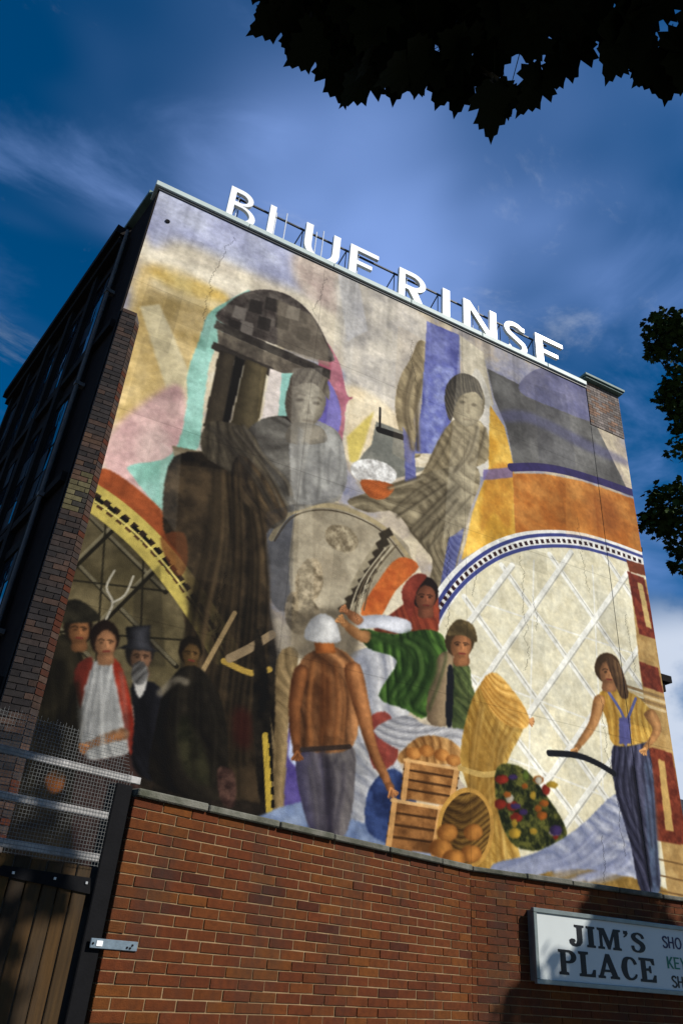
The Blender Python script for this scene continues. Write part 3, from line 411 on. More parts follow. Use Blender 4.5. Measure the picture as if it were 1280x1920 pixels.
('l',[(2.69,7.84),(2.8,7.12),(2.84,5.8),(2.88,4.62),(3.02,3.55)],0.0245,(20,18,15),0.675,1,1,0),
('l',[(2.71,7.84),(2.82,7.12),(2.86,5.8),(2.9,4.62),(3.04,3.54)],0.028000000000000004,(132,110,80),0.4177567397968714,1,1,0),
('l',[(2.65,8.36),(2.89,7.13),(2.93,5.8),(2.94,4.62),(3.09,3.55)],0.10500000000000001,(20,18,15),0.3375,2,1,0),
('l',[(2.65,8.36),(2.89,7.13),(2.93,5.8),(2.94,4.62),(3.09,3.55)],0.049,(20,18,15),0.675,1,1,0),
('l',[(2.67,8.35),(2.91,7.12),(2.94,5.8),(2.96,4.62),(3.1,3.54)],0.05600000000000001,(132,110,80),0.2923275037899242,1,1,0),
('l',[(2.75,8.37),(2.99,7.1),(3.07,5.78),(3.09,4.61),(3.23,3.53)],0.15750000000000003,(20,18,15),0.3375,2,1,0),
('l',[(2.75,8.37),(2.99,7.1),(3.07,5.78),(3.09,4.61),(3.23,3.53)],0.0735,(20,18,15),0.675,1,1,0),
('l',[(2.78,8.37),(3.01,7.1),(3.09,5.78),(3.12,4.61),(3.25,3.53)],0.08400000000000002,(132,110,80),0.46012663139143073,1,1,0),
('l',[(2.89,7.85),(3.05,7.08),(3.13,5.77),(3.15,4.6),(3.25,4.0)],0.052500000000000005,(20,18,15),0.3375,2,1,0),
('l',[(2.89,7.85),(3.05,7.08),(3.13,5.77),(3.15,4.6),(3.25,4.0)],0.0245,(20,18,15),0.675,1,1,0),
('l',[(2.91,7.84),(3.06,7.08),(3.15,5.76),(3.17,4.59),(3.26,3.99)],0.028000000000000004,(132,110,80),0.48528927143828815,1,1,0),
('l',[(2.83,8.38),(3.09,7.07),(3.2,5.78),(3.27,4.6),(3.4,3.53)],0.07350000000000001,(20,18,15),0.3375,2,1,0),
('l',[(2.83,8.38),(3.09,7.07),(3.2,5.78),(3.27,4.6),(3.4,3.53)],0.0343,(20,18,15),0.675,1,1,0),
('l',[(2.85,8.37),(3.11,7.07),(3.22,5.77),(3.28,4.6),(3.41,3.52)],0.039200000000000006,(132,110,80),0.4425613368589302,1,1,0),
('l',[(3.04,7.86),(3.22,7.08),(3.32,5.78),(3.34,4.59),(3.4,3.99)],0.10500000000000001,(20,18,15),0.3375,2,1,0),
('l',[(3.04,7.86),(3.22,7.08),(3.32,5.78),(3.34,4.59),(3.4,3.99)],0.049,(20,18,15),0.675,1,1,0),
('l',[(3.05,7.85),(3.24,7.08),(3.34,5.78),(3.35,4.59),(3.41,3.98)],0.05600000000000001,(132,110,80),0.29585179252209104,1,1,0),
('l',[(3.09,7.85),(3.28,7.07),(3.41,5.76),(3.43,4.57),(3.59,3.5)],0.10500000000000001,(20,18,15),0.3375,2,1,0),
('l',[(3.09,7.85),(3.28,7.07),(3.41,5.76),(3.43,4.57),(3.59,3.5)],0.049,(20,18,15),0.675,1,1,0),
('l',[(3.11,7.85),(3.3,7.06),(3.43,5.76),(3.45,4.56),(3.6,3.5)],0.05600000000000001,(132,110,80),0.3414732911505869,1,1,0),
('l',[(3.16,7.85),(3.37,7.05),(3.5,5.76),(3.53,4.56),(3.6,3.96)],0.10500000000000001,(20,18,15),0.3375,2,1,0),
('l',[(3.16,7.85),(3.37,7.05),(3.5,5.76),(3.53,4.56),(3.6,3.96)],0.049,(20,18,15),0.675,1,1,0),
('l',[(3.18,7.85),(3.39,7.05),(3.52,5.75),(3.55,4.55),(3.61,3.96)],0.05600000000000001,(132,110,80),0.3624316996327404,1,1,0),
('l',[(3.11,8.4),(3.51,7.03),(3.66,5.73),(3.66,4.54),(3.74,3.95)],0.07350000000000001,(20,18,15),0.3375,2,1,0),
('l',[(3.11,8.4),(3.51,7.03),(3.66,5.73),(3.66,4.54),(3.74,3.95)],0.0343,(20,18,15),0.675,1,1,0),
('l',[(3.13,8.4),(3.53,7.03),(3.68,5.73),(3.67,4.53),(3.76,3.95)],0.039200000000000006,(132,110,80),0.3778270688038051,1,1,0),
('l',[(2.19,9.13),(2.7,8.78),(3.11,8.41),(3.48,7.93)],0.09,(40,36,32),0.36000000000000004,2,1,0),
('l',[(2.19,9.13),(2.7,8.78),(3.11,8.41),(3.48,7.93)],0.041999999999999996,(40,36,32),0.7200000000000001,1,1,0),
('l',[(2.21,9.12),(2.72,8.78),(3.13,8.41),(3.5,7.93)],0.048,(150,140,120),0.3081424532410859,1,1,0),
('l',[(2.33,9.17),(2.75,8.8),(3.19,8.42),(3.54,7.94)],0.063,(40,36,32),0.36000000000000004,2,1,0),
('l',[(2.33,9.17),(2.75,8.8),(3.19,8.42),(3.54,7.94)],0.029399999999999996,(40,36,32),0.7200000000000001,1,1,0),
('l',[(2.35,9.17),(2.77,8.8),(3.21,8.42),(3.56,7.93)],0.0336,(150,140,120),0.2903357179740096,1,1,0),
('l',[(2.6,9.08),(2.87,8.84),(3.34,8.48),(3.64,8.01)],0.063,(40,36,32),0.36000000000000004,2,1,0),
('l',[(2.6,9.08),(2.87,8.84),(3.34,8.48),(3.64,8.01)],0.029399999999999996,(40,36,32),0.7200000000000001,1,1,0),
('l',[(2.62,9.08),(2.89,8.84),(3.36,8.47),(3.66,8.01)],0.0336,(150,140,120),0.5555122673663186,1,1,0),
('l',[(2.6,9.26),(3.01,8.93),(3.41,8.55),(3.75,8.07)],0.09,(40,36,32),0.36000000000000004,2,1,0),
('l',[(2.6,9.26),(3.01,8.93),(3.41,8.55),(3.75,8.07)],0.041999999999999996,(40,36,32),0.7200000000000001,1,1,0),
('l',[(2.62,9.26),(3.03,8.93),(3.43,8.54),(3.77,8.07)],0.048,(150,140,120),0.5732148250122971,1,1,0),
('l',[(2.84,9.17),(3.08,8.94),(3.55,8.54),(3.69,8.3)],0.045,(40,36,32),0.36000000000000004,2,1,0),
('l',[(2.84,9.17),(3.08,8.94),(3.55,8.54),(3.69,8.3)],0.020999999999999998,(40,36,32),0.7200000000000001,1,1,0),
('l',[(2.86,9.17),(3.1,8.93),(3.57,8.54),(3.71,8.29)],0.024,(150,140,120),0.48274549159646907,1,1,0),
('l',[(2.76,9.37),(3.12,8.96),(3.61,8.62),(3.75,8.36)],0.135,(40,36,32),0.36000000000000004,2,1,0),
('l',[(2.76,9.37),(3.12,8.96),(3.61,8.62),(3.75,8.36)],0.063,(40,36,32),0.7200000000000001,1,1,0),
('l',[(2.78,9.37),(3.15,8.96),(3.64,8.61),(3.77,8.36)],0.072,(150,140,120),0.5971001992126029,1,1,0),
('l',[(3.79,9.74),(3.82,9.13),(3.92,8.27)],0.15000000000000002,(96,94,90),0.27,2,1,0),
('l',[(3.79,9.74),(3.82,9.13),(3.92,8.27)],0.06999999999999999,(96,94,90),0.54,1,1,0),
('l',[(3.82,9.74),(3.85,9.12),(3.95,8.27)],0.08000000000000002,(186,184,176),0.2924930055898515,1,1,0),
('l',[(3.92,9.47),(3.94,9.1),(4.05,8.39)],0.15000000000000002,(96,94,90),0.27,2,1,0),
('l',[(3.92,9.47),(3.94,9.1),(4.05,8.39)],0.06999999999999999,(96,94,90),0.54,1,1,0),
('l',[(3.95,9.47),(3.96,9.1),(4.08,8.39)],0.08000000000000002,(186,184,176),0.36474382890049684,1,1,0),
('l',[(4.2,9.55),(4.25,9.17),(4.28,8.48)],0.11250000000000002,(96,94,90),0.27,2,1,0),
('l',[(4.2,9.55),(4.25,9.17),(4.28,8.48)],0.052500000000000005,(96,94,90),0.54,1,1,0),
('l',[(4.22,9.54),(4.27,9.16),(4.3,8.47)],0.06000000000000001,(186,184,176),0.3749657288411853,1,1,0),
('l',[(4.27,9.74),(4.35,9.17),(4.35,8.82)],0.037500000000000006,(96,94,90),0.27,2,1,0),
('l',[(4.27,9.74),(4.35,9.17),(4.35,8.82)],0.017499999999999998,(96,94,90),0.54,1,1,0),
('l',[(4.29,9.73),(4.37,9.17),(4.37,8.81)],0.020000000000000004,(186,184,176),0.45705191482359975,1,1,0),
('l',[(4.43,9.53),(4.42,9.17),(4.44,8.84)],0.11250000000000002,(96,94,90),0.27,2,1,0),
('l',[(4.43,9.53),(4.42,9.17),(4.44,8.84)],0.052500000000000005,(96,94,90),0.54,1,1,0),
('l',[(4.45,9.53),(4.44,9.17),(4.46,8.84)],0.06000000000000001,(186,184,176),0.28276259376429114,1,1,0),
('l',[(4.58,9.79),(4.64,9.2),(4.59,8.88)],0.07500000000000001,(96,94,90),0.27,2,1,0),
('l',[(4.58,9.79),(4.64,9.2),(4.59,8.88)],0.034999999999999996,(96,94,90),0.54,1,1,0),
('l',[(4.61,9.79),(4.66,9.19),(4.61,8.88)],0.04000000000000001,(186,184,176),0.2556390057729492,1,1,0),
('l',[(6.32,9.66),(6.04,9.46),(5.63,9.17)],0.09,(66,58,44),0.36000000000000004,2,1,0),
('l',[(6.32,9.66),(6.04,9.46),(5.63,9.17)],0.041999999999999996,(66,58,44),0.7200000000000001,1,1,0),
('l',[(6.35,9.66),(6.07,9.45),(5.66,9.17)],0.048,(194,182,152),0.6027155095266159,1,1,0),
('l',[(6.71,9.77),(6.26,9.36),(5.76,8.74)],0.063,(66,58,44),0.36000000000000004,2,1,0),
('l',[(6.71,9.77),(6.26,9.36),(5.76,8.74)],0.029399999999999996,(66,58,44),0.7200000000000001,1,1,0),
('l',[(6.73,9.76),(6.28,9.36),(5.78,8.73)],0.0336,(194,182,152),0.35874742012116095,1,1,0),
('l',[(6.59,9.57),(6.35,9.33),(5.76,8.7)],0.045,(66,58,44),0.36000000000000004,2,1,0),
('l',[(6.59,9.57),(6.35,9.33),(5.76,8.7)],0.020999999999999998,(66,58,44),0.7200000000000001,1,1,0),
('l',[(6.62,9.57),(6.37,9.33),(5.78,8.7)],0.024,(194,182,152),0.5094916674818067,1,1,0),
('l',[(6.89,9.71),(6.47,9.27),(5.85,8.64)],0.09,(66,58,44),0.36000000000000004,2,1,0),
('l',[(6.89,9.71),(6.47,9.27),(5.85,8.64)],0.041999999999999996,(66,58,44),0.7200000000000001,1,1,0),
('l',[(6.92,9.71),(6.49,9.26),(5.88,8.63)],0.048,(194,182,152),0.4233789978398558,1,1,0),
('l',[(7.11,9.72),(6.7,9.2),(6.16,8.45)],0.18,(66,58,44),0.36000000000000004,2,1,0),
('l',[(7.11,9.72),(6.7,9.2),(6.16,8.45)],0.08399999999999999,(66,58,44),0.7200000000000001,1,1,0),
('l',[(7.15,9.72),(6.74,9.2),(6.19,8.45)],0.096,(194,182,152),0.5796738490889468,1,1,0),
('l',[(7.21,9.73),(6.77,9.15),(6.23,8.42)],0.18,(66,58,44),0.36000000000000004,2,1,0),
('l',[(7.21,9.73),(6.77,9.15),(6.23,8.42)],0.08399999999999999,(66,58,44),0.7200000000000001,1,1,0),
('l',[(7.25,9.73),(6.81,9.15),(6.26,8.42)],0.096,(194,182,152),0.408340681723245,1,1,0),
('l',[(7.17,9.46),(6.93,9.08),(6.38,8.32)],0.135,(66,58,44),0.36000000000000004,2,1,0),
('l',[(7.17,9.46),(6.93,9.08),(6.38,8.32)],0.063,(66,58,44),0.7200000000000001,1,1,0),
('l',[(7.2,9.45),(6.96,9.08),(6.41,8.31)],0.072,(194,182,152),0.44486347523414427,1,1,0),
('l',[(7.5,9.68),(7.04,9.0),(6.53,8.2)],0.063,(66,58,44),0.36000000000000004,2,1,0),
('l',[(7.5,9.68),(7.04,9.0),(6.53,8.2)],0.029399999999999996,(66,58,44),0.7200000000000001,1,1,0),
('l',[(7.53,9.68),(7.06,9.0),(6.55,8.2)],0.0336,(194,182,152),0.6042509049396948,1,1,0),
('l',[(6.0,11.88),(5.88,11.23),(6.14,10.26)],0.037500000000000006,(70,60,44),0.36000000000000004,2,1,0),
('l',[(6.0,11.88),(5.88,11.23),(6.14,10.26)],0.017499999999999998,(70,60,44),0.7200000000000001,1,1,0),
('l',[(6.02,11.88),(5.9,11.22),(6.16,10.26)],0.020000000000000004,(196,182,148),0.41438296765452454,1,1,0),
('l',[(6.1,12.33),(5.95,11.25),(6.12,10.26)],0.15000000000000002,(70,60,44),0.36000000000000004,2,1,0),
('l',[(6.1,12.33),(5.95,11.25),(6.12,10.26)],0.06999999999999999,(70,60,44),0.7200000000000001,1,1,0),
('l',[(6.13,12.34),(5.98,11.25),(6.15,10.26)],0.08000000000000002,(196,182,148),0.39985275967121414,1,1,0),
('l',[(6.1,11.94),(6.01,11.28),(6.1,10.72)],0.07500000000000001,(70,60,44),0.36000000000000004,2,1,0),
('l',[(6.1,11.94),(6.01,11.28),(6.1,10.72)],0.034999999999999996,(70,60,44),0.7200000000000001,1,1,0),
('l',[(6.12,11.94),(6.03,11.27),(6.13,10.72)],0.04000000000000001,(196,182,148),0.5598461518143962,1,1,0),
('l',[(6.23,12.04),(6.15,11.36),(6.21,10.75)],0.037500000000000006,(70,60,44),0.36000000000000004,2,1,0),
('l',[(6.23,12.04),(6.15,11.36),(6.21,10.75)],0.017499999999999998,(70,60,44),0.7200000000000001,1,1,0),
('l',[(6.25,12.04),(6.18,11.35),(6.23,10.75)],0.020000000000000004,(196,182,148),0.2859256022442288,1,1,0),
('l',[(6.29,12.07),(6.2,11.37),(6.25,10.28)],0.11250000000000002,(70,60,44),0.36000000000000004,2,1,0),
('l',[(6.29,12.07),(6.2,11.37),(6.25,10.28)],0.052500000000000005,(70,60,44),0.7200000000000001,1,1,0),
('l',[(6.32,12.07),(6.23,11.37),(6.28,10.28)],0.06000000000000001,(196,182,148),0.24780194300644381,1,1,0),
('l',[(6.9,11.12),(6.62,10.34),(6.44,9.93)],0.037500000000000006,(76,66,50),0.315,2,1,0),
('l',[(6.9,11.12),(6.62,10.34),(6.44,9.93)],0.017499999999999998,(76,66,50),0.63,1,1,0),
('l',[(6.93,11.12),(6.65,10.33),(6.46,9.92)],0.020000000000000004,(196,184,154),0.5360659774228624,1,1,0),
('l',[(7.11,11.23),(6.82,10.43),(6.44,9.66)],0.037500000000000006,(76,66,50),0.315,2,1,0),
('l',[(7.11,11.23),(6.82,10.43),(6.44,9.66)],0.017499999999999998,(76,66,50),0.63,1,1,0),
('l',[(7.14,11.22),(6.85,10.42),(6.46,9.66)],0.020000000000000004,(196,184,154),0.31454063801660753,1,1,0),
('l',[(7.27,10.99),(7.09,10.49),(6.89,10.16)],0.037500000000000006,(76,66,50),0.315,2,1,0),
('l',[(7.27,10.99),(7.09,10.49),(6.89,10.16)],0.017499999999999998,(76,66,50),0.63,1,1,0),
('l',[(7.3,10.99),(7.12,10.49),(6.91,10.16)],0.020000000000000004,(196,184,154),0.4233689188316102,1,1,0),
('l',[(7.5,11.1),(7.37,10.64),(7.08,10.05)],0.07500000000000001,(76,66,50),0.315,2,1,0),
('l',[(7.5,11.1),(7.37,10.64),(7.08,10.05)],0.034999999999999996,(76,66,50),0.63,1,1,0),
('l',[(7.52,11.1),(7.4,10.64),(7.11,10.05)],0.04000000000000001,(196,184,154),0.44109969304155583,1,1,0),
('l',[(7.69,11.45),(7.49,10.68),(7.13,10.12)],0.11250000000000002,(76,66,50),0.315,2,1,0),
('l',[(7.69,11.45),(7.49,10.68),(7.13,10.12)],0.052500000000000005,(76,66,50),0.63,1,1,0),
('l',[(7.72,11.45),(7.51,10.68),(7.16,10.11)],0.06000000000000001,(196,184,154),0.39684996866930583,1,1,0),
('l',[(7.89,11.5),(7.7,10.75),(7.45,10.44)],0.11250000000000002,(76,66,50),0.315,2,1,0),
('l',[(7.89,11.5),(7.7,10.75),(7.45,10.44)],0.052500000000000005,(76,66,50),0.63,1,1,0),
('l',[(7.92,11.49),(7.72,10.75),(7.48,10.43)],0.06000000000000001,(196,184,154),0.2846620976294155,1,1,0),
('f',[(1.81,6.87),(2.14,7.07),(2.28,6.57),(2.15,6.36)],(120,70,40),(120,70,40),'mott',0,1,0.7,0),
('l',[(2.22,3.5),(2.54,4.32),(2.84,5.21),(3.12,6.03)],0.07,(150,130,96),1.0,0,1,0),
('l',[(3.07,5.27),(3.5,5.19),(3.78,5.31)],0.09,(172,146,74),1.0,0,1,0),
('l',[(3.15,5.33),(3.44,5.56),(3.75,5.85)],0.13,(150,132,104),1.0,0,1,0),
('l',[(3.58,5.22),(3.81,4.72),(3.97,4.23)],0.07,(130,114,84),1.0,0,1,0),
('f',[(3.34,4.63),(3.58,4.6),(3.63,4.16),(3.4,4.2)],(70,30,26),(70,30,26),'mott',0,1,0.7,3),
('f',[(3.49,11.04),(4.1,11.34),(3.93,8.23),(3.76,8.17)],(220,214,200),(220,214,200),'mott',0,0,0.22,0),
('f',[(4.23,14.04),(4.68,14.1),(4.71,8.67),(4.3,8.52)],(214,212,206),(214,212,206),'mott',0,0,0.16,0),
('f',[(7.28,13.86),(8.06,13.82),(7.43,8.81),(6.83,8.5)],(226,218,196),(226,218,196),'mott',0,0,0.22,0),
('f',[(2.04,12.04),(2.81,12.7),(3.04,8.38),(2.31,8.31)],(40,36,34),(40,36,34),'mott',0,0,0.22,0),
('f',[(5.07,13.76),(5.59,13.81),(5.47,10.78),(5.01,10.58)],(222,214,196),(222,214,196),'mott',0,0,0.18,0),
('f',[(3.39,7.89),(3.85,8.2),(4.15,5.03),(3.77,5.35)],(60,60,66),(60,60,66),'mott',0,0,0.28,0),
('f',[(5.68,13.3),(6.41,13.22),(6.1,9.89),(5.68,9.97)],(200,180,150),(200,180,150),'mott',0,0,0.18,0),
('f',[(3.94,8.18),(4.17,8.31),(4.41,6.37),(4.14,6.3)],(206,196,172),(206,196,172),'mott',0,0,0.3,0),
('f',[(9.33,13.39),(10.29,13.51),(10.36,11.41),(9.29,11.13)],(70,70,78),(70,70,78),'mott',0,0,0.2,0),
('f',[(10.01,10.99),(10.8,11.22),(10.76,9.77),(9.86,9.54)],(220,170,100),(220,170,100),'mott',0,0,0.2,0),
('f',[(1.48,8.51),(1.84,8.44),(2.02,7.04),(1.72,7.31)],(220,214,200),(220,214,200),'mott',0,0,0.15,0),
('f',[(1.8,8.22),(2.57,8.41),(3.06,6.45),(2.15,6.36)],(120,104,80),(120,104,80),'mott',0,0,0.2,0),
('f',[(1.59,6.03),(1.89,6.46),(2.26,5.0),(1.83,4.91)],(30,28,24),(30,28,24),'mott',0,0,0.25,0),
('f',[(0.13,3.3),(1.25,3.61),(2.18,3.64),(3.07,3.45),(4.15,3.33),(4.33,1.9),(0.65,1.63)],(30,27,23),(56,48,40),'mott',0.3,1,1.0,0),
('f',[(0.61,4.7),(0.8,5.1),(1.09,5.03),(1.39,4.24),(1.67,2.69),(1.03,2.61),(0.62,4.08)],(24,22,17),(62,56,42),'drape',(0.5,0.1),1,1.0,0),
('f',[(1.35,4.23),(1.84,4.4),(2.22,3.51),(2.26,2.65),(1.64,2.57)],(52,40,38),(82,62,56),'drape',(0.2,0.1),1,1.0,0),
('f',[(1.18,4.61),(1.34,4.87),(1.59,4.89),(1.82,4.53),(2.03,3.88),(1.82,3.71),(1.45,3.71)],(128,128,126),(208,206,198),'drape',(0.22,0.12),1,1.0,0),
('f',[(1.15,4.82),(1.3,4.89),(1.29,4.49),(1.3,4.22),(1.13,4.6)],(92,44,36),(120,54,42),'mott',0.2,1,1.0,0),
('f',[(1.55,4.93),(1.73,4.81),(2.0,4.22),(2.06,3.75),(1.81,4.32)],(120,44,30),(170,66,44),'mott',0.2,1,1.0,0),
('f',[(1.87,4.69),(2.25,4.7),(2.51,4.1),(2.48,3.55),(2.11,3.63),(2.0,4.22)],(22,22,26),(48,48,54),'drape',(0.3,0.1),1,1.0,0),
('f',[(1.87,4.76),(2.05,4.77),(2.01,4.5)],(190,186,178),(190,186,178),'mott',0,1,1.0,0),
('f',[(1.19,5.32),(1.18,5.21),(1.14,5.12),(1.08,5.07),(0.99,5.06),(0.91,5.09),(0.85,5.17),(0.82,5.27),(0.82,5.37),(0.86,5.46),(0.92,5.52),(1.01,5.53),(1.09,5.5),(1.15,5.42)],(32,26,21),(46,38,30),'round',0,1,1.0,0),
('f',[(1.17,5.24),(1.17,5.15),(1.14,5.09),(1.09,5.04),(1.04,5.04),(0.98,5.06),(0.93,5.12),(0.91,5.2),(0.91,5.28),(0.93,5.35),(0.98,5.4),(1.04,5.41),(1.1,5.38),(1.14,5.32)],(99,71,47),(150,108,72),'round',0,1,1.0,0),
('f',[(0.99,5.1),(1.13,5.13),(1.19,4.98),(1.01,4.94)],(99,71,47),(150,108,72),'round',0,1,1.0,0),
('f',[(1.01,5.23),(1.01,5.23),(1.0,5.22),(0.99,5.22),(0.98,5.21),(0.97,5.21),(0.96,5.22),(0.96,5.22),(0.96,5.23),(0.96,5.24),(0.97,5.24),(0.98,5.24),(1.0,5.24),(1.0,5.24)],(52,37,25),(52,37,25),'mott',0,1,0.95,0),
('f',[(1.11,5.25),(1.11,5.24),(1.1,5.24),(1.09,5.23),(1.08,5.23),(1.07,5.23),(1.07,5.23),(1.06,5.24),(1.06,5.24),(1.07,5.25),(1.08,5.26),(1.09,5.26),(1.1,5.26),(1.1,5.26)],(52,37,25),(52,37,25),'mott',0,1,0.95,0),
('l',[(0.93,5.24),(0.97,5.27),(1.01,5.26)],0.026,(52,37,25),0.6,0,1,0),
('l',[(1.05,5.27),(1.08,5.28),(1.12,5.27)],0.026,(52,37,25),0.6,0,1,0),
('f',[(1.03,5.24),(1.07,5.18),(1.04,5.17)],(99,71,47),(99,71,47),'mott',0,0,0.6,0),
('l',[(1.05,5.25),(1.07,5.19)],0.03,(168,120,80),0.7,0,1,0),
('l',[(1.03,5.12),(1.1,5.13)],0.03,(126,60,52),0.85,0,1,0),
('f',[(1.13,5.21),(1.13,5.19),(1.12,5.17),(1.11,5.16),(1.09,5.16),(1.07,5.16),(1.06,5.17),(1.05,5.19),(1.05,5.21),(1.06,5.22),(1.07,5.23),(1.09,5.24),(1.11,5.23),(1.12,5.22)],(168,120,80),(168,120,80),'mott',0,1,0.5,2),
('f',[(0.89,5.25),(0.96,5.21),(1.01,5.08),(0.96,5.1)],(99,71,47),(99,71,47),'mott',0,1,0.55,2),
('l',[(1.03,5.08),(1.11,5.09)],0.04,(99,71,47),0.6,1,1,0),
('f',[(0.68,5.3),(0.81,5.6),(1.02,5.62),(1.27,5.46),(1.02,5.33)],(34,32,26),(60,56,44),'mott',0.2,1,1.0,0),
('f',[(1.58,5.23),(1.57,5.12),(1.53,5.03),(1.45,4.97),(1.37,4.96),(1.28,5.0),(1.22,5.08),(1.18,5.18),(1.18,5.29),(1.23,5.38),(1.3,5.44),(1.39,5.45),(1.47,5.42),(1.54,5.34)],(32,23,19),(46,34,28),'round',0,1,1.0,0),
('f',[(1.55,5.15),(1.55,5.06),(1.52,4.99),(1.47,4.95),(1.41,4.94),(1.35,4.97),(1.3,5.03),(1.28,5.11),(1.28,5.2),(1.31,5.27),(1.36,5.32),(1.42,5.32),(1.48,5.29),(1.53,5.23)],(116,87,63),(176,132,96),'round',0,1,1.0,0),
('f',[(1.36,5.0),(1.52,5.04),(1.57,4.88),(1.38,4.84)],(116,87,63),(176,132,96),'round',0,1,1.0,0),
('f',[(1.38,5.14),(1.38,5.14),(1.38,5.13),(1.37,5.13),(1.35,5.12),(1.34,5.12),(1.33,5.13),(1.33,5.13),(1.33,5.14),(1.34,5.15),(1.35,5.15),(1.36,5.15),(1.37,5.15),(1.38,5.15)],(61,46,33),(61,46,33),'mott',0,1,0.95,0),
('f',[(1.49,5.16),(1.49,5.15),(1.48,5.15),(1.47,5.14),(1.46,5.14),(1.45,5.14),(1.44,5.14),(1.44,5.15),(1.44,5.16),(1.45,5.16),(1.46,5.17),(1.47,5.17),(1.48,5.17),(1.49,5.17)],(61,46,33),(61,46,33),'mott',0,1,0.95,0),
('l',[(1.31,5.15),(1.34,5.18),(1.38,5.17)],0.026,(61,46,33),0.6,0,1,0),
('l',[(1.43,5.18),(1.46,5.19),(1.5,5.18)],0.026,(61,46,33),0.6,0,1,0),
('f',[(1.4,5.15),(1.44,5.09),(1.41,5.08)],(116,87,63),(116,87,63),'mott',0,0,0.6,0),
('l',[(1.43,5.16),(1.45,5.1)],0.03,(197,147,107),0.7,0,1,0),
('l',[(1.41,5.02),(1.48,5.04)],0.03,(126,60,52),0.85,0,1,0),
('f',[(1.51,5.12),(1.51,5.1),(1.5,5.08),(1.49,5.07),(1.47,5.07),(1.45,5.07),(1.44,5.08),(1.43,5.1),(1.43,5.11),(1.44,5.13),(1.45,5.14),(1.47,5.15),(1.49,5.14),(1.5,5.13)],(197,147,107),(197,147,107),'mott',0,1,0.5,2),
('f',[(1.26,5.17),(1.33,5.12),(1.38,4.98),(1.32,5.0)],(116,87,63),(116,87,63),'mott',0,1,0.55,2),
('l',[(1.41,4.99),(1.48,5.0)],0.04,(116,87,63),0.6,1,1,0),
('f',[(2.07,5.14),(2.06,5.03),(2.02,4.95),(1.95,4.89),(1.86,4.88),(1.78,4.92),(1.72,4.99),(1.69,5.09),(1.7,5.19),(1.74,5.28),(1.81,5.33),(1.9,5.35),(1.98,5.31),(2.04,5.24)],(36,33,32),(52,48,46),'round',0,1,1.0,0),
('f',[(2.05,5.06),(2.04,4.98),(2.01,4.91),(1.96,4.87),(1.9,4.86),(1.85,4.89),(1.8,4.95),(1.78,5.02),(1.78,5.1),(1.81,5.17),(1.86,5.21),(1.92,5.22),(1.98,5.19),(2.03,5.14)],(92,71,55),(140,108,84),'round',0,1,1.0,0),
('f',[(1.86,4.92),(2.01,4.95),(2.06,4.81),(1.88,4.77)],(92,71,55),(140,108,84),'round',0,1,1.0,0),
('f',[(1.88,5.05),(1.88,5.05),(1.88,5.04),(1.87,5.04),(1.85,5.03),(1.84,5.03),(1.84,5.04),(1.83,5.04),(1.83,5.05),(1.84,5.06),(1.85,5.06),(1.86,5.06),(1.87,5.06),(1.88,5.06)],(49,37,29),(49,37,29),'mott',0,1,0.95,0),
('f',[(1.99,5.07),(1.98,5.06),(1.98,5.06),(1.97,5.05),(1.96,5.05),(1.95,5.05),(1.94,5.05),(1.94,5.06),(1.94,5.06),(1.94,5.07),(1.95,5.08),(1.96,5.08),(1.97,5.08),(1.98,5.07)],(49,37,29),(49,37,29),'mott',0,1,0.95,0),
('l',[(1.81,5.06),(1.85,5.09),(1.88,5.08)],0.026,(49,37,29),0.6,0,1,0),
('l',[(1.93,5.08),(1.96,5.1),(2.0,5.09)],0.026,(49,37,29),0.6,0,1,0),
('f',[(1.9,5.06),(1.94,5.0),(1.91,4.99)],(92,71,55),(92,71,55),'mott',0,0,0.6,0),
('l',[(1.93,5.07),(1.94,5.01)],0.03,(156,120,94),0.7,0,1,0),
('l',[(1.9,4.94),(1.97,4.95)],0.03,(126,60,52),0.85,0,1,0),
('f',[(2.01,5.03),(2.01,5.01),(2.0,5.0),(1.98,4.98),(1.96,4.98),(1.95,4.98),(1.93,4.99),(1.93,5.01),(1.93,5.03),(1.93,5.04),(1.95,5.05),(1.97,5.06),(1.98,5.05),(2.0,5.04)],(156,120,94),(156,120,94),'mott',0,1,0.5,2),
('f',[(1.77,5.07),(1.83,5.03),(1.88,4.9),(1.82,4.92)],(92,71,55),(92,71,55),'mott',0,1,0.55,2),
('l',[(1.9,4.91),(1.98,4.92)],0.04,(92,71,55),0.6,1,1,0),
('f',[(1.62,5.42),(1.94,5.53),(1.99,5.23),(2.15,5.19),(1.57,5.1),(1.7,5.19)],(20,20,22),(84,84,88),'round',0,0,1.0,0),
('f',[(2.05,4.86),(2.05,4.79),(2.03,4.73),(1.99,4.69),(1.94,4.68),(1.89,4.7),(1.85,4.75),(1.83,4.81),(1.82,4.88),(1.84,4.95),(1.88,4.99),(1.93,5.0),(1.98,4.98),(2.02,4.93)],(70,68,66),(130,128,124),'drape',(0.1,0.1),1,1.0,0),
('f',[(1.91,4.09),(1.7,4.0),(1.52,3.85),(1.56,3.79),(1.77,3.89),(1.97,3.97)],(96,64,40),(176,130,90),'round',0,1,1.0,0),
('l',[(1.97,4.04),(1.77,3.95)],0.03,(176,130,90),0.6,1,1,0),
('f',[(1.46,3.77),(1.46,3.79),(1.46,3.81),(1.48,3.83),(1.5,3.84),(1.52,3.85),(1.54,3.84),(1.56,3.83),(1.57,3.81),(1.56,3.79),(1.55,3.77),(1.53,3.76),(1.5,3.75),(1.48,3.75)],(96,64,40),(176,130,90),'round',0,1,1.0,0),
('l',[(1.49,3.79),(1.47,3.71)],0.05,(176,130,90),1.0,0,1,0),
('l',[(1.5,3.77),(1.48,3.7)],0.018,(96,64,40),0.8,0,1,0),
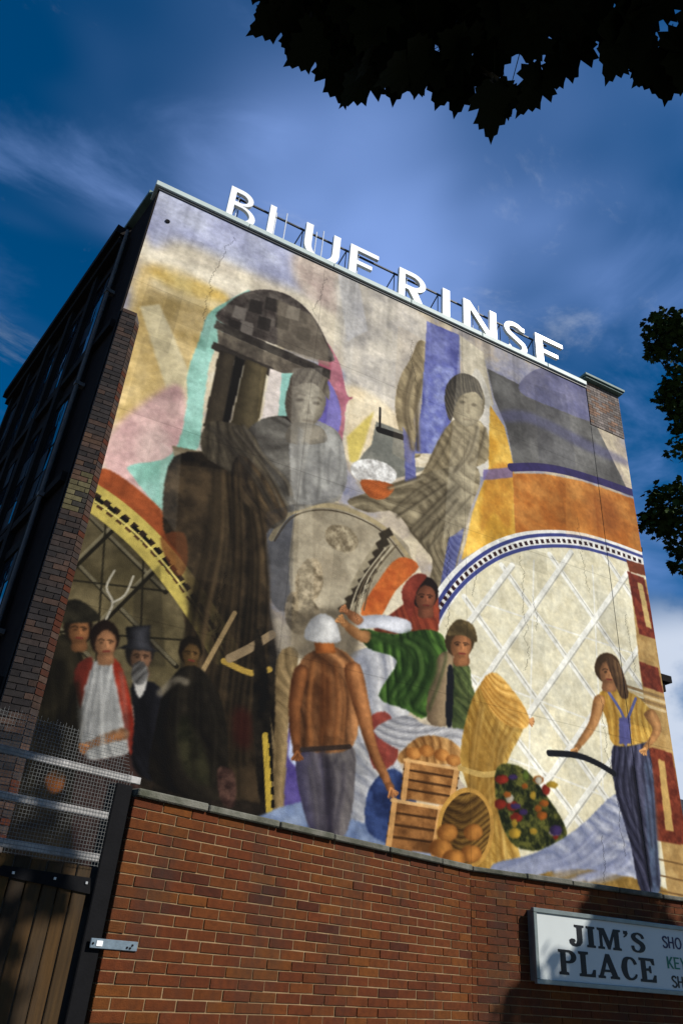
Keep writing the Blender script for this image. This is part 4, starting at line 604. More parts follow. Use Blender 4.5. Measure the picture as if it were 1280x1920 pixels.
('l',[(1.49,3.79),(1.44,3.73)],0.05,(176,130,90),1.0,0,1,0),
('l',[(1.5,3.77),(1.45,3.72)],0.018,(96,64,40),0.8,0,1,0),
('l',[(1.49,3.79),(1.42,3.76)],0.05,(176,130,90),1.0,0,1,0),
('l',[(1.5,3.77),(1.43,3.75)],0.018,(96,64,40),0.8,0,1,0),
('l',[(1.49,3.79),(1.41,3.79)],0.05,(176,130,90),1.0,0,1,0),
('l',[(1.5,3.77),(1.42,3.78)],0.018,(96,64,40),0.8,0,1,0),
('f',[(1.35,3.34),(1.35,3.28),(1.33,3.23),(1.29,3.2),(1.24,3.19),(1.18,3.21),(1.14,3.25),(1.11,3.31),(1.11,3.36),(1.13,3.41),(1.17,3.45),(1.22,3.46),(1.28,3.44),(1.33,3.4)],(96,62,34),(150,98,52),'round',0,1,1.0,0),
('l',[(1.34,5.47),(1.37,5.72),(1.24,5.92),(1.29,6.19)],0.03,(170,164,148),1.0,0,1,0),
('l',[(1.37,5.72),(1.51,5.88),(1.56,6.18)],0.03,(170,164,148),1.0,0,1,0),
('f',[(2.73,5.34),(2.72,5.25),(2.67,5.17),(2.61,5.12),(2.53,5.11),(2.46,5.14),(2.41,5.21),(2.39,5.29),(2.39,5.38),(2.44,5.46),(2.5,5.51),(2.58,5.52),(2.65,5.49),(2.7,5.43)],(28,23,18),(40,34,26),'round',0,1,1.0,0),
('f',[(2.71,5.27),(2.7,5.2),(2.67,5.14),(2.62,5.1),(2.57,5.09),(2.52,5.12),(2.48,5.17),(2.46,5.24),(2.47,5.31),(2.5,5.37),(2.54,5.41),(2.6,5.41),(2.65,5.39),(2.69,5.34)],(73,58,36),(112,88,56),'round',0,1,1.0,0),
('f',[(2.53,5.15),(2.67,5.18),(2.71,5.05),(2.54,5.01)],(73,58,36),(112,88,56),'round',0,1,1.0,0),
('f',[(2.56,5.27),(2.56,5.26),(2.55,5.25),(2.54,5.25),(2.53,5.25),(2.52,5.25),(2.51,5.25),(2.51,5.25),(2.51,5.26),(2.52,5.27),(2.53,5.27),(2.54,5.27),(2.55,5.27),(2.55,5.27)],(39,30,19),(39,30,19),'mott',0,1,0.95,0),
('f',[(2.65,5.28),(2.65,5.27),(2.64,5.27),(2.64,5.26),(2.63,5.26),(2.62,5.26),(2.61,5.26),(2.61,5.27),(2.61,5.27),(2.61,5.28),(2.62,5.28),(2.63,5.29),(2.64,5.29),(2.65,5.28)],(39,30,19),(39,30,19),'mott',0,1,0.95,0),
('l',[(2.49,5.27),(2.52,5.29),(2.56,5.29)],0.026,(39,30,19),0.6,0,1,0),
('l',[(2.6,5.29),(2.63,5.3),(2.66,5.29)],0.026,(39,30,19),0.6,0,1,0),
('f',[(2.57,5.27),(2.61,5.22),(2.58,5.21)],(73,58,36),(73,58,36),'mott',0,0,0.6,0),
('l',[(2.6,5.28),(2.61,5.23)],0.03,(125,98,62),0.7,0,1,0),
('l',[(2.57,5.17),(2.64,5.17)],0.03,(126,60,52),0.85,0,1,0),
('f',[(2.67,5.24),(2.67,5.23),(2.66,5.21),(2.64,5.2),(2.63,5.2),(2.61,5.2),(2.6,5.21),(2.59,5.23),(2.59,5.24),(2.6,5.25),(2.62,5.26),(2.63,5.27),(2.65,5.27),(2.66,5.26)],(125,98,62),(125,98,62),'mott',0,1,0.5,2),
('f',[(2.45,5.28),(2.51,5.24),(2.55,5.13),(2.5,5.15)],(73,58,36),(73,58,36),'mott',0,1,0.55,2),
('l',[(2.57,5.13),(2.64,5.14)],0.04,(73,58,36),0.6,1,1,0),
('f',[(2.32,4.71),(2.52,5.06),(2.83,5.05),(3.18,4.6),(3.39,3.77),(3.37,3.42),(2.42,3.48),(2.3,4.07)],(22,20,18),(58,52,42),'drape',(0.4,0.3),1,1.0,0),
('l',[(2.26,4.63),(2.44,4.85),(2.59,4.85)],0.1,(130,122,106),0.8,1,1,0),
('f',[(2.58,4.12),(2.67,4.42),(2.97,4.05),(3.19,3.6),(2.81,3.67)],(34,36,24),(70,68,48),'mott',0.16,1,0.8,2),
('f',[(3.23,3.81),(3.47,3.78),(3.53,3.38),(3.33,3.42)],(60,44,40),(100,76,66),'mott',0.12,1,1.0,0),
('l',[(0.7,4.36),(0.77,3.98),(0.97,3.09)],0.18,(14,13,10),0.27,2,1,0),
('l',[(0.7,4.36),(0.77,3.98),(0.97,3.09)],0.08399999999999999,(14,13,10),0.54,1,1,0),
('l',[(0.72,4.36),(0.79,3.97),(0.99,3.09)],0.096,(74,68,52),0.37502558152186377,1,1,0),
('l',[(0.78,4.68),(0.9,3.99),(1.12,3.01)],0.063,(14,13,10),0.27,2,1,0),
('l',[(0.78,4.68),(0.9,3.99),(1.12,3.01)],0.029399999999999996,(14,13,10),0.54,1,1,0),
('l',[(0.79,4.68),(0.92,3.99),(1.13,3.01)],0.0336,(74,68,52),0.22776605869855832,1,1,0),
('l',[(0.81,4.71),(0.99,4.02),(1.14,3.43)],0.09,(14,13,10),0.27,2,1,0),
('l',[(0.81,4.71),(0.99,4.02),(1.14,3.43)],0.041999999999999996,(14,13,10),0.54,1,1,0),
('l',[(0.82,4.7),(1.01,4.02),(1.16,3.42)],0.048,(74,68,52),0.3349693723375014,1,1,0),
('l',[(0.94,4.75),(1.11,4.03),(1.25,3.41)],0.18,(14,13,10),0.27,2,1,0),
('l',[(0.94,4.75),(1.11,4.03),(1.25,3.41)],0.08399999999999999,(14,13,10),0.54,1,1,0),
('l',[(0.96,4.75),(1.13,4.03),(1.27,3.4)],0.096,(74,68,52),0.19243199955811566,1,1,0),
('l',[(1.12,4.49),(1.22,4.07),(1.46,2.87)],0.063,(14,13,10),0.27,2,1,0),
('l',[(1.12,4.49),(1.22,4.07),(1.46,2.87)],0.029399999999999996,(14,13,10),0.54,1,1,0),
('l',[(1.14,4.48),(1.24,4.07),(1.47,2.87)],0.0336,(74,68,52),0.30093341789906664,1,1,0),
('l',[(1.18,4.52),(1.3,4.1),(1.4,3.39)],0.135,(14,13,10),0.27,2,1,0),
('l',[(1.18,4.52),(1.3,4.1),(1.4,3.39)],0.063,(14,13,10),0.54,1,1,0),
('l',[(1.19,4.52),(1.32,4.1),(1.41,3.38)],0.072,(74,68,52),0.18764211157463298,1,1,0),
('l',[(1.34,4.51),(1.4,4.22),(1.56,3.78)],0.041999999999999996,(120,120,118),0.315,2,1,0),
('l',[(1.34,4.51),(1.4,4.22),(1.56,3.78)],0.019599999999999996,(120,120,118),0.63,1,1,0),
('l',[(1.36,4.51),(1.42,4.22),(1.57,3.78)],0.0224,(226,224,216),0.36352245202853045,1,1,0),
('l',[(1.41,4.54),(1.47,4.26),(1.53,4.0)],0.041999999999999996,(120,120,118),0.315,2,1,0),
('l',[(1.41,4.54),(1.47,4.26),(1.53,4.0)],0.019599999999999996,(120,120,118),0.63,1,1,0),
('l',[(1.42,4.54),(1.48,4.25),(1.55,4.0)],0.0224,(226,224,216),0.45364065836392936,1,1,0),
('l',[(1.44,4.75),(1.55,4.27),(1.67,3.82)],0.09,(120,120,118),0.315,2,1,0),
('l',[(1.44,4.75),(1.55,4.27),(1.67,3.82)],0.041999999999999996,(120,120,118),0.63,1,1,0),
('l',[(1.45,4.75),(1.57,4.26),(1.69,3.81)],0.048,(226,224,216),0.5198282791202922,1,1,0),
('l',[(1.51,4.75),(1.63,4.29),(1.7,4.02)],0.12,(120,120,118),0.315,2,1,0),
('l',[(1.51,4.75),(1.63,4.29),(1.7,4.02)],0.055999999999999994,(120,120,118),0.63,1,1,0),
('l',[(1.53,4.75),(1.64,4.28),(1.71,4.02)],0.064,(226,224,216),0.31430641499819534,1,1,0),
('l',[(1.6,4.57),(1.67,4.29),(1.73,4.04)],0.041999999999999996,(120,120,118),0.315,2,1,0),
('l',[(1.6,4.57),(1.67,4.29),(1.73,4.04)],0.019599999999999996,(120,120,118),0.63,1,1,0),
('l',[(1.61,4.57),(1.68,4.28),(1.74,4.03)],0.0224,(226,224,216),0.23763179069828125,1,1,0),
('l',[(1.65,4.58),(1.74,4.3),(1.8,4.05)],0.09,(120,120,118),0.315,2,1,0),
('l',[(1.65,4.58),(1.74,4.3),(1.8,4.05)],0.041999999999999996,(120,120,118),0.63,1,1,0),
('l',[(1.66,4.58),(1.76,4.3),(1.82,4.05)],0.048,(226,224,216),0.2571993868970401,1,1,0),
('l',[(1.69,4.8),(1.85,4.33),(1.98,3.86)],0.041999999999999996,(120,120,118),0.315,2,1,0),
('l',[(1.69,4.8),(1.85,4.33),(1.98,3.86)],0.019599999999999996,(120,120,118),0.63,1,1,0),
('l',[(1.7,4.8),(1.87,4.33),(2.0,3.85)],0.0224,(226,224,216),0.21756944996944666,1,1,0),
('l',[(2.41,4.8),(2.45,4.22),(2.64,3.65)],0.063,(12,11,10),0.27,2,1,0),
('l',[(2.41,4.8),(2.45,4.22),(2.64,3.65)],0.029399999999999996,(12,11,10),0.54,1,1,0),
('l',[(2.42,4.79),(2.46,4.22),(2.66,3.65)],0.0336,(84,76,62),0.22111433839876798,1,1,0),
('l',[(2.49,4.81),(2.55,4.23),(2.63,3.89)],0.063,(12,11,10),0.27,2,1,0),
('l',[(2.49,4.81),(2.55,4.23),(2.63,3.89)],0.029399999999999996,(12,11,10),0.54,1,1,0),
('l',[(2.5,4.8),(2.57,4.22),(2.65,3.89)],0.0336,(84,76,62),0.41034297671122283,1,1,0),
('l',[(2.65,4.82),(2.76,4.26),(2.93,3.63)],0.045,(12,11,10),0.27,2,1,0),
('l',[(2.65,4.82),(2.76,4.26),(2.93,3.63)],0.020999999999999998,(12,11,10),0.54,1,1,0),
('l',[(2.67,4.81),(2.77,4.25),(2.95,3.62)],0.024,(84,76,62),0.3215846136812331,1,1,0),
('l',[(2.74,4.85),(2.84,4.27),(2.91,3.9)],0.063,(12,11,10),0.27,2,1,0),
('l',[(2.74,4.85),(2.84,4.27),(2.91,3.9)],0.029399999999999996,(12,11,10),0.54,1,1,0),
('l',[(2.76,4.84),(2.85,4.26),(2.93,3.9)],0.0336,(84,76,62),0.355975978391285,1,1,0),
('l',[(2.94,4.6),(3.06,4.28),(3.12,3.91)],0.063,(12,11,10),0.27,2,1,0),
('l',[(2.94,4.6),(3.06,4.28),(3.12,3.91)],0.029399999999999996,(12,11,10),0.54,1,1,0),
('l',[(2.95,4.6),(3.07,4.27),(3.13,3.9)],0.0336,(84,76,62),0.4284597950126186,1,1,0),
('l',[(2.98,4.65),(3.1,4.32),(3.17,3.63)],0.09,(12,11,10),0.27,2,1,0),
('l',[(2.98,4.65),(3.1,4.32),(3.17,3.63)],0.041999999999999996,(12,11,10),0.54,1,1,0),
('l',[(2.99,4.64),(3.11,4.32),(3.19,3.63)],0.048,(84,76,62),0.4514583098556386,1,1,0),
('f',[(3.49,5.86),(3.73,5.34),(3.96,4.22),(4.14,3.4),(3.91,3.4),(3.63,4.53)],(24,22,20),(52,46,38),'mott',0.3,1,1.0,0),
('f',[(3.88,5.54),(4.21,5.66),(4.16,4.64),(4.26,3.38),(4.07,3.39),(3.95,4.6)],(112,96,68),(168,146,108),'drape',(0.18,0.1),1,1.0,0),
('l',[(3.84,4.35),(3.94,3.86),(4.03,3.38)],0.1,(184,160,70),1.0,0,1,0),
('l',[(3.9,4.36),(4.0,3.87),(4.08,3.39)],0.05,(30,28,24),1.0,0,1,0.1),
('f',[(4.17,5.11),(4.33,5.07),(4.38,4.15),(4.63,3.37),(4.27,3.36),(4.2,4.12)],(84,72,130),(108,96,150),'mott',0.3,1,1.0,0),
('f',[(4.19,4.96),(4.31,4.82),(4.36,4.0),(4.22,4.12)],(186,194,214),(186,194,214),'mott',0,0,1.0,0),
('f',[(3.99,3.35),(4.6,3.61),(5.62,3.9),(6.55,3.44),(7.02,2.92),(3.87,3.1)],(112,128,158),(164,176,196),'mott',0.4,1,1.0,0),
('f',[(4.94,5.7),(5.89,6.2),(6.41,6.04),(6.22,5.21),(5.95,4.58),(6.16,4.06),(5.82,3.49),(5.11,3.54),(4.87,4.38)],(140,142,150),(208,206,202),'drape',(0.32,0.9),1,1.0,0),
('f',[(5.47,4.89),(5.84,5.05),(6.01,4.43),(5.6,4.2)],(120,42,32),(146,56,40),'mott',0.2,1,0.8,0),
('f',[(5.53,3.89),(5.96,4.26),(6.35,3.86),(6.18,3.25),(5.56,3.32)],(42,56,92),(70,88,130),'mott',0.3,1,1.0,0),
('f',[(4.14,6.3),(5.02,6.53),(5.17,5.84),(4.17,5.61)],(96,88,74),(120,110,92),'mott',0.3,1,0.8,3),
('f',[(4.36,4.29),(5.17,4.48),(5.29,4.08),(5.22,3.27),(4.9,3.09),(4.59,3.33)],(84,80,86),(158,150,142),'drape',(0.32,0.12),1,1.0,0),
('f',[(4.35,4.14),(4.7,4.35),(4.87,3.65),(5.08,2.98),(4.73,3.14),(4.48,3.59)],(70,66,88),(132,126,132),'round',0,1,1.0,0),
('f',[(4.24,5.46),(4.43,5.74),(4.83,5.9),(5.17,5.76),(5.3,5.35),(5.22,4.45),(4.41,4.29),(4.26,4.89)],(82,56,36),(186,138,92),'drape',(0.45,0.15),1,1.0,0),
('f',[(4.58,5.62),(4.75,5.57),(4.8,4.37),(4.7,4.35)],(84,48,22),(84,48,22),'mott',0,1,0.6,4),
('f',[(5.0,5.6),(5.24,4.98),(5.47,4.47),(5.81,3.99),(5.92,4.05),(5.64,4.55),(5.49,5.09),(5.27,5.72)],(96,60,34),(196,142,92),'round',0,1,1.0,0),
('l',[(5.2,5.68),(5.43,5.05),(5.62,4.52)],0.03,(196,142,92),0.6,1,1,0),
('f',[(5.93,3.91),(5.9,3.9),(5.86,3.91),(5.83,3.93),(5.82,3.96),(5.81,3.99),(5.82,4.02),(5.85,4.04),(5.88,4.05),(5.91,4.05),(5.94,4.03),(5.96,4.0),(5.97,3.96),(5.96,3.93)],(96,60,34),(196,142,92),'round',0,1,1.0,0),
('l',[(5.91,3.95),(6.02,3.91)],0.05,(196,142,92),1.0,0,1,0),
('l',[(5.92,3.93),(6.03,3.9)],0.018,(96,60,34),0.8,0,1,0),
('l',[(5.91,3.95),(5.99,3.88)],0.05,(196,142,92),1.0,0,1,0),
('l',[(5.92,3.93),(6.0,3.86)],0.018,(96,60,34),0.8,0,1,0),
('l',[(5.91,3.95),(5.94,3.85)],0.05,(196,142,92),1.0,0,1,0),
('l',[(5.92,3.93),(5.94,3.84)],0.018,(96,60,34),0.8,0,1,0),
('l',[(5.91,3.95),(5.88,3.84)],0.05,(196,142,92),1.0,0,1,0),
('l',[(5.92,3.93),(5.89,3.83)],0.018,(96,60,34),0.8,0,1,0),
('f',[(4.18,5.42),(4.14,4.79),(4.27,4.28),(4.39,4.3),(4.34,4.82),(4.41,5.43)],(78,48,28),(150,102,62),'round',0,1,1.0,0),
('l',[(4.35,5.44),(4.29,4.82)],0.03,(150,102,62),0.6,1,1,0),
('f',[(4.35,4.17),(4.32,4.17),(4.3,4.18),(4.28,4.21),(4.27,4.25),(4.28,4.28),(4.3,4.31),(4.33,4.32),(4.36,4.32),(4.38,4.3),(4.4,4.27),(4.41,4.24),(4.4,4.21),(4.38,4.18)],(78,48,28),(150,102,62),'round',0,1,1.0,0),
('l',[(4.35,4.21),(4.43,4.14)],0.05,(150,102,62),1.0,0,1,0),
('l',[(4.36,4.19),(4.44,4.13)],0.018,(78,48,28),0.8,0,1,0),
('l',[(4.35,4.21),(4.39,4.12)],0.05,(150,102,62),1.0,0,1,0),
('l',[(4.36,4.19),(4.4,4.11)],0.018,(78,48,28),0.8,0,1,0),
('l',[(4.35,4.21),(4.34,4.11)],0.05,(150,102,62),1.0,0,1,0),
('l',[(4.36,4.19),(4.35,4.1)],0.018,(78,48,28),0.8,0,1,0),
('l',[(4.35,4.21),(4.29,4.11)],0.05,(150,102,62),1.0,0,1,0),
('l',[(4.36,4.19),(4.3,4.1)],0.018,(78,48,28),0.8,0,1,0),
('f',[(4.39,6.14),(4.73,6.18),(4.84,5.81),(4.5,5.73)],(110,66,30),(180,116,60),'round',0,0,1.0,0),
('f',[(4.31,5.9),(4.32,6.18),(4.51,6.39),(4.75,6.37),(4.87,6.17),(4.86,5.99)],(134,134,134),(214,212,206),'round',0,1,1.0,0),
('l',[(4.56,4.03),(4.66,3.73),(4.78,3.22)],0.135,(58,54,66),0.27,2,1,0),
('l',[(4.56,4.03),(4.66,3.73),(4.78,3.22)],0.063,(58,54,66),0.54,1,1,0),
('l',[(4.58,4.03),(4.68,3.73),(4.8,3.21)],0.072,(176,168,160),0.3488905059189199,1,1,0),
('l',[(4.56,4.26),(4.74,3.77),(4.85,3.22)],0.18,(58,54,66),0.27,2,1,0),
('l',[(4.56,4.26),(4.74,3.77),(4.85,3.22)],0.08399999999999999,(58,54,66),0.54,1,1,0),
('l',[(4.59,4.26),(4.76,3.77),(4.88,3.22)],0.096,(176,168,160),0.1893924190364118,1,1,0),
('l',[(4.74,4.3),(4.87,3.8),(4.88,3.19)],0.135,(58,54,66),0.27,2,1,0),
('l',[(4.74,4.3),(4.87,3.8),(4.88,3.19)],0.063,(58,54,66),0.54,1,1,0),
('l',[(4.76,4.3),(4.89,3.79),(4.9,3.18)],0.072,(176,168,160),0.19295593494741306,1,1,0),
('l',[(4.85,4.11),(4.93,3.8),(4.93,3.46)],0.045,(58,54,66),0.27,2,1,0),
('l',[(4.85,4.11),(4.93,3.8),(4.93,3.46)],0.020999999999999998,(58,54,66),0.54,1,1,0),
('l',[(4.87,4.1),(4.94,3.8),(4.94,3.46)],0.024,(176,168,160),0.4572087897890246,1,1,0),
('l',[(4.94,4.13),(5.02,3.83),(4.97,3.2)],0.135,(58,54,66),0.27,2,1,0),
('l',[(4.94,4.13),(5.02,3.83),(4.97,3.2)],0.063,(58,54,66),0.54,1,1,0),
('l',[(4.96,4.12),(5.04,3.82),(4.99,3.2)],0.072,(176,168,160),0.41740572800294873,1,1,0),
('l',[(5.09,4.16),(5.12,3.83),(5.01,3.17)],0.135,(58,54,66),0.27,2,1,0),
('l',[(5.09,4.16),(5.12,3.83),(5.01,3.17)],0.063,(58,54,66),0.54,1,1,0),
('l',[(5.11,4.15),(5.14,3.83),(5.03,3.17)],0.072,(176,168,160),0.21570443245622695,1,1,0),
('l',[(4.46,5.59),(4.45,4.93),(4.53,4.37)],0.15000000000000002,(76,44,22),0.27,2,1,0),
('l',[(4.46,5.59),(4.45,4.93),(4.53,4.37)],0.06999999999999999,(76,44,22),0.54,1,1,0),
('l',[(4.48,5.58),(4.47,4.93),(4.55,4.36)],0.08000000000000002,(204,146,90),0.45947767596044864,1,1,0),
('l',[(4.52,5.33),(4.53,4.96),(4.55,4.64)],0.037500000000000006,(76,44,22),0.27,2,1,0),
('l',[(4.52,5.33),(4.53,4.96),(4.55,4.64)],0.017499999999999998,(76,44,22),0.54,1,1,0),
('l',[(4.54,5.33),(4.55,4.96),(4.57,4.63)],0.020000000000000004,(204,146,90),0.2325486952308844,1,1,0),
('l',[(4.63,5.63),(4.7,4.96),(4.72,4.39)],0.037500000000000006,(76,44,22),0.27,2,1,0),
('l',[(4.63,5.63),(4.7,4.96),(4.72,4.39)],0.017499999999999998,(76,44,22),0.54,1,1,0),
('l',[(4.65,5.62),(4.72,4.96),(4.73,4.38)],0.020000000000000004,(204,146,90),0.43053503763986706,1,1,0),
('l',[(4.75,5.38),(4.8,5.01),(4.83,4.69)],0.11250000000000002,(76,44,22),0.27,2,1,0),
('l',[(4.75,5.38),(4.8,5.01),(4.83,4.69)],0.052500000000000005,(76,44,22),0.54,1,1,0),
('l',[(4.77,5.38),(4.82,5.0),(4.84,4.68)],0.06000000000000001,(204,146,90),0.2207158902181108,1,1,0),
('l',[(4.84,5.63),(4.93,5.03),(4.93,4.44)],0.15000000000000002,(76,44,22),0.27,2,1,0),
('l',[(4.84,5.63),(4.93,5.03),(4.93,4.44)],0.06999999999999999,(76,44,22),0.54,1,1,0),
('l',[(4.86,5.63),(4.96,5.03),(4.95,4.44)],0.08000000000000002,(204,146,90),0.30566727501746543,1,1,0),
('l',[(4.95,5.42),(5.04,5.04),(5.04,4.45)],0.05249999999999999,(76,44,22),0.27,2,1,0),
('l',[(4.95,5.42),(5.04,5.04),(5.04,4.45)],0.024499999999999997,(76,44,22),0.54,1,1,0),
('l',[(4.97,5.42),(5.06,5.04),(5.05,4.45)],0.027999999999999997,(204,146,90),0.4488134326428392,1,1,0),
('l',[(5.03,5.7),(5.1,5.08),(5.1,4.73)],0.05249999999999999,(76,44,22),0.27,2,1,0),
('l',[(5.03,5.7),(5.1,5.08),(5.1,4.73)],0.024499999999999997,(76,44,22),0.54,1,1,0),
('l',[(5.05,5.7),(5.12,5.07),(5.12,4.73)],0.027999999999999997,(204,146,90),0.2609017251765,1,1,0),
('l',[(4.82,4.22),(4.9,3.72),(4.97,3.1)],0.1,(46,42,54),0.8,2,1,0),
('l',[(4.42,4.26),(5.18,4.44)],0.07,(60,52,50),0.8,0,1,0),
('f',[(6.07,7.01),(6.38,7.55),(6.69,7.49),(6.74,6.69),(6.51,6.49),(5.93,6.39),(5.48,6.37)],(108,52,38),(160,84,58),'drape',(0.2,0.4),1,1.0,0),
('f',[(6.16,6.69),(5.6,6.66),(5.19,6.5),(5.21,6.32),(5.58,6.41),(6.11,6.43)],(150,152,158),(222,222,224),'round',0,1,1.0,0),
('l',[(6.2,6.58),(5.66,6.55)],0.03,(222,222,224),0.6,1,1,0),
('f',[(5.28,6.51),(5.06,6.59),(4.99,6.47),(5.19,6.37)],(110,74,48),(182,132,92),'round',0,1,1.0,0),
('l',[(5.27,6.45)],0.03,(182,132,92),0.6,1,1,0),
('f',[(4.93,6.57),(4.94,6.59),(4.97,6.6),(5.0,6.6),(5.03,6.59),(5.05,6.57),(5.05,6.55),(5.05,6.52),(5.03,6.5),(5.0,6.49),(4.97,6.49),(4.94,6.5),(4.92,6.52),(4.92,6.55)],(110,74,48),(182,132,92),'round',0,1,1.0,0),
('l',[(4.96,6.56),(4.86,6.53)],0.05,(182,132,92),1.0,0,1,0),
('l',[(4.96,6.55),(4.87,6.52)],0.018,(110,74,48),0.8,0,1,0),
('l',[(4.96,6.56),(4.87,6.57)],0.05,(182,132,92),1.0,0,1,0),
('l',[(4.96,6.55),(4.88,6.56)],0.018,(110,74,48),0.8,0,1,0),
('l',[(4.96,6.56),(4.89,6.61)],0.05,(182,132,92),1.0,0,1,0),
('l',[(4.96,6.55),(4.91,6.6)],0.018,(110,74,48),0.8,0,1,0),
('l',[(4.96,6.56),(4.93,6.64)],0.05,(182,132,92),1.0,0,1,0),
('l',[(4.96,6.55),(4.94,6.63)],0.018,(110,74,48),0.8,0,1,0),
('f',[(6.73,7.36),(6.69,7.21),(6.6,7.08),(6.48,7.0),(6.35,6.98),(6.24,7.02),(6.17,7.11),(6.15,7.25),(6.19,7.39),(6.28,7.52),(6.4,7.61),(6.53,7.63),(6.65,7.59),(6.72,7.49)],(30,22,21),(44,32,30),'round',0,1,1.0,0),
('f',[(6.68,7.24),(6.64,7.13),(6.58,7.03),(6.49,6.96),(6.4,6.95),(6.33,6.98),(6.28,7.06),(6.27,7.17),(6.3,7.28),(6.36,7.38),(6.45,7.45),(6.54,7.46),(6.62,7.43),(6.67,7.35)],(99,64,47),(150,98,72),'round',0,1,1.0,0),
('f',[(6.36,7.03),(6.59,7.09),(6.62,6.89),(6.34,6.82)],(99,64,47),(150,98,72),'round',0,1,1.0,0),
('f',[(6.43,7.22),(6.43,7.21),(6.42,7.2),(6.4,7.19),(6.38,7.19),(6.37,7.19),(6.36,7.19),(6.35,7.2),(6.35,7.21),(6.37,7.22),(6.38,7.23),(6.4,7.23),(6.42,7.23),(6.43,7.23)],(52,34,25),(52,34,25),'mott',0,1,0.95,0),
('f',[(6.59,7.25),(6.58,7.24),(6.57,7.23),(6.56,7.22),(6.54,7.22),(6.53,7.22),(6.52,7.22),(6.51,7.23),(6.52,7.24),(6.53,7.25),(6.54,7.26),(6.56,7.26),(6.57,7.26),(6.58,7.26)],(52,34,25),(52,34,25),'mott',0,1,0.95,0),
('l',[(6.32,7.22),(6.38,7.26),(6.44,7.26)],0.026,(52,34,25),0.6,0,1,0),
('l',[(6.5,7.27),(6.56,7.29),(6.61,7.28)],0.026,(52,34,25),0.6,0,1,0),
('f',[(6.46,7.23),(6.5,7.15),(6.45,7.13)],(99,64,47),(99,64,47),'mott',0,0,0.6,0),
('l',[(6.5,7.24),(6.51,7.17)],0.03,(168,109,80),0.7,0,1,0),
('l',[(6.43,7.06),(6.53,7.08)],0.03,(126,60,52),0.85,0,1,0),
('f',[(6.6,7.2),(6.6,7.17),(6.58,7.15),(6.56,7.13),(6.53,7.12),(6.5,7.13),(6.49,7.14),(6.48,7.16),(6.49,7.19),(6.5,7.21),(6.53,7.23),(6.56,7.23),(6.58,7.23),(6.6,7.22)],(168,109,80),(168,109,80),'mott',0,1,0.5,2),
('f',[(6.27,7.24),(6.34,7.18),(6.37,7.01),(6.3,7.03)],(99,64,47),(99,64,47),'mott',0,1,0.55,2),
('l',[(6.42,7.01),(6.53,7.04)],0.04,(99,64,47),0.6,1,1,0),
('f',[(5.98,7.18),(6.22,7.58),(6.49,7.64),(6.28,7.27),(6.18,6.74)],(120,56,44),(150,76,58),'mott',0.2,1,1.0,0),
('f',[(5.23,6.31),(5.88,6.38),(6.5,6.63),(6.88,6.54),(6.89,5.88),(6.52,5.14),(6.12,5.19),(5.63,5.3),(5.95,5.94),(5.4,6.03)],(34,58,26),(98,132,62),'drape',(0.26,0.7),1,1.0,0),
('f',[(6.67,6.1),(7.05,6.29),(7.04,5.2),(6.53,5.1)],(110,94,74),(166,146,116),'round',0,1,1.0,0),
('f',[(7.05,6.19),(7.37,6.17),(7.47,5.73),(8.14,5.59),(8.01,5.39),(7.41,5.31),(7.24,4.81),(7.0,5.1)],(58,70,44),(126,138,84),'drape',(0.22,0.5),1,1.0,0),
('f',[(6.92,6.02),(7.04,6.0),(7.0,5.1),(6.89,5.17)],(34,38,46),(34,38,46),'mott',0,1,1.0,0),
('f',[(5.43,6.3),(5.21,6.31),(5.02,6.37),(4.95,6.27),(5.13,6.14),(5.38,6.11)],(116,82,50),(190,144,96),'round',0,1,1.0,0),
('l',[(5.46,6.22),(5.22,6.23)],0.03,(190,144,96),0.6,1,1,0),
('f',[(4.88,6.38),(4.9,6.4),(4.94,6.41),(4.97,6.41),(5.0,6.39),(5.02,6.36),(5.03,6.33),(5.02,6.31),(4.99,6.28),(4.96,6.27),(4.93,6.28),(4.89,6.29),(4.88,6.32),(4.87,6.35)],(116,82,50),(190,144,96),'round',0,1,1.0,0),
('l',[(4.92,6.36),(4.8,6.34)],0.05,(190,144,96),1.0,0,1,0),
('l',[(4.92,6.35),(4.81,6.32)],0.018,(116,82,50),0.8,0,1,0),
('l',[(4.92,6.36),(4.82,6.38)],0.05,(190,144,96),1.0,0,1,0),
('l',[(4.92,6.35),(4.83,6.37)],0.018,(116,82,50),0.8,0,1,0),
('l',[(4.92,6.36),(4.85,6.43)],0.05,(190,144,96),1.0,0,1,0),
('l',[(4.92,6.35),(4.86,6.41)],0.018,(116,82,50),0.8,0,1,0),
('l',[(4.92,6.36),(4.89,6.46)],0.05,(190,144,96),1.0,0,1,0),
('l',[(4.92,6.35),(4.9,6.45)],0.018,(116,82,50),0.8,0,1,0),
('f',[(7.99,5.42),(8.27,5.4),(8.48,5.43),(8.51,5.53),(8.33,5.55),(8.05,5.57)],(124,88,54),(200,152,102),'round',0,1,1.0,0),
('l',[(8.06,5.5),(8.35,5.49)],0.03,(200,152,102),0.6,1,1,0),
('f',[(8.63,5.48),(8.61,5.46),(8.58,5.44),(8.54,5.43),(8.51,5.43),(8.48,5.44),(8.46,5.46),(8.46,5.48),(8.48,5.5),(8.51,5.52),(8.54,5.53),(8.58,5.53),(8.61,5.52),(8.63,5.5)],(124,88,54),(200,152,102),'round',0,1,1.0,0),
('l',[(8.58,5.48),(8.69,5.54)],0.05,(200,152,102),1.0,0,1,0),
('l',[(8.6,5.46),(8.7,5.52)],0.018,(124,88,54),0.8,0,1,0),
('l',[(8.58,5.48),(8.7,5.5)],0.05,(200,152,102),1.0,0,1,0),
('l',[(8.6,5.46),(8.71,5.49)],0.018,(124,88,54),0.8,0,1,0),
('l',[(8.58,5.48),(8.68,5.46)],0.05,(200,152,102),1.0,0,1,0),
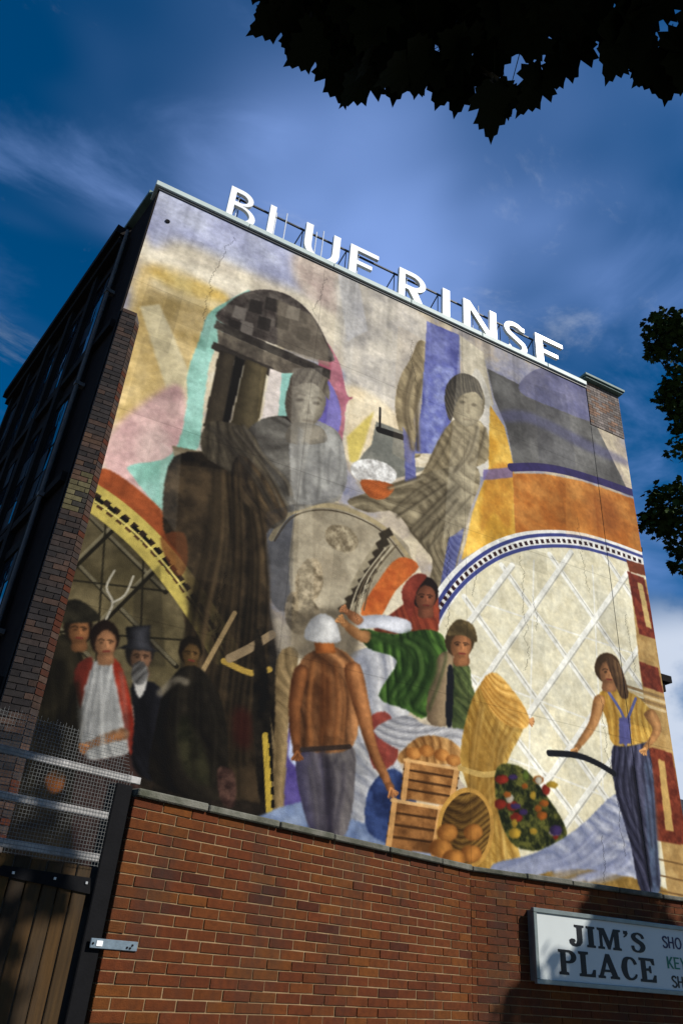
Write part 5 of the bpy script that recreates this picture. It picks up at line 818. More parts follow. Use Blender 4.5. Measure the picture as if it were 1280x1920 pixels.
('l',[(8.6,5.46),(8.69,5.44)],0.018,(124,88,54),0.8,0,1,0),
('l',[(8.58,5.48),(8.65,5.42)],0.05,(200,152,102),1.0,0,1,0),
('l',[(8.6,5.46),(8.66,5.4)],0.018,(124,88,54),0.8,0,1,0),
('f',[(7.49,6.65),(7.44,6.5),(7.34,6.38),(7.21,6.3),(7.08,6.28),(6.96,6.32),(6.89,6.42),(6.88,6.55),(6.93,6.7),(7.02,6.82),(7.15,6.91),(7.29,6.93),(7.41,6.89),(7.48,6.79)],(64,51,33),(92,74,48),'round',0,1,1.0,0),
('f',[(7.43,6.54),(7.39,6.42),(7.32,6.32),(7.23,6.26),(7.13,6.25),(7.05,6.28),(7.01,6.36),(7.0,6.47),(7.03,6.58),(7.1,6.68),(7.19,6.75),(7.29,6.76),(7.37,6.73),(7.42,6.64)],(116,83,56),(176,126,86),'round',0,1,1.0,0),
('f',[(7.09,6.33),(7.33,6.39),(7.36,6.19),(7.06,6.12)],(116,83,56),(176,126,86),'round',0,1,1.0,0),
('f',[(7.17,6.52),(7.17,6.51),(7.15,6.5),(7.14,6.49),(7.12,6.49),(7.1,6.49),(7.09,6.49),(7.09,6.5),(7.09,6.51),(7.1,6.52),(7.12,6.53),(7.14,6.53),(7.15,6.53),(7.17,6.53)],(61,44,30),(61,44,30),'mott',0,1,0.95,0),
('f',[(7.34,6.55),(7.33,6.54),(7.32,6.53),(7.3,6.52),(7.29,6.52),(7.27,6.52),(7.26,6.52),(7.26,6.53),(7.26,6.54),(7.27,6.55),(7.29,6.56),(7.31,6.56),(7.32,6.56),(7.33,6.56)],(61,44,30),(61,44,30),'mott',0,1,0.95,0),
('l',[(7.06,6.52),(7.12,6.56),(7.18,6.56)],0.026,(61,44,30),0.6,0,1,0),
('l',[(7.25,6.57),(7.31,6.59),(7.36,6.57)],0.026,(61,44,30),0.6,0,1,0),
('f',[(7.2,6.52),(7.24,6.45),(7.19,6.43)],(116,83,56),(116,83,56),'mott',0,0,0.6,0),
('l',[(7.24,6.54),(7.25,6.47)],0.03,(197,141,96),0.7,0,1,0),
('l',[(7.16,6.36),(7.28,6.38)],0.03,(126,60,52),0.85,0,1,0),
('f',[(7.35,6.49),(7.35,6.47),(7.33,6.44),(7.3,6.43),(7.27,6.42),(7.24,6.42),(7.23,6.44),(7.22,6.46),(7.23,6.48),(7.25,6.51),(7.27,6.52),(7.3,6.53),(7.33,6.53),(7.35,6.51)],(197,141,96),(197,141,96),'mott',0,1,0.5,2),
('f',[(7.0,6.54),(7.08,6.48),(7.1,6.31),(7.03,6.33)],(116,83,56),(116,83,56),'mott',0,1,0.55,2),
('l',[(7.15,6.31),(7.27,6.33)],0.04,(116,83,56),0.6,1,1,0),
('f',[(6.92,6.64),(7.12,6.97),(7.46,6.96),(7.54,6.65),(7.27,6.71)],(84,72,48),(122,106,72),'mott',0.2,1,1.0,0),
('l',[(5.47,6.24),(6.0,6.19),(6.1,5.86),(5.86,5.37)],0.135,(22,44,18),0.3375,2,1,0),
('l',[(5.47,6.24),(6.0,6.19),(6.1,5.86),(5.86,5.37)],0.063,(22,44,18),0.675,1,1,0),
('l',[(5.49,6.23),(6.02,6.19),(6.12,5.85),(5.89,5.36)],0.072,(124,154,82),0.39665104485752695,1,1,0),
('l',[(5.62,6.3),(6.1,6.25),(6.15,5.83),(6.01,5.57)],0.18,(22,44,18),0.3375,2,1,0),
('l',[(5.62,6.3),(6.1,6.25),(6.15,5.83),(6.01,5.57)],0.08399999999999999,(22,44,18),0.675,1,1,0),
('l',[(5.65,6.3),(6.13,6.25),(6.18,5.83),(6.04,5.56)],0.096,(124,154,82),0.3630357863139167,1,1,0),
('l',[(5.87,6.27),(6.14,6.2),(6.3,5.87),(5.96,5.33)],0.063,(22,44,18),0.3375,2,1,0),
('l',[(5.87,6.27),(6.14,6.2),(6.3,5.87),(5.96,5.33)],0.029399999999999996,(22,44,18),0.675,1,1,0),
('l',[(5.89,6.27),(6.16,6.2),(6.32,5.86),(5.98,5.33)],0.0336,(124,154,82),0.381498462841824,1,1,0),
('l',[(6.04,6.33),(6.3,6.27),(6.38,5.88),(6.11,5.31)],0.18,(22,44,18),0.3375,2,1,0),
('l',[(6.04,6.33),(6.3,6.27),(6.38,5.88),(6.11,5.31)],0.08399999999999999,(22,44,18),0.675,1,1,0),
('l',[(6.07,6.32),(6.33,6.27),(6.41,5.87),(6.14,5.31)],0.096,(124,154,82),0.37766073683468654,1,1,0),
('l',[(6.06,6.32),(6.3,6.23),(6.38,5.85),(6.24,5.56)],0.18,(22,44,18),0.3375,2,1,0),
('l',[(6.06,6.32),(6.3,6.23),(6.38,5.85),(6.24,5.56)],0.08399999999999999,(22,44,18),0.675,1,1,0),
('l',[(6.09,6.32),(6.33,6.23),(6.41,5.85),(6.27,5.56)],0.096,(124,154,82),0.4879483162051307,1,1,0),
('l',[(6.16,6.45),(6.56,6.29),(6.56,5.85),(6.31,5.3)],0.18,(22,44,18),0.3375,2,1,0),
('l',[(6.16,6.45),(6.56,6.29),(6.56,5.85),(6.31,5.3)],0.08399999999999999,(22,44,18),0.675,1,1,0),
('l',[(6.19,6.45),(6.59,6.28),(6.59,5.85),(6.34,5.3)],0.096,(124,154,82),0.46441952097385564,1,1,0),
('l',[(6.26,6.45),(6.59,6.26),(6.62,5.88),(6.28,5.27)],0.18,(22,44,18),0.3375,2,1,0),
('l',[(6.26,6.45),(6.59,6.26),(6.62,5.88),(6.28,5.27)],0.08399999999999999,(22,44,18),0.675,1,1,0),
('l',[(6.29,6.44),(6.62,6.26),(6.65,5.88),(6.31,5.27)],0.096,(124,154,82),0.27047853010903145,1,1,0),
('l',[(6.44,6.51),(6.87,6.33),(6.78,5.85),(6.55,5.26)],0.045,(22,44,18),0.3375,2,1,0),
('l',[(6.44,6.51),(6.87,6.33),(6.78,5.85),(6.55,5.26)],0.020999999999999998,(22,44,18),0.675,1,1,0),
('l',[(6.47,6.51),(6.89,6.33),(6.8,5.85),(6.57,5.26)],0.024,(124,154,82),0.23973712901589433,1,1,0),
('l',[(7.15,5.99),(7.31,5.68),(7.89,5.57)],0.07500000000000001,(40,52,30),0.315,2,1,0),
('l',[(7.15,5.99),(7.31,5.68),(7.89,5.57)],0.034999999999999996,(40,52,30),0.63,1,1,0),
('l',[(7.17,5.98),(7.33,5.68),(7.91,5.56)],0.04000000000000001,(150,156,100),0.40932937857330665,1,1,0),
('l',[(7.07,5.79),(7.32,5.62),(7.64,5.55)],0.11250000000000002,(40,52,30),0.315,2,1,0),
('l',[(7.07,5.79),(7.32,5.62),(7.64,5.55)],0.052500000000000005,(40,52,30),0.63,1,1,0),
('l',[(7.09,5.79),(7.34,5.61),(7.66,5.55)],0.06000000000000001,(150,156,100),0.559470104088932,1,1,0),
('l',[(7.08,5.59),(7.39,5.47),(7.94,5.48)],0.11250000000000002,(40,52,30),0.315,2,1,0),
('l',[(7.08,5.59),(7.39,5.47),(7.94,5.48)],0.052500000000000005,(40,52,30),0.63,1,1,0),
('l',[(7.1,5.58),(7.41,5.47),(7.96,5.47)],0.06000000000000001,(150,156,100),0.5558425066518881,1,1,0),
('l',[(7.18,5.31),(7.42,5.34),(7.97,5.44)],0.037500000000000006,(40,52,30),0.315,2,1,0),
('l',[(7.18,5.31),(7.42,5.34),(7.97,5.44)],0.017499999999999998,(40,52,30),0.63,1,1,0),
('l',[(7.2,5.31),(7.44,5.34),(7.99,5.43)],0.020000000000000004,(150,156,100),0.3013339900540598,1,1,0),
('f',[(5.57,4.75),(6.13,5.1),(6.53,5.01),(7.35,5.08),(7.35,4.83),(6.53,4.68),(6.14,4.53)],(136,136,140),(196,194,192),'drape',(0.12,1.2),1,1.0,0),
('f',[(6.06,4.36),(6.19,4.66),(6.53,4.85),(7.03,4.84),(7.2,4.55)],(120,84,44),(214,172,112),'drape',(0.18,0.3),1,1.0,0),
('f',[(6.13,4.41),(7.15,4.44),(7.03,3.87),(6.07,3.85)],(132,92,50),(184,138,84),'mott',0.2,0,1.0,0),
('l',[(6.12,4.27),(7.12,4.3)],0.035,(74,50,26),0.9,0,0,0),
('l',[(6.1,4.13),(7.09,4.15)],0.035,(74,50,26),0.9,0,0,0),
('l',[(6.09,3.99),(7.06,4.01)],0.035,(74,50,26),0.9,0,0,0),
('l',[(6.19,4.41),(6.13,3.85)],0.09,(206,164,108),0.9,0,0,0),
('l',[(7.09,4.44),(6.97,3.87)],0.09,(206,164,108),0.9,0,0,0),
('l',[(6.13,4.41),(7.15,4.44)],0.05,(214,176,122),0.9,0,0,0),
('f',[(5.93,3.8),(6.85,3.81),(6.72,3.16),(5.85,3.14)],(116,80,44),(170,124,74),'mott',0.2,0,1.0,0),
('l',[(5.91,3.63),(6.82,3.65)],0.035,(74,50,26),0.9,0,0,0),
('l',[(5.89,3.47),(6.78,3.48)],0.035,(74,50,26),0.9,0,0,0),
('l',[(5.87,3.3),(6.75,3.32)],0.035,(74,50,26),0.9,0,0,0),
('l',[(5.98,3.8),(5.9,3.14)],0.09,(206,164,108),0.9,0,0,0),
('l',[(6.79,3.81),(6.66,3.16)],0.09,(206,164,108),0.9,0,0,0),
('l',[(5.93,3.8),(6.85,3.81)],0.05,(214,176,122),0.9,0,0,0),
('f',[(6.43,4.53),(6.4,4.49),(6.35,4.46),(6.29,4.45),(6.23,4.46),(6.18,4.48),(6.15,4.51),(6.15,4.55),(6.18,4.59),(6.23,4.62),(6.29,4.63),(6.35,4.63),(6.4,4.6),(6.43,4.57)],(136,88,40),(214,160,90),'round',0,1,1.0,0),
('f',[(6.67,4.6),(6.65,4.57),(6.6,4.54),(6.53,4.52),(6.47,4.53),(6.42,4.55),(6.39,4.59),(6.39,4.63),(6.42,4.66),(6.47,4.69),(6.53,4.71),(6.59,4.7),(6.64,4.68),(6.67,4.64)],(136,88,40),(214,160,90),'round',0,1,1.0,0),
('f',[(6.95,4.59),(6.93,4.55),(6.87,4.52),(6.81,4.51),(6.75,4.51),(6.7,4.53),(6.67,4.57),(6.67,4.61),(6.7,4.65),(6.75,4.68),(6.81,4.69),(6.87,4.69),(6.93,4.66),(6.95,4.63)],(136,88,40),(214,160,90),'round',0,1,1.0,0),
('f',[(7.18,4.54),(7.15,4.5),(7.1,4.48),(7.03,4.46),(6.97,4.47),(6.92,4.49),(6.89,4.53),(6.89,4.57),(6.92,4.6),(6.97,4.63),(7.03,4.65),(7.1,4.64),(7.15,4.62),(7.18,4.58)],(136,88,40),(214,160,90),'round',0,1,1.0,0),
('f',[(7.42,5.63),(7.82,6.08),(8.26,5.8),(8.53,5.49),(8.09,4.7),(8.0,4.11),(8.25,3.06),(7.11,2.93),(7.33,4.01),(7.16,4.62)],(150,116,48),(216,184,108),'drape',(0.16,0.15),1,1.0,0),
('l',[(7.43,5.15),(7.36,4.57),(7.28,3.65)],0.06,(128,94,36),0.3375,2,1,0),
('l',[(7.43,5.15),(7.36,4.57),(7.28,3.65)],0.027999999999999997,(128,94,36),0.675,1,1,0),
('l',[(7.46,5.14),(7.38,4.57),(7.3,3.64)],0.032,(232,206,136),0.492672975556301,1,1,0),
('l',[(7.56,5.54),(7.4,4.57),(7.3,2.96)],0.12,(128,94,36),0.3375,2,1,0),
('l',[(7.56,5.54),(7.4,4.57),(7.3,2.96)],0.055999999999999994,(128,94,36),0.675,1,1,0),
('l',[(7.59,5.54),(7.42,4.57),(7.32,2.95)],0.064,(232,206,136),0.4569424890626947,1,1,0),
('l',[(7.62,5.54),(7.45,4.58),(7.39,3.66)],0.09,(128,94,36),0.3375,2,1,0),
('l',[(7.62,5.54),(7.45,4.58),(7.39,3.66)],0.041999999999999996,(128,94,36),0.675,1,1,0),
('l',[(7.64,5.53),(7.47,4.57),(7.41,3.66)],0.048,(232,206,136),0.4252882103751792,1,1,0),
('l',[(7.58,5.14),(7.47,4.58),(7.37,2.95)],0.041999999999999996,(128,94,36),0.3375,2,1,0),
('l',[(7.58,5.14),(7.47,4.58),(7.37,2.95)],0.019599999999999996,(128,94,36),0.675,1,1,0),
('l',[(7.6,5.13),(7.49,4.58),(7.39,2.95)],0.0224,(232,206,136),0.4354298603859774,1,1,0),
('l',[(7.74,5.52),(7.5,4.57),(7.45,2.96)],0.03,(128,94,36),0.3375,2,1,0),
('l',[(7.74,5.52),(7.5,4.57),(7.45,2.96)],0.013999999999999999,(128,94,36),0.675,1,1,0),
('l',[(7.76,5.52),(7.53,4.57),(7.47,2.96)],0.016,(232,206,136),0.2279007485408451,1,1,0),
('l',[(7.7,5.13),(7.56,4.58),(7.52,2.98)],0.041999999999999996,(128,94,36),0.3375,2,1,0),
('l',[(7.7,5.13),(7.56,4.58),(7.52,2.98)],0.019599999999999996,(128,94,36),0.675,1,1,0),
('l',[(7.72,5.13),(7.58,4.58),(7.54,2.97)],0.0224,(232,206,136),0.40296467708105377,1,1,0),
('l',[(7.82,5.5),(7.59,4.58),(7.58,2.98)],0.041999999999999996,(128,94,36),0.3375,2,1,0),
('l',[(7.82,5.5),(7.59,4.58),(7.58,2.98)],0.019599999999999996,(128,94,36),0.675,1,1,0),
('l',[(7.84,5.5),(7.61,4.57),(7.6,2.98)],0.0224,(232,206,136),0.25255746066836837,1,1,0),
('l',[(7.78,5.12),(7.62,4.57),(7.61,2.98)],0.03,(128,94,36),0.3375,2,1,0),
('l',[(7.78,5.12),(7.62,4.57),(7.61,2.98)],0.013999999999999999,(128,94,36),0.675,1,1,0),
('l',[(7.8,5.11),(7.64,4.57),(7.63,2.98)],0.016,(232,206,136),0.29278088531796365,1,1,0),
('l',[(7.96,5.5),(7.67,4.58),(7.69,2.99)],0.06,(128,94,36),0.3375,2,1,0),
('l',[(7.96,5.5),(7.67,4.58),(7.69,2.99)],0.027999999999999997,(128,94,36),0.675,1,1,0),
('l',[(7.98,5.49),(7.69,4.57),(7.71,2.98)],0.032,(232,206,136),0.3072467251659655,1,1,0),
('l',[(8.01,5.51),(7.72,4.59),(7.72,3.68)],0.06,(128,94,36),0.3375,2,1,0),
('l',[(8.01,5.51),(7.72,4.59),(7.72,3.68)],0.027999999999999997,(128,94,36),0.675,1,1,0),
('l',[(8.03,5.5),(7.74,4.58),(7.74,3.68)],0.032,(232,206,136),0.5700037655175503,1,1,0),
('l',[(8.09,5.5),(7.76,4.59),(7.84,3.01)],0.041999999999999996,(128,94,36),0.3375,2,1,0),
('l',[(8.09,5.5),(7.76,4.59),(7.84,3.01)],0.019599999999999996,(128,94,36),0.675,1,1,0),
('l',[(8.11,5.5),(7.78,4.59),(7.86,3.01)],0.0224,(232,206,136),0.5524445837720923,1,1,0),
('l',[(7.99,5.12),(7.77,4.59),(7.83,3.7)],0.041999999999999996,(128,94,36),0.3375,2,1,0),
('l',[(7.99,5.12),(7.77,4.59),(7.83,3.7)],0.019599999999999996,(128,94,36),0.675,1,1,0),
('l',[(8.01,5.12),(7.79,4.59),(7.85,3.7)],0.0224,(232,206,136),0.4390088960903077,1,1,0),
('l',[(8.2,5.49),(7.85,4.58),(7.95,3.02)],0.06,(128,94,36),0.3375,2,1,0),
('l',[(8.2,5.49),(7.85,4.58),(7.95,3.02)],0.027999999999999997,(128,94,36),0.675,1,1,0),
('l',[(8.23,5.48),(7.87,4.58),(7.97,3.02)],0.032,(232,206,136),0.4591778952921664,1,1,0),
('l',[(8.11,5.12),(7.88,4.6),(7.98,3.02)],0.12,(128,94,36),0.3375,2,1,0),
('l',[(8.11,5.12),(7.88,4.6),(7.98,3.02)],0.055999999999999994,(128,94,36),0.675,1,1,0),
('l',[(8.13,5.12),(7.9,4.6),(8.0,3.01)],0.064,(232,206,136),0.5822766016416222,1,1,0),
('l',[(8.34,5.46),(7.91,4.59),(7.98,3.71)],0.12,(128,94,36),0.3375,2,1,0),
('l',[(8.34,5.46),(7.91,4.59),(7.98,3.71)],0.055999999999999994,(128,94,36),0.675,1,1,0),
('l',[(8.36,5.46),(7.93,4.59),(8.0,3.7)],0.064,(232,206,136),0.44188467531253794,1,1,0),
('l',[(8.21,5.1),(7.96,4.6),(8.16,3.04)],0.041999999999999996,(128,94,36),0.3375,2,1,0),
('l',[(8.21,5.1),(7.96,4.6),(8.16,3.04)],0.019599999999999996,(128,94,36),0.675,1,1,0),
('l',[(8.23,5.1),(7.99,4.59),(8.18,3.04)],0.0224,(232,206,136),0.33761429947711197,1,1,0),
('f',[(7.59,5.85),(7.94,6.19),(8.54,5.67),(8.52,5.35),(7.96,5.37)],(176,132,58),(224,186,110),'drape',(0.1,0.6),1,1.0,0),
('l',[(7.15,4.46),(7.6,4.43),(8.06,4.56)],0.09,(196,168,104),1.0,0,1,0),
('f',[(7.72,3.6),(7.63,3.35),(7.47,3.16),(7.26,3.05),(7.06,3.04),(6.89,3.14),(6.79,3.32),(6.78,3.55),(6.85,3.79),(7.01,3.99),(7.21,4.12),(7.43,4.13),(7.61,4.03),(7.71,3.84)],(70,50,24),(150,118,60),'drape',(0.07,1.5),1,1.0,0),
('l',[(7.74,3.6),(7.65,3.35),(7.48,3.15),(7.27,3.04),(7.05,3.03),(6.88,3.13),(6.77,3.31),(6.76,3.54),(6.83,3.79),(7.0,4.0),(7.21,4.13),(7.43,4.15),(7.62,4.05),(7.73,3.85),(7.74,3.6)],0.07,(186,148,78),1.0,0,1,0),
('f',[(7.1,3.51),(7.08,3.46),(7.03,3.41),(6.95,3.37),(6.86,3.36),(6.79,3.38),(6.74,3.41),(6.72,3.47),(6.74,3.52),(6.79,3.57),(6.86,3.61),(6.95,3.62),(7.03,3.61),(7.08,3.57)],(118,76,34),(196,142,72),'round',0,1,1.0,0),
('f',[(7.0,3.28),(6.98,3.22),(6.92,3.17),(6.84,3.13),(6.75,3.12),(6.67,3.14),(6.61,3.17),(6.59,3.23),(6.61,3.29),(6.66,3.35),(6.75,3.38),(6.84,3.39),(6.92,3.38),(6.98,3.34)],(118,76,34),(196,142,72),'round',0,1,1.0,0),
('f',[(7.56,3.57),(7.54,3.52),(7.49,3.47),(7.41,3.44),(7.33,3.43),(7.26,3.45),(7.22,3.48),(7.2,3.53),(7.22,3.58),(7.27,3.63),(7.34,3.66),(7.42,3.67),(7.49,3.66),(7.54,3.62)],(118,76,34),(196,142,72),'round',0,1,1.0,0),
('f',[(7.53,3.27),(7.51,3.21),(7.45,3.16),(7.37,3.13),(7.28,3.12),(7.21,3.14),(7.15,3.17),(7.14,3.22),(7.16,3.28),(7.21,3.33),(7.29,3.36),(7.38,3.37),(7.46,3.36),(7.51,3.32)],(118,76,34),(196,142,72),'round',0,1,1.0,0),
('f',[(7.23,3.16),(7.21,3.1),(7.15,3.05),(7.07,3.01),(6.97,3.0),(6.89,3.02),(6.83,3.06),(6.81,3.11),(6.83,3.17),(6.89,3.23),(6.97,3.26),(7.07,3.28),(7.15,3.26),(7.21,3.22)],(118,76,34),(196,142,72),'round',0,1,1.0,0),
('f',[(7.87,4.58),(8.41,4.67),(8.94,4.24),(9.25,3.79),(8.98,3.52),(8.22,3.43),(7.88,3.85)],(36,44,26),(104,104,52),'mott',0.1,1,1.0,0),
('f',[(8.29,4.5),(8.28,4.48),(8.25,4.46),(8.21,4.45),(8.17,4.44),(8.13,4.44),(8.11,4.45),(8.1,4.47),(8.11,4.49),(8.14,4.52),(8.18,4.53),(8.22,4.54),(8.26,4.53),(8.28,4.52)],(55,43,74),(92,72,124),'round',0,1,1.0,0),
('f',[(8.04,4.05),(8.02,4.01),(7.99,3.98),(7.94,3.96),(7.89,3.95),(7.84,3.96),(7.81,3.98),(7.8,4.01),(7.81,4.05),(7.84,4.08),(7.89,4.1),(7.95,4.11),(7.99,4.1),(8.03,4.08)],(96,36,26),(160,60,44),'round',0,1,1.0,0),
('f',[(8.27,4.06),(8.26,4.02),(8.22,3.99),(8.17,3.96),(8.12,3.96),(8.07,3.97),(8.04,3.99),(8.03,4.02),(8.04,4.06),(8.08,4.09),(8.13,4.11),(8.18,4.12),(8.23,4.11),(8.26,4.09)],(96,36,26),(160,60,44),'round',0,1,1.0,0),
('f',[(8.3,3.65),(8.28,3.61),(8.25,3.58),(8.2,3.56),(8.14,3.55),(8.09,3.56),(8.06,3.59),(8.05,3.62),(8.06,3.65),(8.1,3.68),(8.15,3.71),(8.2,3.71),(8.25,3.7),(8.29,3.68)],(123,103,38),(206,172,64),'round',0,1,1.0,0),
('f',[(8.96,4.41),(8.95,4.37),(8.92,4.33),(8.88,4.31),(8.85,4.31),(8.82,4.32),(8.8,4.35),(8.79,4.38),(8.8,4.42),(8.83,4.46),(8.86,4.48),(8.9,4.48),(8.93,4.47),(8.95,4.44)],(96,36,26),(160,60,44),'round',0,1,1.0,0),
('f',[(9.07,3.72),(9.06,3.69),(9.04,3.66),(9.01,3.65),(8.99,3.64),(8.96,3.65),(8.95,3.67),(8.94,3.7),(8.95,3.73),(8.97,3.76),(9.0,3.78),(9.03,3.78),(9.05,3.77),(9.07,3.75)],(96,36,26),(160,60,44),'round',0,1,1.0,0),
('f',[(8.77,4.08),(8.76,4.05),(8.73,4.03),(8.7,4.02),(8.67,4.01),(8.64,4.02),(8.62,4.03),(8.61,4.06),(8.62,4.08),(8.64,4.1),(8.67,4.12),(8.71,4.12),(8.74,4.12),(8.76,4.1)],(117,72,26),(196,120,44),'round',0,1,1.0,0),
('f',[(9.12,3.76),(9.11,3.74),(9.07,3.72),(9.01,3.71),(8.96,3.7),(8.9,3.7),(8.87,3.71),(8.86,3.73),(8.87,3.75),(8.91,3.76),(8.96,3.78),(9.02,3.79),(9.07,3.79),(9.11,3.78)],(128,123,111),(214,206,186),'round',0,1,1.0,0),
('f',[(8.35,3.89),(8.33,3.86),(8.3,3.83),(8.25,3.81),(8.19,3.8),(8.14,3.81),(8.11,3.83),(8.1,3.85),(8.11,3.88),(8.15,3.91),(8.2,3.93),(8.25,3.94),(8.3,3.93),(8.34,3.91)],(96,36,26),(160,60,44),'round',0,1,1.0,0),
('f',[(8.47,3.99),(8.46,3.96),(8.43,3.94),(8.39,3.93),(8.35,3.92),(8.31,3.93),(8.29,3.94),(8.28,3.96),(8.29,3.98),(8.32,4.01),(8.36,4.02),(8.4,4.03),(8.43,4.02),(8.46,4.01)],(55,43,74),(92,72,124),'round',0,1,1.0,0),
('f',[(8.24,3.78),(8.23,3.75),(8.21,3.73),(8.19,3.71),(8.16,3.71),(8.14,3.72),(8.13,3.74),(8.12,3.77),(8.13,3.8),(8.15,3.83),(8.17,3.84),(8.2,3.85),(8.22,3.84),(8.23,3.81)],(123,103,38),(206,172,64),'round',0,1,1.0,0),
('f',[(8.33,4.06),(8.32,4.03),(8.29,4.01),(8.24,4.0),(8.19,3.99),(8.15,3.99),(8.12,4.01),(8.11,4.02),(8.12,4.05),(8.15,4.07),(8.2,4.08),(8.25,4.09),(8.29,4.09),(8.32,4.08)],(55,43,74),(92,72,124),'round',0,1,1.0,0),
('f',[(8.84,4.55),(8.83,4.52),(8.8,4.49),(8.75,4.47),(8.7,4.46),(8.65,4.47),(8.62,4.49),(8.61,4.51),(8.63,4.54),(8.66,4.57),(8.71,4.59),(8.76,4.6),(8.81,4.59),(8.84,4.58)],(117,72,26),(196,120,44),'round',0,1,1.0,0),
('f',[(8.19,4.15),(8.18,4.12),(8.16,4.1),(8.13,4.08),(8.09,4.07),(8.06,4.08),(8.04,4.1),(8.03,4.13),(8.04,4.16),(8.06,4.19),(8.1,4.21),(8.13,4.21),(8.17,4.2),(8.19,4.18)],(128,123,111),(214,206,186),'round',0,1,1.0,0),
('f',[(9.14,4.51),(9.12,4.49),(9.09,4.46),(9.03,4.44),(8.98,4.44),(8.93,4.44),(8.9,4.45),(8.89,4.48),(8.9,4.5),(8.94,4.53),(8.99,4.55),(9.05,4.56),(9.09,4.55),(9.13,4.54)],(123,103,38),(206,172,64),'round',0,1,1.0,0),
('f',[(8.63,3.72),(8.62,3.69),(8.6,3.67),(8.57,3.66),(8.53,3.66),(8.5,3.66),(8.48,3.68),(8.47,3.7),(8.48,3.72),(8.5,3.74),(8.54,3.75),(8.57,3.76),(8.61,3.75),(8.63,3.74)],(123,103,38),(206,172,64),'round',0,1,1.0,0),
('f',[(8.53,4.56),(8.52,4.52),(8.5,4.49),(8.48,4.47),(8.45,4.46),(8.42,4.48),(8.41,4.51),(8.4,4.54),(8.41,4.59),(8.43,4.62),(8.46,4.64),(8.49,4.65),(8.51,4.63),(8.53,4.6)],(72,84,36),(120,140,60),'round',0,1,1.0,0),
('f',[(8.27,3.91),(8.26,3.88),(8.25,3.86),(8.23,3.85),(8.2,3.84),(8.18,3.85),(8.17,3.87),(8.16,3.89),(8.17,3.92),(8.19,3.94),(8.21,3.95),(8.23,3.95),(8.25,3.95),(8.27,3.93)],(96,36,26),(160,60,44),'round',0,1,1.0,0),
('f',[(9.15,3.8),(9.14,3.77),(9.1,3.73),(9.04,3.71),(8.98,3.7),(8.93,3.71),(8.9,3.73),(8.89,3.77),(8.9,3.81),(8.94,3.84),(9.0,3.86),(9.06,3.87),(9.11,3.86),(9.14,3.84)],(55,43,74),(92,72,124),'round',0,1,1.0,0),
('f',[(8.81,4.53),(8.8,4.5),(8.78,4.47),(8.75,4.46),(8.71,4.45),(8.69,4.46),(8.67,4.48),(8.66,4.51),(8.67,4.54),(8.69,4.56),(8.72,4.58),(8.76,4.59),(8.79,4.58),(8.81,4.56)],(128,123,111),(214,206,186),'round',0,1,1.0,0),
('f',[(8.14,4.21),(8.13,4.19),(8.11,4.17),(8.08,4.16),(8.04,4.15),(8.01,4.16),(7.99,4.17),(7.98,4.19),(7.99,4.2),(8.01,4.22),(8.04,4.24),(8.08,4.24),(8.11,4.24),(8.14,4.23)],(117,72,26),(196,120,44),'round',0,1,1.0,0),
('f',[(8.1,4.44),(8.09,4.41),(8.05,4.38),(7.99,4.35),(7.93,4.34),(7.87,4.35),(7.84,4.37),(7.82,4.4),(7.84,4.43),(7.88,4.46),(7.94,4.48),(8.0,4.49),(8.05,4.49),(8.09,4.47)],(96,36,26),(160,60,44),'round',0,1,1.0,0),
('f',[(8.5,4.39),(8.49,4.37),(8.47,4.35),(8.44,4.34),(8.41,4.33),(8.39,4.34),(8.37,4.35),(8.37,4.37),(8.37,4.39),(8.39,4.41),(8.42,4.42),(8.45,4.43),(8.47,4.42),(8.49,4.41)],(117,72,26),(196,120,44),'round',0,1,1.0,0),
('f',[(8.87,3.99),(8.86,3.96),(8.82,3.93),(8.78,3.91),(8.73,3.9),(8.69,3.91),(8.66,3.93),(8.65,3.96),(8.66,3.99),(8.7,4.02),(8.74,4.04),(8.79,4.04),(8.83,4.04),(8.86,4.02)],(117,72,26),(196,120,44),'round',0,1,1.0,0),
('f',[(8.66,4.27),(8.65,4.24),(8.63,4.21),(8.61,4.19),(8.58,4.19),(8.55,4.2),(8.53,4.22),(8.53,4.25),(8.54,4.28),(8.56,4.31),(8.59,4.32),(8.62,4.33),(8.64,4.32),(8.66,4.3)],(123,103,38),(206,172,64),'round',0,1,1.0,0),
('f',[(8.92,4.18),(8.91,4.16),(8.88,4.13),(8.84,4.12),(8.79,4.11),(8.76,4.12),(8.73,4.13),(8.72,4.15),(8.73,4.18),(8.76,4.2),(8.8,4.22),(8.85,4.22),(8.89,4.22),(8.91,4.2)],(117,72,26),(196,120,44),'round',0,1,1.0,0),
('f',[(7.75,3.15),(8.54,3.39),(9.46,3.86),(10.39,4.55),(10.66,4.32),(10.92,3.67),(11.15,2.96),(9.58,2.97),(7.89,2.94)],(128,134,156),(196,196,200),'drape',(0.3,1.25),1,1.0,0),
('f',[(8.62,3.09),(9.5,3.27),(10.78,3.25),(11.85,3.03),(11.79,2.78),(8.49,2.79)],(132,106,52),(172,142,80),'mott',0.3,1,1.0,0),
('f',[(11.53,9.12),(12.27,9.21),(11.92,2.79),(11.35,2.75),(11.41,5.55)],(168,138,88),(190,162,110),'mott',0.3,0,1.0,0),
('f',[(11.5,9.49),(12.42,9.58),(12.4,9.31),(11.55,9.22)],(130,74,48),(130,74,48),'mott',0,0,1.0,0),
('f',[(11.48,9.21),(11.97,9.2),(12.07,7.82),(11.57,7.83)],(112,50,38),(140,70,50),'mott',0.12,0,1.0,0),
('f',[(11.74,9.03),(11.89,9.02),(11.96,8.02),(11.8,8.03)],(196,172,118),(196,172,118),'mott',0,0,1.0,0),
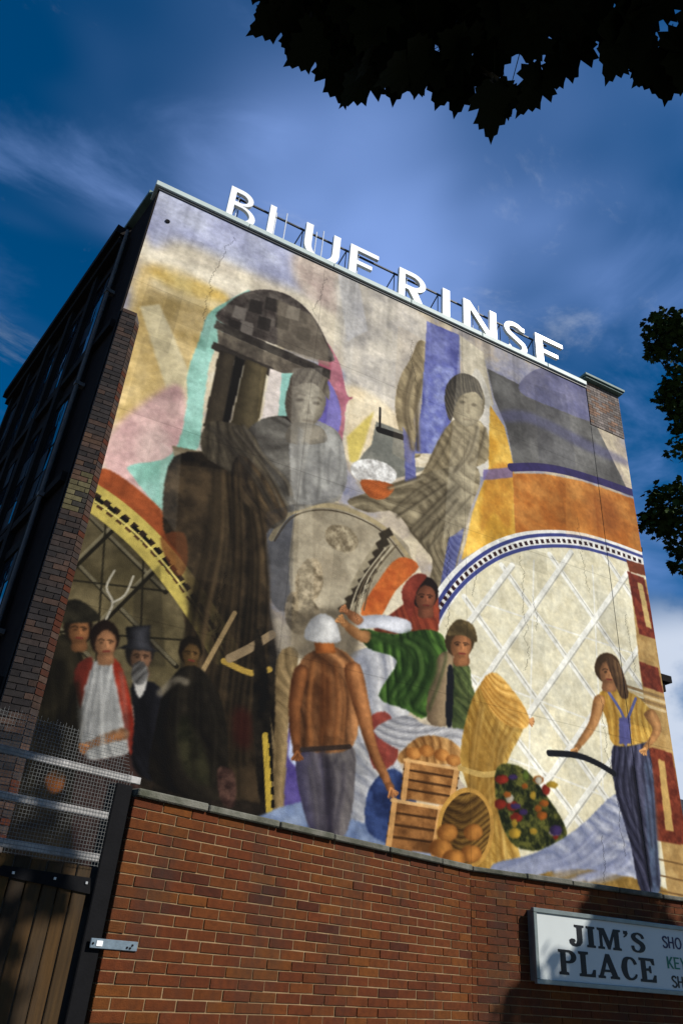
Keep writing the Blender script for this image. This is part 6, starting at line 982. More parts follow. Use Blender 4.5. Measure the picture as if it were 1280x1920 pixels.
('f',[(11.46,7.22),(11.97,7.2),(12.01,6.69),(11.48,6.72)],(112,54,40),(136,70,50),'mott',0.12,0,1.0,0),
('l',[(11.07,6.62),(12.03,6.59)],0.06,(148,122,84),0.9,0,0,0),
('l',[(11.05,6.53),(12.02,6.5)],0.06,(210,190,150),0.9,0,0,0),
('l',[(11.04,6.44),(12.0,6.41)],0.06,(148,122,84),0.9,0,0,0),
('l',[(11.02,6.36),(11.98,6.32)],0.06,(210,190,150),0.9,0,0,0),
('f',[(11.36,5.54),(11.99,5.53),(12.06,3.94),(11.26,3.92)],(108,52,36),(134,70,48),'mott',0.12,0,1.0,0),
('f',[(11.6,5.35),(11.76,5.34),(11.74,4.12),(11.53,4.12)],(188,158,100),(188,158,100),'mott',0,0,1.0,0),
('l',[(11.2,3.62),(11.98,3.59)],0.03,(120,92,56),0.8,0,0,0),
('l',[(11.14,3.37),(11.92,3.33)],0.03,(120,92,56),0.8,0,0,0),
('l',[(11.1,3.13),(11.87,3.1)],0.03,(120,92,56),0.8,0,0,0),
('l',[(8.62,3.21),(9.28,3.45),(9.9,3.9)],0.07500000000000001,(112,118,146),0.315,2,1,0),
('l',[(8.62,3.21),(9.28,3.45),(9.9,3.9)],0.034999999999999996,(112,118,146),0.63,1,1,0),
('l',[(8.64,3.21),(9.31,3.44),(9.93,3.9)],0.04000000000000001,(222,222,224),0.4012698686239156,1,1,0),
('l',[(8.34,3.08),(9.38,3.43),(9.96,3.88)],0.037500000000000006,(112,118,146),0.315,2,1,0),
('l',[(8.34,3.08),(9.38,3.43),(9.96,3.88)],0.017499999999999998,(112,118,146),0.63,1,1,0),
('l',[(8.36,3.08),(9.4,3.43),(9.98,3.87)],0.020000000000000004,(222,222,224),0.3259692453911029,1,1,0),
('l',[(8.93,3.18),(9.6,3.43),(10.6,4.11)],0.15000000000000002,(112,118,146),0.315,2,1,0),
('l',[(8.93,3.18),(9.6,3.43),(10.6,4.11)],0.06999999999999999,(112,118,146),0.63,1,1,0),
('l',[(8.96,3.18),(9.63,3.42),(10.63,4.11)],0.08000000000000002,(222,222,224),0.4229243577972976,1,1,0),
('l',[(9.09,3.19),(9.7,3.41),(10.63,4.08)],0.037500000000000006,(112,118,146),0.315,2,1,0),
('l',[(9.09,3.19),(9.7,3.41),(10.63,4.08)],0.017499999999999998,(112,118,146),0.63,1,1,0),
('l',[(9.11,3.18),(9.72,3.41),(10.65,4.08)],0.020000000000000004,(222,222,224),0.24040597968911542,1,1,0),
('l',[(8.72,3.02),(9.82,3.4),(10.67,3.99)],0.05249999999999999,(112,118,146),0.315,2,1,0),
('l',[(8.72,3.02),(9.82,3.4),(10.67,3.99)],0.024499999999999997,(112,118,146),0.63,1,1,0),
('l',[(8.74,3.02),(9.84,3.39),(10.69,3.98)],0.027999999999999997,(222,222,224),0.33405451227974003,1,1,0),
('l',[(9.4,3.15),(10.09,3.37),(10.77,3.89)],0.07500000000000001,(112,118,146),0.315,2,1,0),
('l',[(9.4,3.15),(10.09,3.37),(10.77,3.89)],0.034999999999999996,(112,118,146),0.63,1,1,0),
('l',[(9.42,3.14),(10.12,3.37),(10.8,3.89)],0.04000000000000001,(222,222,224),0.24089404495511124,1,1,0),
('l',[(9.03,3.0),(10.17,3.36),(10.87,3.79)],0.15000000000000002,(112,118,146),0.315,2,1,0),
('l',[(9.03,3.0),(10.17,3.36),(10.87,3.79)],0.06999999999999999,(112,118,146),0.63,1,1,0),
('l',[(9.06,3.0),(10.2,3.36),(10.9,3.79)],0.08000000000000002,(222,222,224),0.4685670033293637,1,1,0),
('l',[(9.6,3.13),(10.3,3.34),(10.61,3.56)],0.15000000000000002,(112,118,146),0.315,2,1,0),
('l',[(9.6,3.13),(10.3,3.34),(10.61,3.56)],0.06999999999999999,(112,118,146),0.63,1,1,0),
('l',[(9.63,3.12),(10.33,3.34),(10.64,3.55)],0.08000000000000002,(222,222,224),0.4385295015095921,1,1,0),
('l',[(9.79,3.11),(10.45,3.31),(10.92,3.64)],0.037500000000000006,(112,118,146),0.315,2,1,0),
('l',[(9.79,3.11),(10.45,3.31),(10.92,3.64)],0.017499999999999998,(112,118,146),0.63,1,1,0),
('l',[(9.82,3.1),(10.47,3.31),(10.94,3.64)],0.020000000000000004,(222,222,224),0.5267232120288526,1,1,0),
('f',[(10.53,5.44),(11.3,5.68),(11.41,5.07),(11.28,4.06),(11.19,3.14),(10.75,3.08),(10.64,3.8),(10.42,4.73)],(40,40,58),(104,104,124),'drape',(0.2,0.1),1,1.0,0),
('f',[(11.21,5.13),(11.41,5.07),(11.19,3.17),(10.98,3.15)],(110,130,150),(80,90,112),'mott',0.2,1,0.7,2),
('f',[(10.23,6.21),(10.56,6.49),(11.17,6.51),(11.55,6.28),(11.68,5.9),(11.28,5.6),(10.53,5.43),(10.41,5.9)],(160,122,48),(214,182,100),'drape',(0.26,0.3),1,1.0,0),
('l',[(10.65,5.43),(10.63,4.48),(10.73,3.75)],0.03,(26,26,40),0.315,2,1,0),
('l',[(10.65,5.43),(10.63,4.48),(10.73,3.75)],0.013999999999999999,(26,26,40),0.63,1,1,0),
('l',[(10.67,5.42),(10.65,4.48),(10.75,3.74)],0.016,(136,138,156),0.4136019538722978,1,1,0),
('l',[(10.8,5.45),(10.8,4.51),(10.86,3.76)],0.06,(26,26,40),0.315,2,1,0),
('l',[(10.8,5.45),(10.8,4.51),(10.86,3.76)],0.027999999999999997,(26,26,40),0.63,1,1,0),
('l',[(10.83,5.45),(10.83,4.5),(10.88,3.76)],0.032,(136,138,156),0.48385890706835666,1,1,0),
('l',[(10.88,5.08),(10.9,4.53),(10.97,3.19)],0.06,(26,26,40),0.315,2,1,0),
('l',[(10.88,5.08),(10.9,4.53),(10.97,3.19)],0.027999999999999997,(26,26,40),0.63,1,1,0),
('l',[(10.91,5.08),(10.92,4.52),(10.99,3.18)],0.032,(136,138,156),0.49401980395189865,1,1,0),
('l',[(11.0,5.12),(11.0,4.56),(10.97,3.2)],0.03,(26,26,40),0.315,2,1,0),
('l',[(11.0,5.12),(11.0,4.56),(10.97,3.2)],0.013999999999999999,(26,26,40),0.63,1,1,0),
('l',[(11.02,5.11),(11.02,4.56),(10.99,3.19)],0.016,(136,138,156),0.4417606319571472,1,1,0),
('l',[(11.17,5.15),(11.18,4.57),(11.14,3.8)],0.06,(26,26,40),0.315,2,1,0),
('l',[(11.17,5.15),(11.18,4.57),(11.14,3.8)],0.027999999999999997,(26,26,40),0.63,1,1,0),
('l',[(11.2,5.15),(11.2,4.57),(11.16,3.79)],0.032,(136,138,156),0.5328328120669383,1,1,0),
('l',[(11.27,5.57),(11.31,4.6),(11.16,3.21)],0.06,(26,26,40),0.315,2,1,0),
('l',[(11.27,5.57),(11.31,4.6),(11.16,3.21)],0.027999999999999997,(26,26,40),0.63,1,1,0),
('l',[(11.3,5.56),(11.33,4.6),(11.18,3.2)],0.032,(136,138,156),0.21352885046533968,1,1,0),
('f',[(10.19,6.25),(9.99,5.76),(9.63,5.28),(9.73,5.24),(10.19,5.73),(10.44,6.25)],(128,92,56),(204,158,106),'round',0,1,1.0,0),
('l',[(10.38,6.26),(10.16,5.75)],0.03,(204,158,106),0.6,1,1,0),
('f',[(9.59,5.15),(9.57,5.17),(9.57,5.19),(9.58,5.22),(9.6,5.25),(9.64,5.28),(9.67,5.29),(9.7,5.29),(9.72,5.27),(9.73,5.25),(9.71,5.22),(9.69,5.19),(9.65,5.16),(9.62,5.15)],(128,92,56),(204,158,106),'round',0,1,1.0,0),
('l',[(9.62,5.19),(9.62,5.1)],0.05,(204,158,106),1.0,0,1,0),
('l',[(9.62,5.17),(9.63,5.08)],0.018,(128,92,56),0.8,0,1,0),
('l',[(9.62,5.19),(9.57,5.1)],0.05,(204,158,106),1.0,0,1,0),
('l',[(9.62,5.17),(9.58,5.08)],0.018,(128,92,56),0.8,0,1,0),
('l',[(9.62,5.19),(9.53,5.11)],0.05,(204,158,106),1.0,0,1,0),
('l',[(9.62,5.17),(9.54,5.09)],0.018,(128,92,56),0.8,0,1,0),
('l',[(9.62,5.19),(9.5,5.14)],0.05,(204,158,106),1.0,0,1,0),
('l',[(9.62,5.17),(9.51,5.12)],0.018,(128,92,56),0.8,0,1,0),
('f',[(11.38,6.15),(11.56,5.9),(11.31,5.58),(11.42,5.55),(11.81,5.94),(11.66,6.29)],(128,92,56),(204,158,106),'round',0,1,1.0,0),
('l',[(11.59,6.24),(11.76,5.93)],0.03,(204,158,106),0.6,1,1,0),
('f',[(11.26,5.44),(11.24,5.46),(11.24,5.48),(11.25,5.52),(11.28,5.55),(11.32,5.58),(11.36,5.59),(11.39,5.59),(11.42,5.58),(11.42,5.55),(11.4,5.52),(11.37,5.48),(11.34,5.46),(11.3,5.44)],(128,92,56),(204,158,106),'round',0,1,1.0,0),
('l',[(11.3,5.49),(11.3,5.39)],0.05,(204,158,106),1.0,0,1,0),
('l',[(11.3,5.46),(11.31,5.37)],0.018,(128,92,56),0.8,0,1,0),
('l',[(11.3,5.49),(11.24,5.38)],0.05,(204,158,106),1.0,0,1,0),
('l',[(11.3,5.46),(11.25,5.37)],0.018,(128,92,56),0.8,0,1,0),
('l',[(11.3,5.49),(11.19,5.4)],0.05,(204,158,106),1.0,0,1,0),
('l',[(11.3,5.46),(11.2,5.38)],0.018,(128,92,56),0.8,0,1,0),
('l',[(11.3,5.49),(11.16,5.42)],0.05,(204,158,106),1.0,0,1,0),
('l',[(11.3,5.46),(11.17,5.41)],0.018,(128,92,56),0.8,0,1,0),
('l',[(10.55,6.4),(10.85,5.99),(10.82,5.49)],0.07,(112,116,160),1.0,0,1,0),
('l',[(11.23,6.42),(10.97,6.01)],0.06,(112,116,160),1.0,0,1,0),
('f',[(10.74,5.97),(11.02,6.02),(10.96,5.52),(10.66,5.46)],(104,104,150),(104,104,150),'mott',0,0,1.0,0),
('l',[(10.94,5.09),(10.95,4.19),(10.99,3.19)],0.07,(22,22,34),0.8,1,1,0),
('f',[(10.94,6.99),(10.9,6.85),(10.8,6.71),(10.66,6.61),(10.51,6.57),(10.38,6.59),(10.29,6.66),(10.25,6.78),(10.29,6.92),(10.38,7.06),(10.52,7.16),(10.68,7.21),(10.82,7.19),(10.91,7.12)],(67,50,33),(96,72,48),'round',0,1,1.0,0),
('f',[(10.86,6.86),(10.83,6.75),(10.76,6.65),(10.66,6.57),(10.55,6.54),(10.46,6.56),(10.39,6.62),(10.37,6.72),(10.4,6.83),(10.46,6.93),(10.56,7.01),(10.67,7.04),(10.77,7.02),(10.84,6.96)],(121,89,62),(184,136,94),'round',0,1,1.0,0),
('f',[(10.46,6.62),(10.72,6.67),(10.73,6.47),(10.4,6.4)],(121,89,62),(184,136,94),'round',0,1,1.0,0),
('f',[(10.57,6.81),(10.56,6.8),(10.55,6.79),(10.53,6.78),(10.51,6.77),(10.49,6.77),(10.48,6.78),(10.48,6.79),(10.48,6.79),(10.5,6.8),(10.51,6.81),(10.54,6.82),(10.55,6.82),(10.57,6.81)],(64,47,32),(64,47,32),'mott',0,1,0.95,0),
('f',[(10.75,6.83),(10.75,6.83),(10.73,6.82),(10.72,6.81),(10.7,6.8),(10.68,6.8),(10.67,6.81),(10.66,6.82),(10.67,6.82),(10.68,6.83),(10.7,6.84),(10.72,6.85),(10.74,6.85),(10.75,6.84)],(64,47,32),(64,47,32),'mott',0,1,0.95,0),
('l',[(10.45,6.81),(10.52,6.85),(10.59,6.85)],0.026,(64,47,32),0.6,0,1,0),
('l',[(10.66,6.85),(10.73,6.87),(10.79,6.86)],0.026,(64,47,32),0.6,0,1,0),
('f',[(10.6,6.81),(10.64,6.74),(10.58,6.72)],(121,89,62),(121,89,62),'mott',0,0,0.6,0),
('l',[(10.65,6.83),(10.65,6.75)],0.03,(206,152,105),0.7,0,1,0),
('l',[(10.54,6.65),(10.66,6.67)],0.03,(126,60,52),0.85,0,1,0),
('f',[(10.76,6.78),(10.75,6.75),(10.73,6.73),(10.7,6.72),(10.66,6.71),(10.64,6.71),(10.62,6.72),(10.62,6.75),(10.63,6.77),(10.65,6.79),(10.68,6.81),(10.71,6.82),(10.74,6.81),(10.76,6.8)],(206,152,105),(206,152,105),'mott',0,1,0.5,2),
('f',[(10.39,6.83),(10.46,6.77),(10.47,6.59),(10.39,6.61)],(121,89,62),(121,89,62),'mott',0,1,0.55,2),
('l',[(10.52,6.6),(10.65,6.62)],0.04,(121,89,62),0.6,1,1,0),
('f',[(10.58,7.07),(10.92,7.04),(11.05,6.49),(10.87,6.35),(10.72,6.62)],(78,58,42),(124,98,70),'drape',(0.1,0.2),1,1.0,0),
('l',[(8.99,5.01),(9.61,5.08),(10.09,5.02),(10.45,4.91)],0.11,(34,36,44),1.0,0,1,0)
]
# ---- painter: fills a fine grid of wall points (metres) with the paint colours
PX0, PX1, PZ0, PZ1, PST = 0.33, 12.11, 1.6, 14.23, 0.0155
PNX = int(round((PX1-PX0)/PST))+1
PNZ = int(round((PZ1-PZ0)/PST))+1
def vnoise(nx, nz, cell, seed, octaves=3, st=PST):
    r = np.random.RandomState(seed); out = np.zeros((nz, nx)); amp = 1.0; tot = 0
    for o in range(octaves):
        c = max(cell/(2**o), st*1.5)
        gx = int(nx*st/c)+3; gz = int(nz*st/c)+3
        g = r.rand(gz, gx)
        fx = np.arange(nx)*st/c; fz = np.arange(nz)*st/c
        ix = fx.astype(int); iz = fz.astype(int)
        tx = fx-ix; tz = fz-iz; tx = tx*tx*(3-2*tx); tz = tz*tz*(3-2*tz)
        a = g[iz][:, ix]; b = g[iz][:, ix+1]; c_ = g[iz+1][:, ix]; d = g[iz+1][:, ix+1]
        tx = tx[None, :]; tz = tz[:, None]
        out += amp*((a*(1-tx)+b*tx)*(1-tz)+(c_*(1-tx)+d*tx)*tz); tot += amp; amp *= .55
    return out/tot
def blur(a, k):
    for ax in (0, 1):
        for _ in range(2):
            p = np.pad(a, [(k+1, k) if i == ax else (0, 0) for i in (0, 1)], mode='edge')
            cs = np.cumsum(p, axis=ax)
            n = a.shape[ax]
            a = (np.take(cs, np.arange(2*k+1, 2*k+1+n), axis=ax)-np.take(cs, np.arange(0, n), axis=ax))/(2*k+1)
    return a
def blur1(a):
    p = np.pad(a, 1, mode='edge')
    a = (p[:-2]+2*p[1:-1]+p[2:])/4
    return (a[:, :-2]+2*a[:, 1:-1]+a[:, 2:])/4
def smooth_pts(p, closed, n=4):
    p = np.array(p, float); N = len(p); out = []
    for i in range(N if closed else N-1):
        if closed: a, b, c, d = p[i-1], p[i], p[(i+1) % N], p[(i+2) % N]
        else: a, b, c, d = p[max(i-1, 0)], p[i], p[i+1], p[min(i+2, N-1)]
        for k in range(n):
            t = k/n
            out.append(.5*((2*b)+(c-a)*t+(2*a-5*b+4*c-d)*t*t+(3*b-a-3*c+d)*t**3))
    if not closed: out.append(p[-1])
    return np.array(out)
def box_of(pts, pad):
    x0 = max(int((pts[:, 0].min()-PX0)/PST)-pad, 0); x1 = min(int((pts[:, 0].max()-PX0)/PST)+pad+2, PNX)
    z0 = max(int((pts[:, 1].min()-PZ0)/PST)-pad, 0); z1 = min(int((pts[:, 1].max()-PZ0)/PST)+pad+2, PNZ)
    return x0, x1, z0, z1
def paint_mural(ops):
    G = {k: vnoise(PNX, PNZ, k, 11+int(k*100), 4) for k in (.1, .2, .4, .8)}
    wlow = (vnoise(PNX, PNZ, 1.5, 91, 2)-.5); wlow2 = (vnoise(PNX, PNZ, 1.7, 92, 2)-.5)
    big = vnoise(PNX, PNZ, 2.4, 5, 5); wx = vnoise(PNX, PNZ, .7, 8, 3)-.5; wz = vnoise(PNX, PNZ, 1.1, 9, 3)-.5
    X, Z = np.meshgrid(PX0+np.arange(PNX)*PST, PZ0+np.arange(PNZ)*PST)
    # cloudy painted sky: warped noise through a ramp of sky tones
    cw = vnoise(PNX, PNZ, 1.6, 41, 6); cw2 = vnoise(PNX, PNZ, 1.2, 42, 5)
    sxx = np.clip((np.arange(PNX)[None, :]+(cw-.5)*190).astype(int), 0, PNX-1); szz = np.clip((np.arange(PNZ)[:, None]+(cw2-.5)*150).astype(int), 0, PNZ-1)
    cl = vnoise(PNX, PNZ, 1.5, 43, 7)[szz, sxx]; cl = np.clip((cl-.28)/.44, 0, 1)
    ramp = np.array([[142, 142, 158], [168, 164, 166], [182, 170, 154], [206, 194, 168], [220, 212, 194]], float)
    img = np.stack([np.interp(cl, [0, .3, .5, .75, 1], ramp[:, i]) for i in range(3)], -1)
    cloudtex = np.clip(1+(cl-.5)*.34, .7, 1.3)
    brush = np.zeros((PNZ, PNX))
    for sd, k in ((61, 6), (62, 9)):
        n_ = vnoise(PNX//k+3, PNZ, .07, sd, 2); fx = np.arange(PNX)/k; i0 = fx.astype(int); tt = (fx-i0)[None, :]
        brush += n_[:, i0]*(1-tt)+n_[:, i0+1]*tt-.5
        n_ = vnoise(PNX, PNZ//k+3, .07, sd+5, 2); fz = np.arange(PNZ)/k; i0 = fz.astype(int); tt = (fz-i0)[:, None]
        brush += n_[i0]*(1-tt)+n_[i0+1]*tt-.5
    for op in ops:
        if op[0] == 'f':
            _, pts, c1, c2, mode, par, sm, al, soft = op
            P = smooth_pts(pts, True) if sm else np.array(pts, float)
            x0, x1, z0, z1 = box_of(P, 3+soft*2)
            if x1-x0 < 2 or z1-z0 < 2: continue
            xs = X[z0:z1, x0:x1]+wx[z0:z1, x0:x1]*.03; zs = Z[z0:z1, x0:x1]+wz[z0:z1, x0:x1]*.03
            ins = np.zeros(xs.shape, bool); Q = np.roll(P, -1, 0)
            for (ax, az), (bx, bz) in zip(P, Q):
                if az == bz: continue
                cr = (az > zs) != (bz > zs)
                ins ^= cr & (xs < (bx-ax)*(zs-az)/(bz-az)+ax)
            mk = ins.astype(float)
            if mode == 'round':
                any_ = ins.any(1); lo = np.where(any_, ins.argmax(1), 0); hi = np.where(any_, ins.shape[1]-ins[:, ::-1].argmax(1), 1)
                u = (np.arange(ins.shape[1])[None, :]-lo[:, None])/np.maximum(hi-lo, 1)[:, None]
                t = np.clip(1.15-np.abs(u-.64)*1.9, 0, 1)
                t = np.clip(blur(t, 3)+(G[.2][z0:z1, x0:x1]-.5)*.5, 0, 1)
            elif mode == 'drape':
                per, ang = par
                lf = wlow[z0:z1, x0:x1]; lf2 = wlow2[z0:z1, x0:x1]
                def folds(pp, aa, sd):
                    v = ((xs+lf*1.5)*math.cos(aa)+(zs+lf2*1.5)*math.sin(aa))/pp+1.6*lf
                    k = np.floor(v).astype(int); fr = v-k; h = np.random.RandomState(sd).rand(512)[np.mod(k, 512)]
                    cut = .25+.5*h
                    ridge = np.where(fr < cut, fr/cut, (1-fr)/(1-cut))
                    return np.clip(ridge**.8*(.45+.75*h), 0, 1)
                t = .80*folds(per, ang, 3)+.20*folds(per*.41, ang+.30, 4)
                any_ = ins.any(1); lo = np.where(any_, ins.argmax(1), 0); hi = np.where(any_, ins.shape[1]-ins[:, ::-1].argmax(1), 1)
                u = (np.arange(ins.shape[1])[None, :]-lo[:, None])/np.maximum(hi-lo, 1)[:, None]
                t = np.clip(t*1.0+.42*np.clip(u, 0, 1)-.16+(G[.1][z0:z1, x0:x1]-.5)*.25, 0, 1)
            else:
                k = min(G, key=lambda q: abs(q-(par or .4)))
                t = np.clip((G[k][z0:z1, x0:x1]-.3)/.4, 0, 1)
            col = (1-t[..., None])*np.array(c1)+t[..., None]*np.array(c2)
            if mode == 'mott' and par and par > .3: col = col*(cloudtex[z0:z1, x0:x1]**.6)[..., None]
            col = col*(1+.03*brush[z0:z1, x0:x1])[..., None]
        else:
            _, pts, wd, c, al, soft, sm, dash = op
            P = smooth_pts(pts, False) if sm else np.array(pts, float)
            x0, x1, z0, z1 = box_of(P, int(wd/PST)+4+soft*2)
            if x1-x0 < 2 or z1-z0 < 2: continue
            xs = X[z0:z1, x0:x1]; zs = Z[z0:z1, x0:x1]
            best = np.full(xs.shape, 9.0); arc = np.zeros(xs.shape); L = 0
            for a, b in zip(P[:-1], P[1:]):
                d = b-a; l = math.hypot(*d)
                if l < 1e-6: continue
                t = np.clip(((xs-a[0])*d[0]+(zs-a[1])*d[1])/(l*l), 0, 1)
                dist = np.hypot(xs-a[0]-t*d[0], zs-a[1]-t*d[1])
                m = dist < best; best = np.where(m, dist, best); arc = np.where(m, L+t*l, arc); L += l
            mk = np.clip((wd/2-best)/PST+.5, 0, 1)
            if wd < PST*1.6: mk = np.clip(1-best/(PST*1.2), 0, 1)*.8
            if dash: mk *= (np.mod(arc, dash*1.7) < dash)
            col = np.array(c, float)[None, None, :]*(0.9+.2*G[.2][z0:z1, x0:x1])[..., None]
        mk = blur(mk, soft) if soft else (blur1(mk) if op[0] == 'f' else mk)
        # paint flakes a little along its edges
        mk = np.clip(mk, 0, 1)*al
        img[z0:z1, x0:x1] = img[z0:z1, x0:x1]*(1-mk[..., None])+col*mk[..., None]
    # weathering of the painted render: mottle, fine grain, rain streaks from the coping
    gr = vnoise(PNX, PNZ, .06, 21, 2); st = vnoise(PNX, 8, .25, 22, 3)[3]
    strk = np.clip((st-.52)*4, 0, 1)[None, :]*np.clip((Z-11.2)/3.0, 0, 1)*(.4+.6*G[.8])
    blot = np.clip((vnoise(PNX, PNZ, .55, 31, 5)-.54)*5, 0, 1)
    f = (.97+.05*G[.4]+.05*(G[.1]-.5)*2)*(.95+.10*gr)*(1-.22*strk)*(1-.05*blot)
    img = img*f[..., None]
    # fine render cracks and panel joints
    for x_ in (3.9, 7.35): 
        j = int((x_-PX0)/PST); img[:, j] *= .9
    for z_ in (5.6, 8.9, 11.6):
        j = int((z_-PZ0)/PST); img[j] *= .9
    rc = np.random.RandomState(17)
    for _ in range(14):
        a = rc.randint(20, PNX-20); b = rc.randint(60, PNZ-20); ln = rc.randint(40, 180); xx_ = float(a)
        for i in range(ln):
            xx_ += rc.normal(0, .8); k = b-i
            if 0 <= k < PNZ and 0 <= int(xx_) < PNX: img[k, int(xx_)] *= .72
    # square plaster patches of slightly different tone
    r = np.random.RandomState(3)
    for _ in range(46):
        a = r.randint(0, PNX-60); b = r.randint(0, PNZ-60); w = r.randint(20, 90); h = r.randint(20, 120)
        img[b:b+h, a:a+w] *= r.uniform(.93, 1.06)
    return np.clip(img, 4, 245)
# ------------------------------------------------------------------ the setting
def sheet(name, x0, x1, y0, y1, z, mat):
    me = bpy.data.meshes.new(name); me.from_pydata([(x0, y0, z), (x1, y0, z), (x1, y1, z), (x0, y1, z)], [], [(0, 1, 2, 3)]); me.materials.append(mat)
    return tag(link(bpy.data.objects.new(name, me)), kind='structure')
sheet('ground', -1200, 1200, -1200, 1200, -0.14, M['yard'])
sheet('road', -120, 120, -10.0, -1.6, -0.132, M['tarmac'])
pv = MB().box((-120, -1.44, -.13), (120, 12.5, 0.0)).build('pavement', M['paving']); tag(pv, kind='structure')
kb = MB().box((-120, -1.6, -.13), (120, -1.442, 0.006)).build('kerb', M['kerb'], bevel=.012); tag(kb, kind='structure')

# ------------------------------------------------------------------ mural building
WX0, WX1, WY = 0.35, 12.03, 10.0            # front wall with the painting
TOP = 14.08                                  # top of the painted wall
PIL0 = 10.97                                 # brick pier at the right corner
FA = math.radians(101.43)                    # street side turns back at this angle
FL = 8.1
bld = empty('mural_building', (6.2, 12.0, 0.0))
tag(bld, 'tall building with a huge painted mural on its end wall behind the brick wall', 'building')
bld_off = Vector(bld.location)
def child(mb, name, mat, parent=bld, **k):
    o = mb.build(name, mat, None, **k); o.parent = parent
    p = parent; off = Vector((0, 0, 0))
    while p is not None: off += Vector(p.location); p = p.parent
    o.location = -off
    return o
def child_obj(name, me, parent, loc=(0, 0, 0)):
    o = bpy.data.objects.new(name, me); COL.objects.link(o); o.parent = parent
    p = parent; off = Vector((0, 0, 0))
    while p is not None: off += Vector(p.location); p = p.parent
    o.location = Vector(loc)-off
    return o
ffr = frame(WX0, WY, FA)                     # facade frame: x along facade, -y... outward is +y
# core volume of the building (slightly behind every face layer)
cx, sx = math.cos(FA), math.sin(FA)
fe = (WX0+cx*FL, WY+sx*FL)
core = MB()
o_ = [(WX0+.06, WY+.08), (WX1-.03, WY+.08), (WX1-.03, WY+11), (fe[0]+.07, fe[1]+2.9), (fe[0]+.07, fe[1])]
n = len(o_)
core.add([(x, y, -.1) for x, y in o_]+[(x, y, TOP-.05) for x, y in o_], [tuple(range(n))[::-1], tuple(range(n, 2*n))]+[(i, (i+1) % n, (i+1) % n+n, i+n) for i in range(n)])
child(core, 'core_wall', M['brick_wall_dark'])
# --- painted render: a fine sheet whose paint colours are stored per point
paint = paint_mural(MURAL)
lin = np.clip(paint/255.0, 0, 1); lin = np.where(lin <= .04045, lin/12.92, ((lin+.055)/1.055)**2.4)
lum = lin @ np.array([.2126, .7152, .0722]); lin = lum[..., None]+(lin-lum[..., None])*PSAT
lin = np.clip((np.maximum(lin, 0)**PCON)*PGAIN, .002, .9)
pm = bpy.data.materials.new('mural_paint'); pm.use_nodes = True
pn = pm.node_tree; pb = pn.nodes['Principled BSDF']; pb.inputs['Roughness'].default_value = .78; pb.inputs['Specular IOR Level'].default_value = .06
pa = pn.nodes.new('ShaderNodeAttribute'); pa.attribute_name = 'paint'
pg = pn.nodes.new('ShaderNodeNewGeometry')
pz = pn.nodes.new('ShaderNodeTexNoise'); pz.inputs['Scale'].default_value = 9; pz.inputs['Detail'].default_value = 9; pz.inputs['Roughness'].default_value = .7; pn.links.new(pg.outputs['Position'], pz.inputs['Vector'])
pr = pn.nodes.new('ShaderNodeMapRange'); pr.inputs['From Min'].default_value = .3; pr.inputs['From Max'].default_value = .7; pr.inputs['To Min'].default_value = .88; pr.inputs['To Max'].default_value = 1.09; pn.links.new(pz.outputs['Fac'], pr.inputs['Value'])
pmul = pn.nodes.new('ShaderNodeVectorMath'); pmul.operation = 'SCALE'; pn.links.new(pa.outputs['Color'], pmul.inputs[0]); pn.links.new(pr.outputs[0], pmul.inputs['Scale']); pn.links.new(pmul.outputs[0], pb.inputs['Base Color'])
pz2 = pn.nodes.new('ShaderNodeTexNoise'); pz2.inputs['Scale'].default_value = 55; pz2.inputs['Detail'].default_value = 5; pn.links.new(pg.outputs['Position'], pz2.inputs['Vector'])
pbm = pn.nodes.new('ShaderNodeBump'); pbm.inputs['Strength'].default_value = .35; pbm.inputs['Distance'].default_value = .012; pn.links.new(pz2.outputs['Fac'], pbm.inputs['Height']); pn.links.new(pbm.outputs[0], pb.inputs['Normal'])
def painted_sheet(name, x0, x1, z0, z1, y, step=PST):
    ix0 = int(math.ceil((x0-PX0)/PST)); ix1 = int((x1-PX0)/PST); iz0 = int(math.ceil((z0-PZ0)/PST)); iz1 = int((z1-PZ0)/PST)
    xs = PX0+np.arange(ix0, ix1+1)*PST; zs = PZ0+np.arange(iz0, iz1+1)*PST
    xs[0] = x0; xs[-1] = x1; zs[0] = z0; zs[-1] = z1
    nx, nz = len(xs), len(zs); X, Z = np.meshgrid(xs, zs)
    r = np.random.RandomState(2); Y = y+(vnoise(nx, nz, 1.4, 77, 3)-.5)*.012
    Y[:, 0] = y; Y[:, -1] = y; Y[0] = y; Y[-1] = y
    co = np.stack([X, Y, Z], -1).reshape(-1, 3).astype(np.float32)
    idx = np.arange(nx*nz).reshape(nz, nx)
    q = np.stack([idx[:-1, :-1], idx[:-1, 1:], idx[1:, 1:], idx[1:, :-1]], -1).reshape(-1).astype(np.int32)
    me = bpy.data.meshes.new(name); nf = (nx-1)*(nz-1)
    me.vertices.add(nx*nz); me.vertices.foreach_set('co', co.reshape(-1))
    me.loops.add(nf*4); me.loops.foreach_set('vertex_index', q)
    me.polygons.add(nf); me.polygons.foreach_set('loop_start', np.arange(0, nf*4, 4, dtype=np.int32)); me.polygons.foreach_set('loop_total', np.full(nf, 4, dtype=np.int32))
    me.update(calc_edges=True)
    at = me.attributes.new('paint', 'FLOAT_COLOR', 'POINT')
    c = np.ones((nz, nx, 4), np.float32); c[..., :3] = lin[iz0:iz1+1, ix0:ix1+1]
    at.data.foreach_set('color', c.reshape(-1)); me.materials.append(pm)
    return me
child_obj('mural', painted_sheet('mural', WX0+.02, PIL0, 1.62, TOP-.02, WY), bld)['label'] = 'faded figurative painting in ochre, grey, cream and blue on render'
# rendered plinth below the painting
child(MB().box((WX0+.02, WY-.02, -.1), (WX1, WY+.06, 1.62)), 'plinth', M['render'])
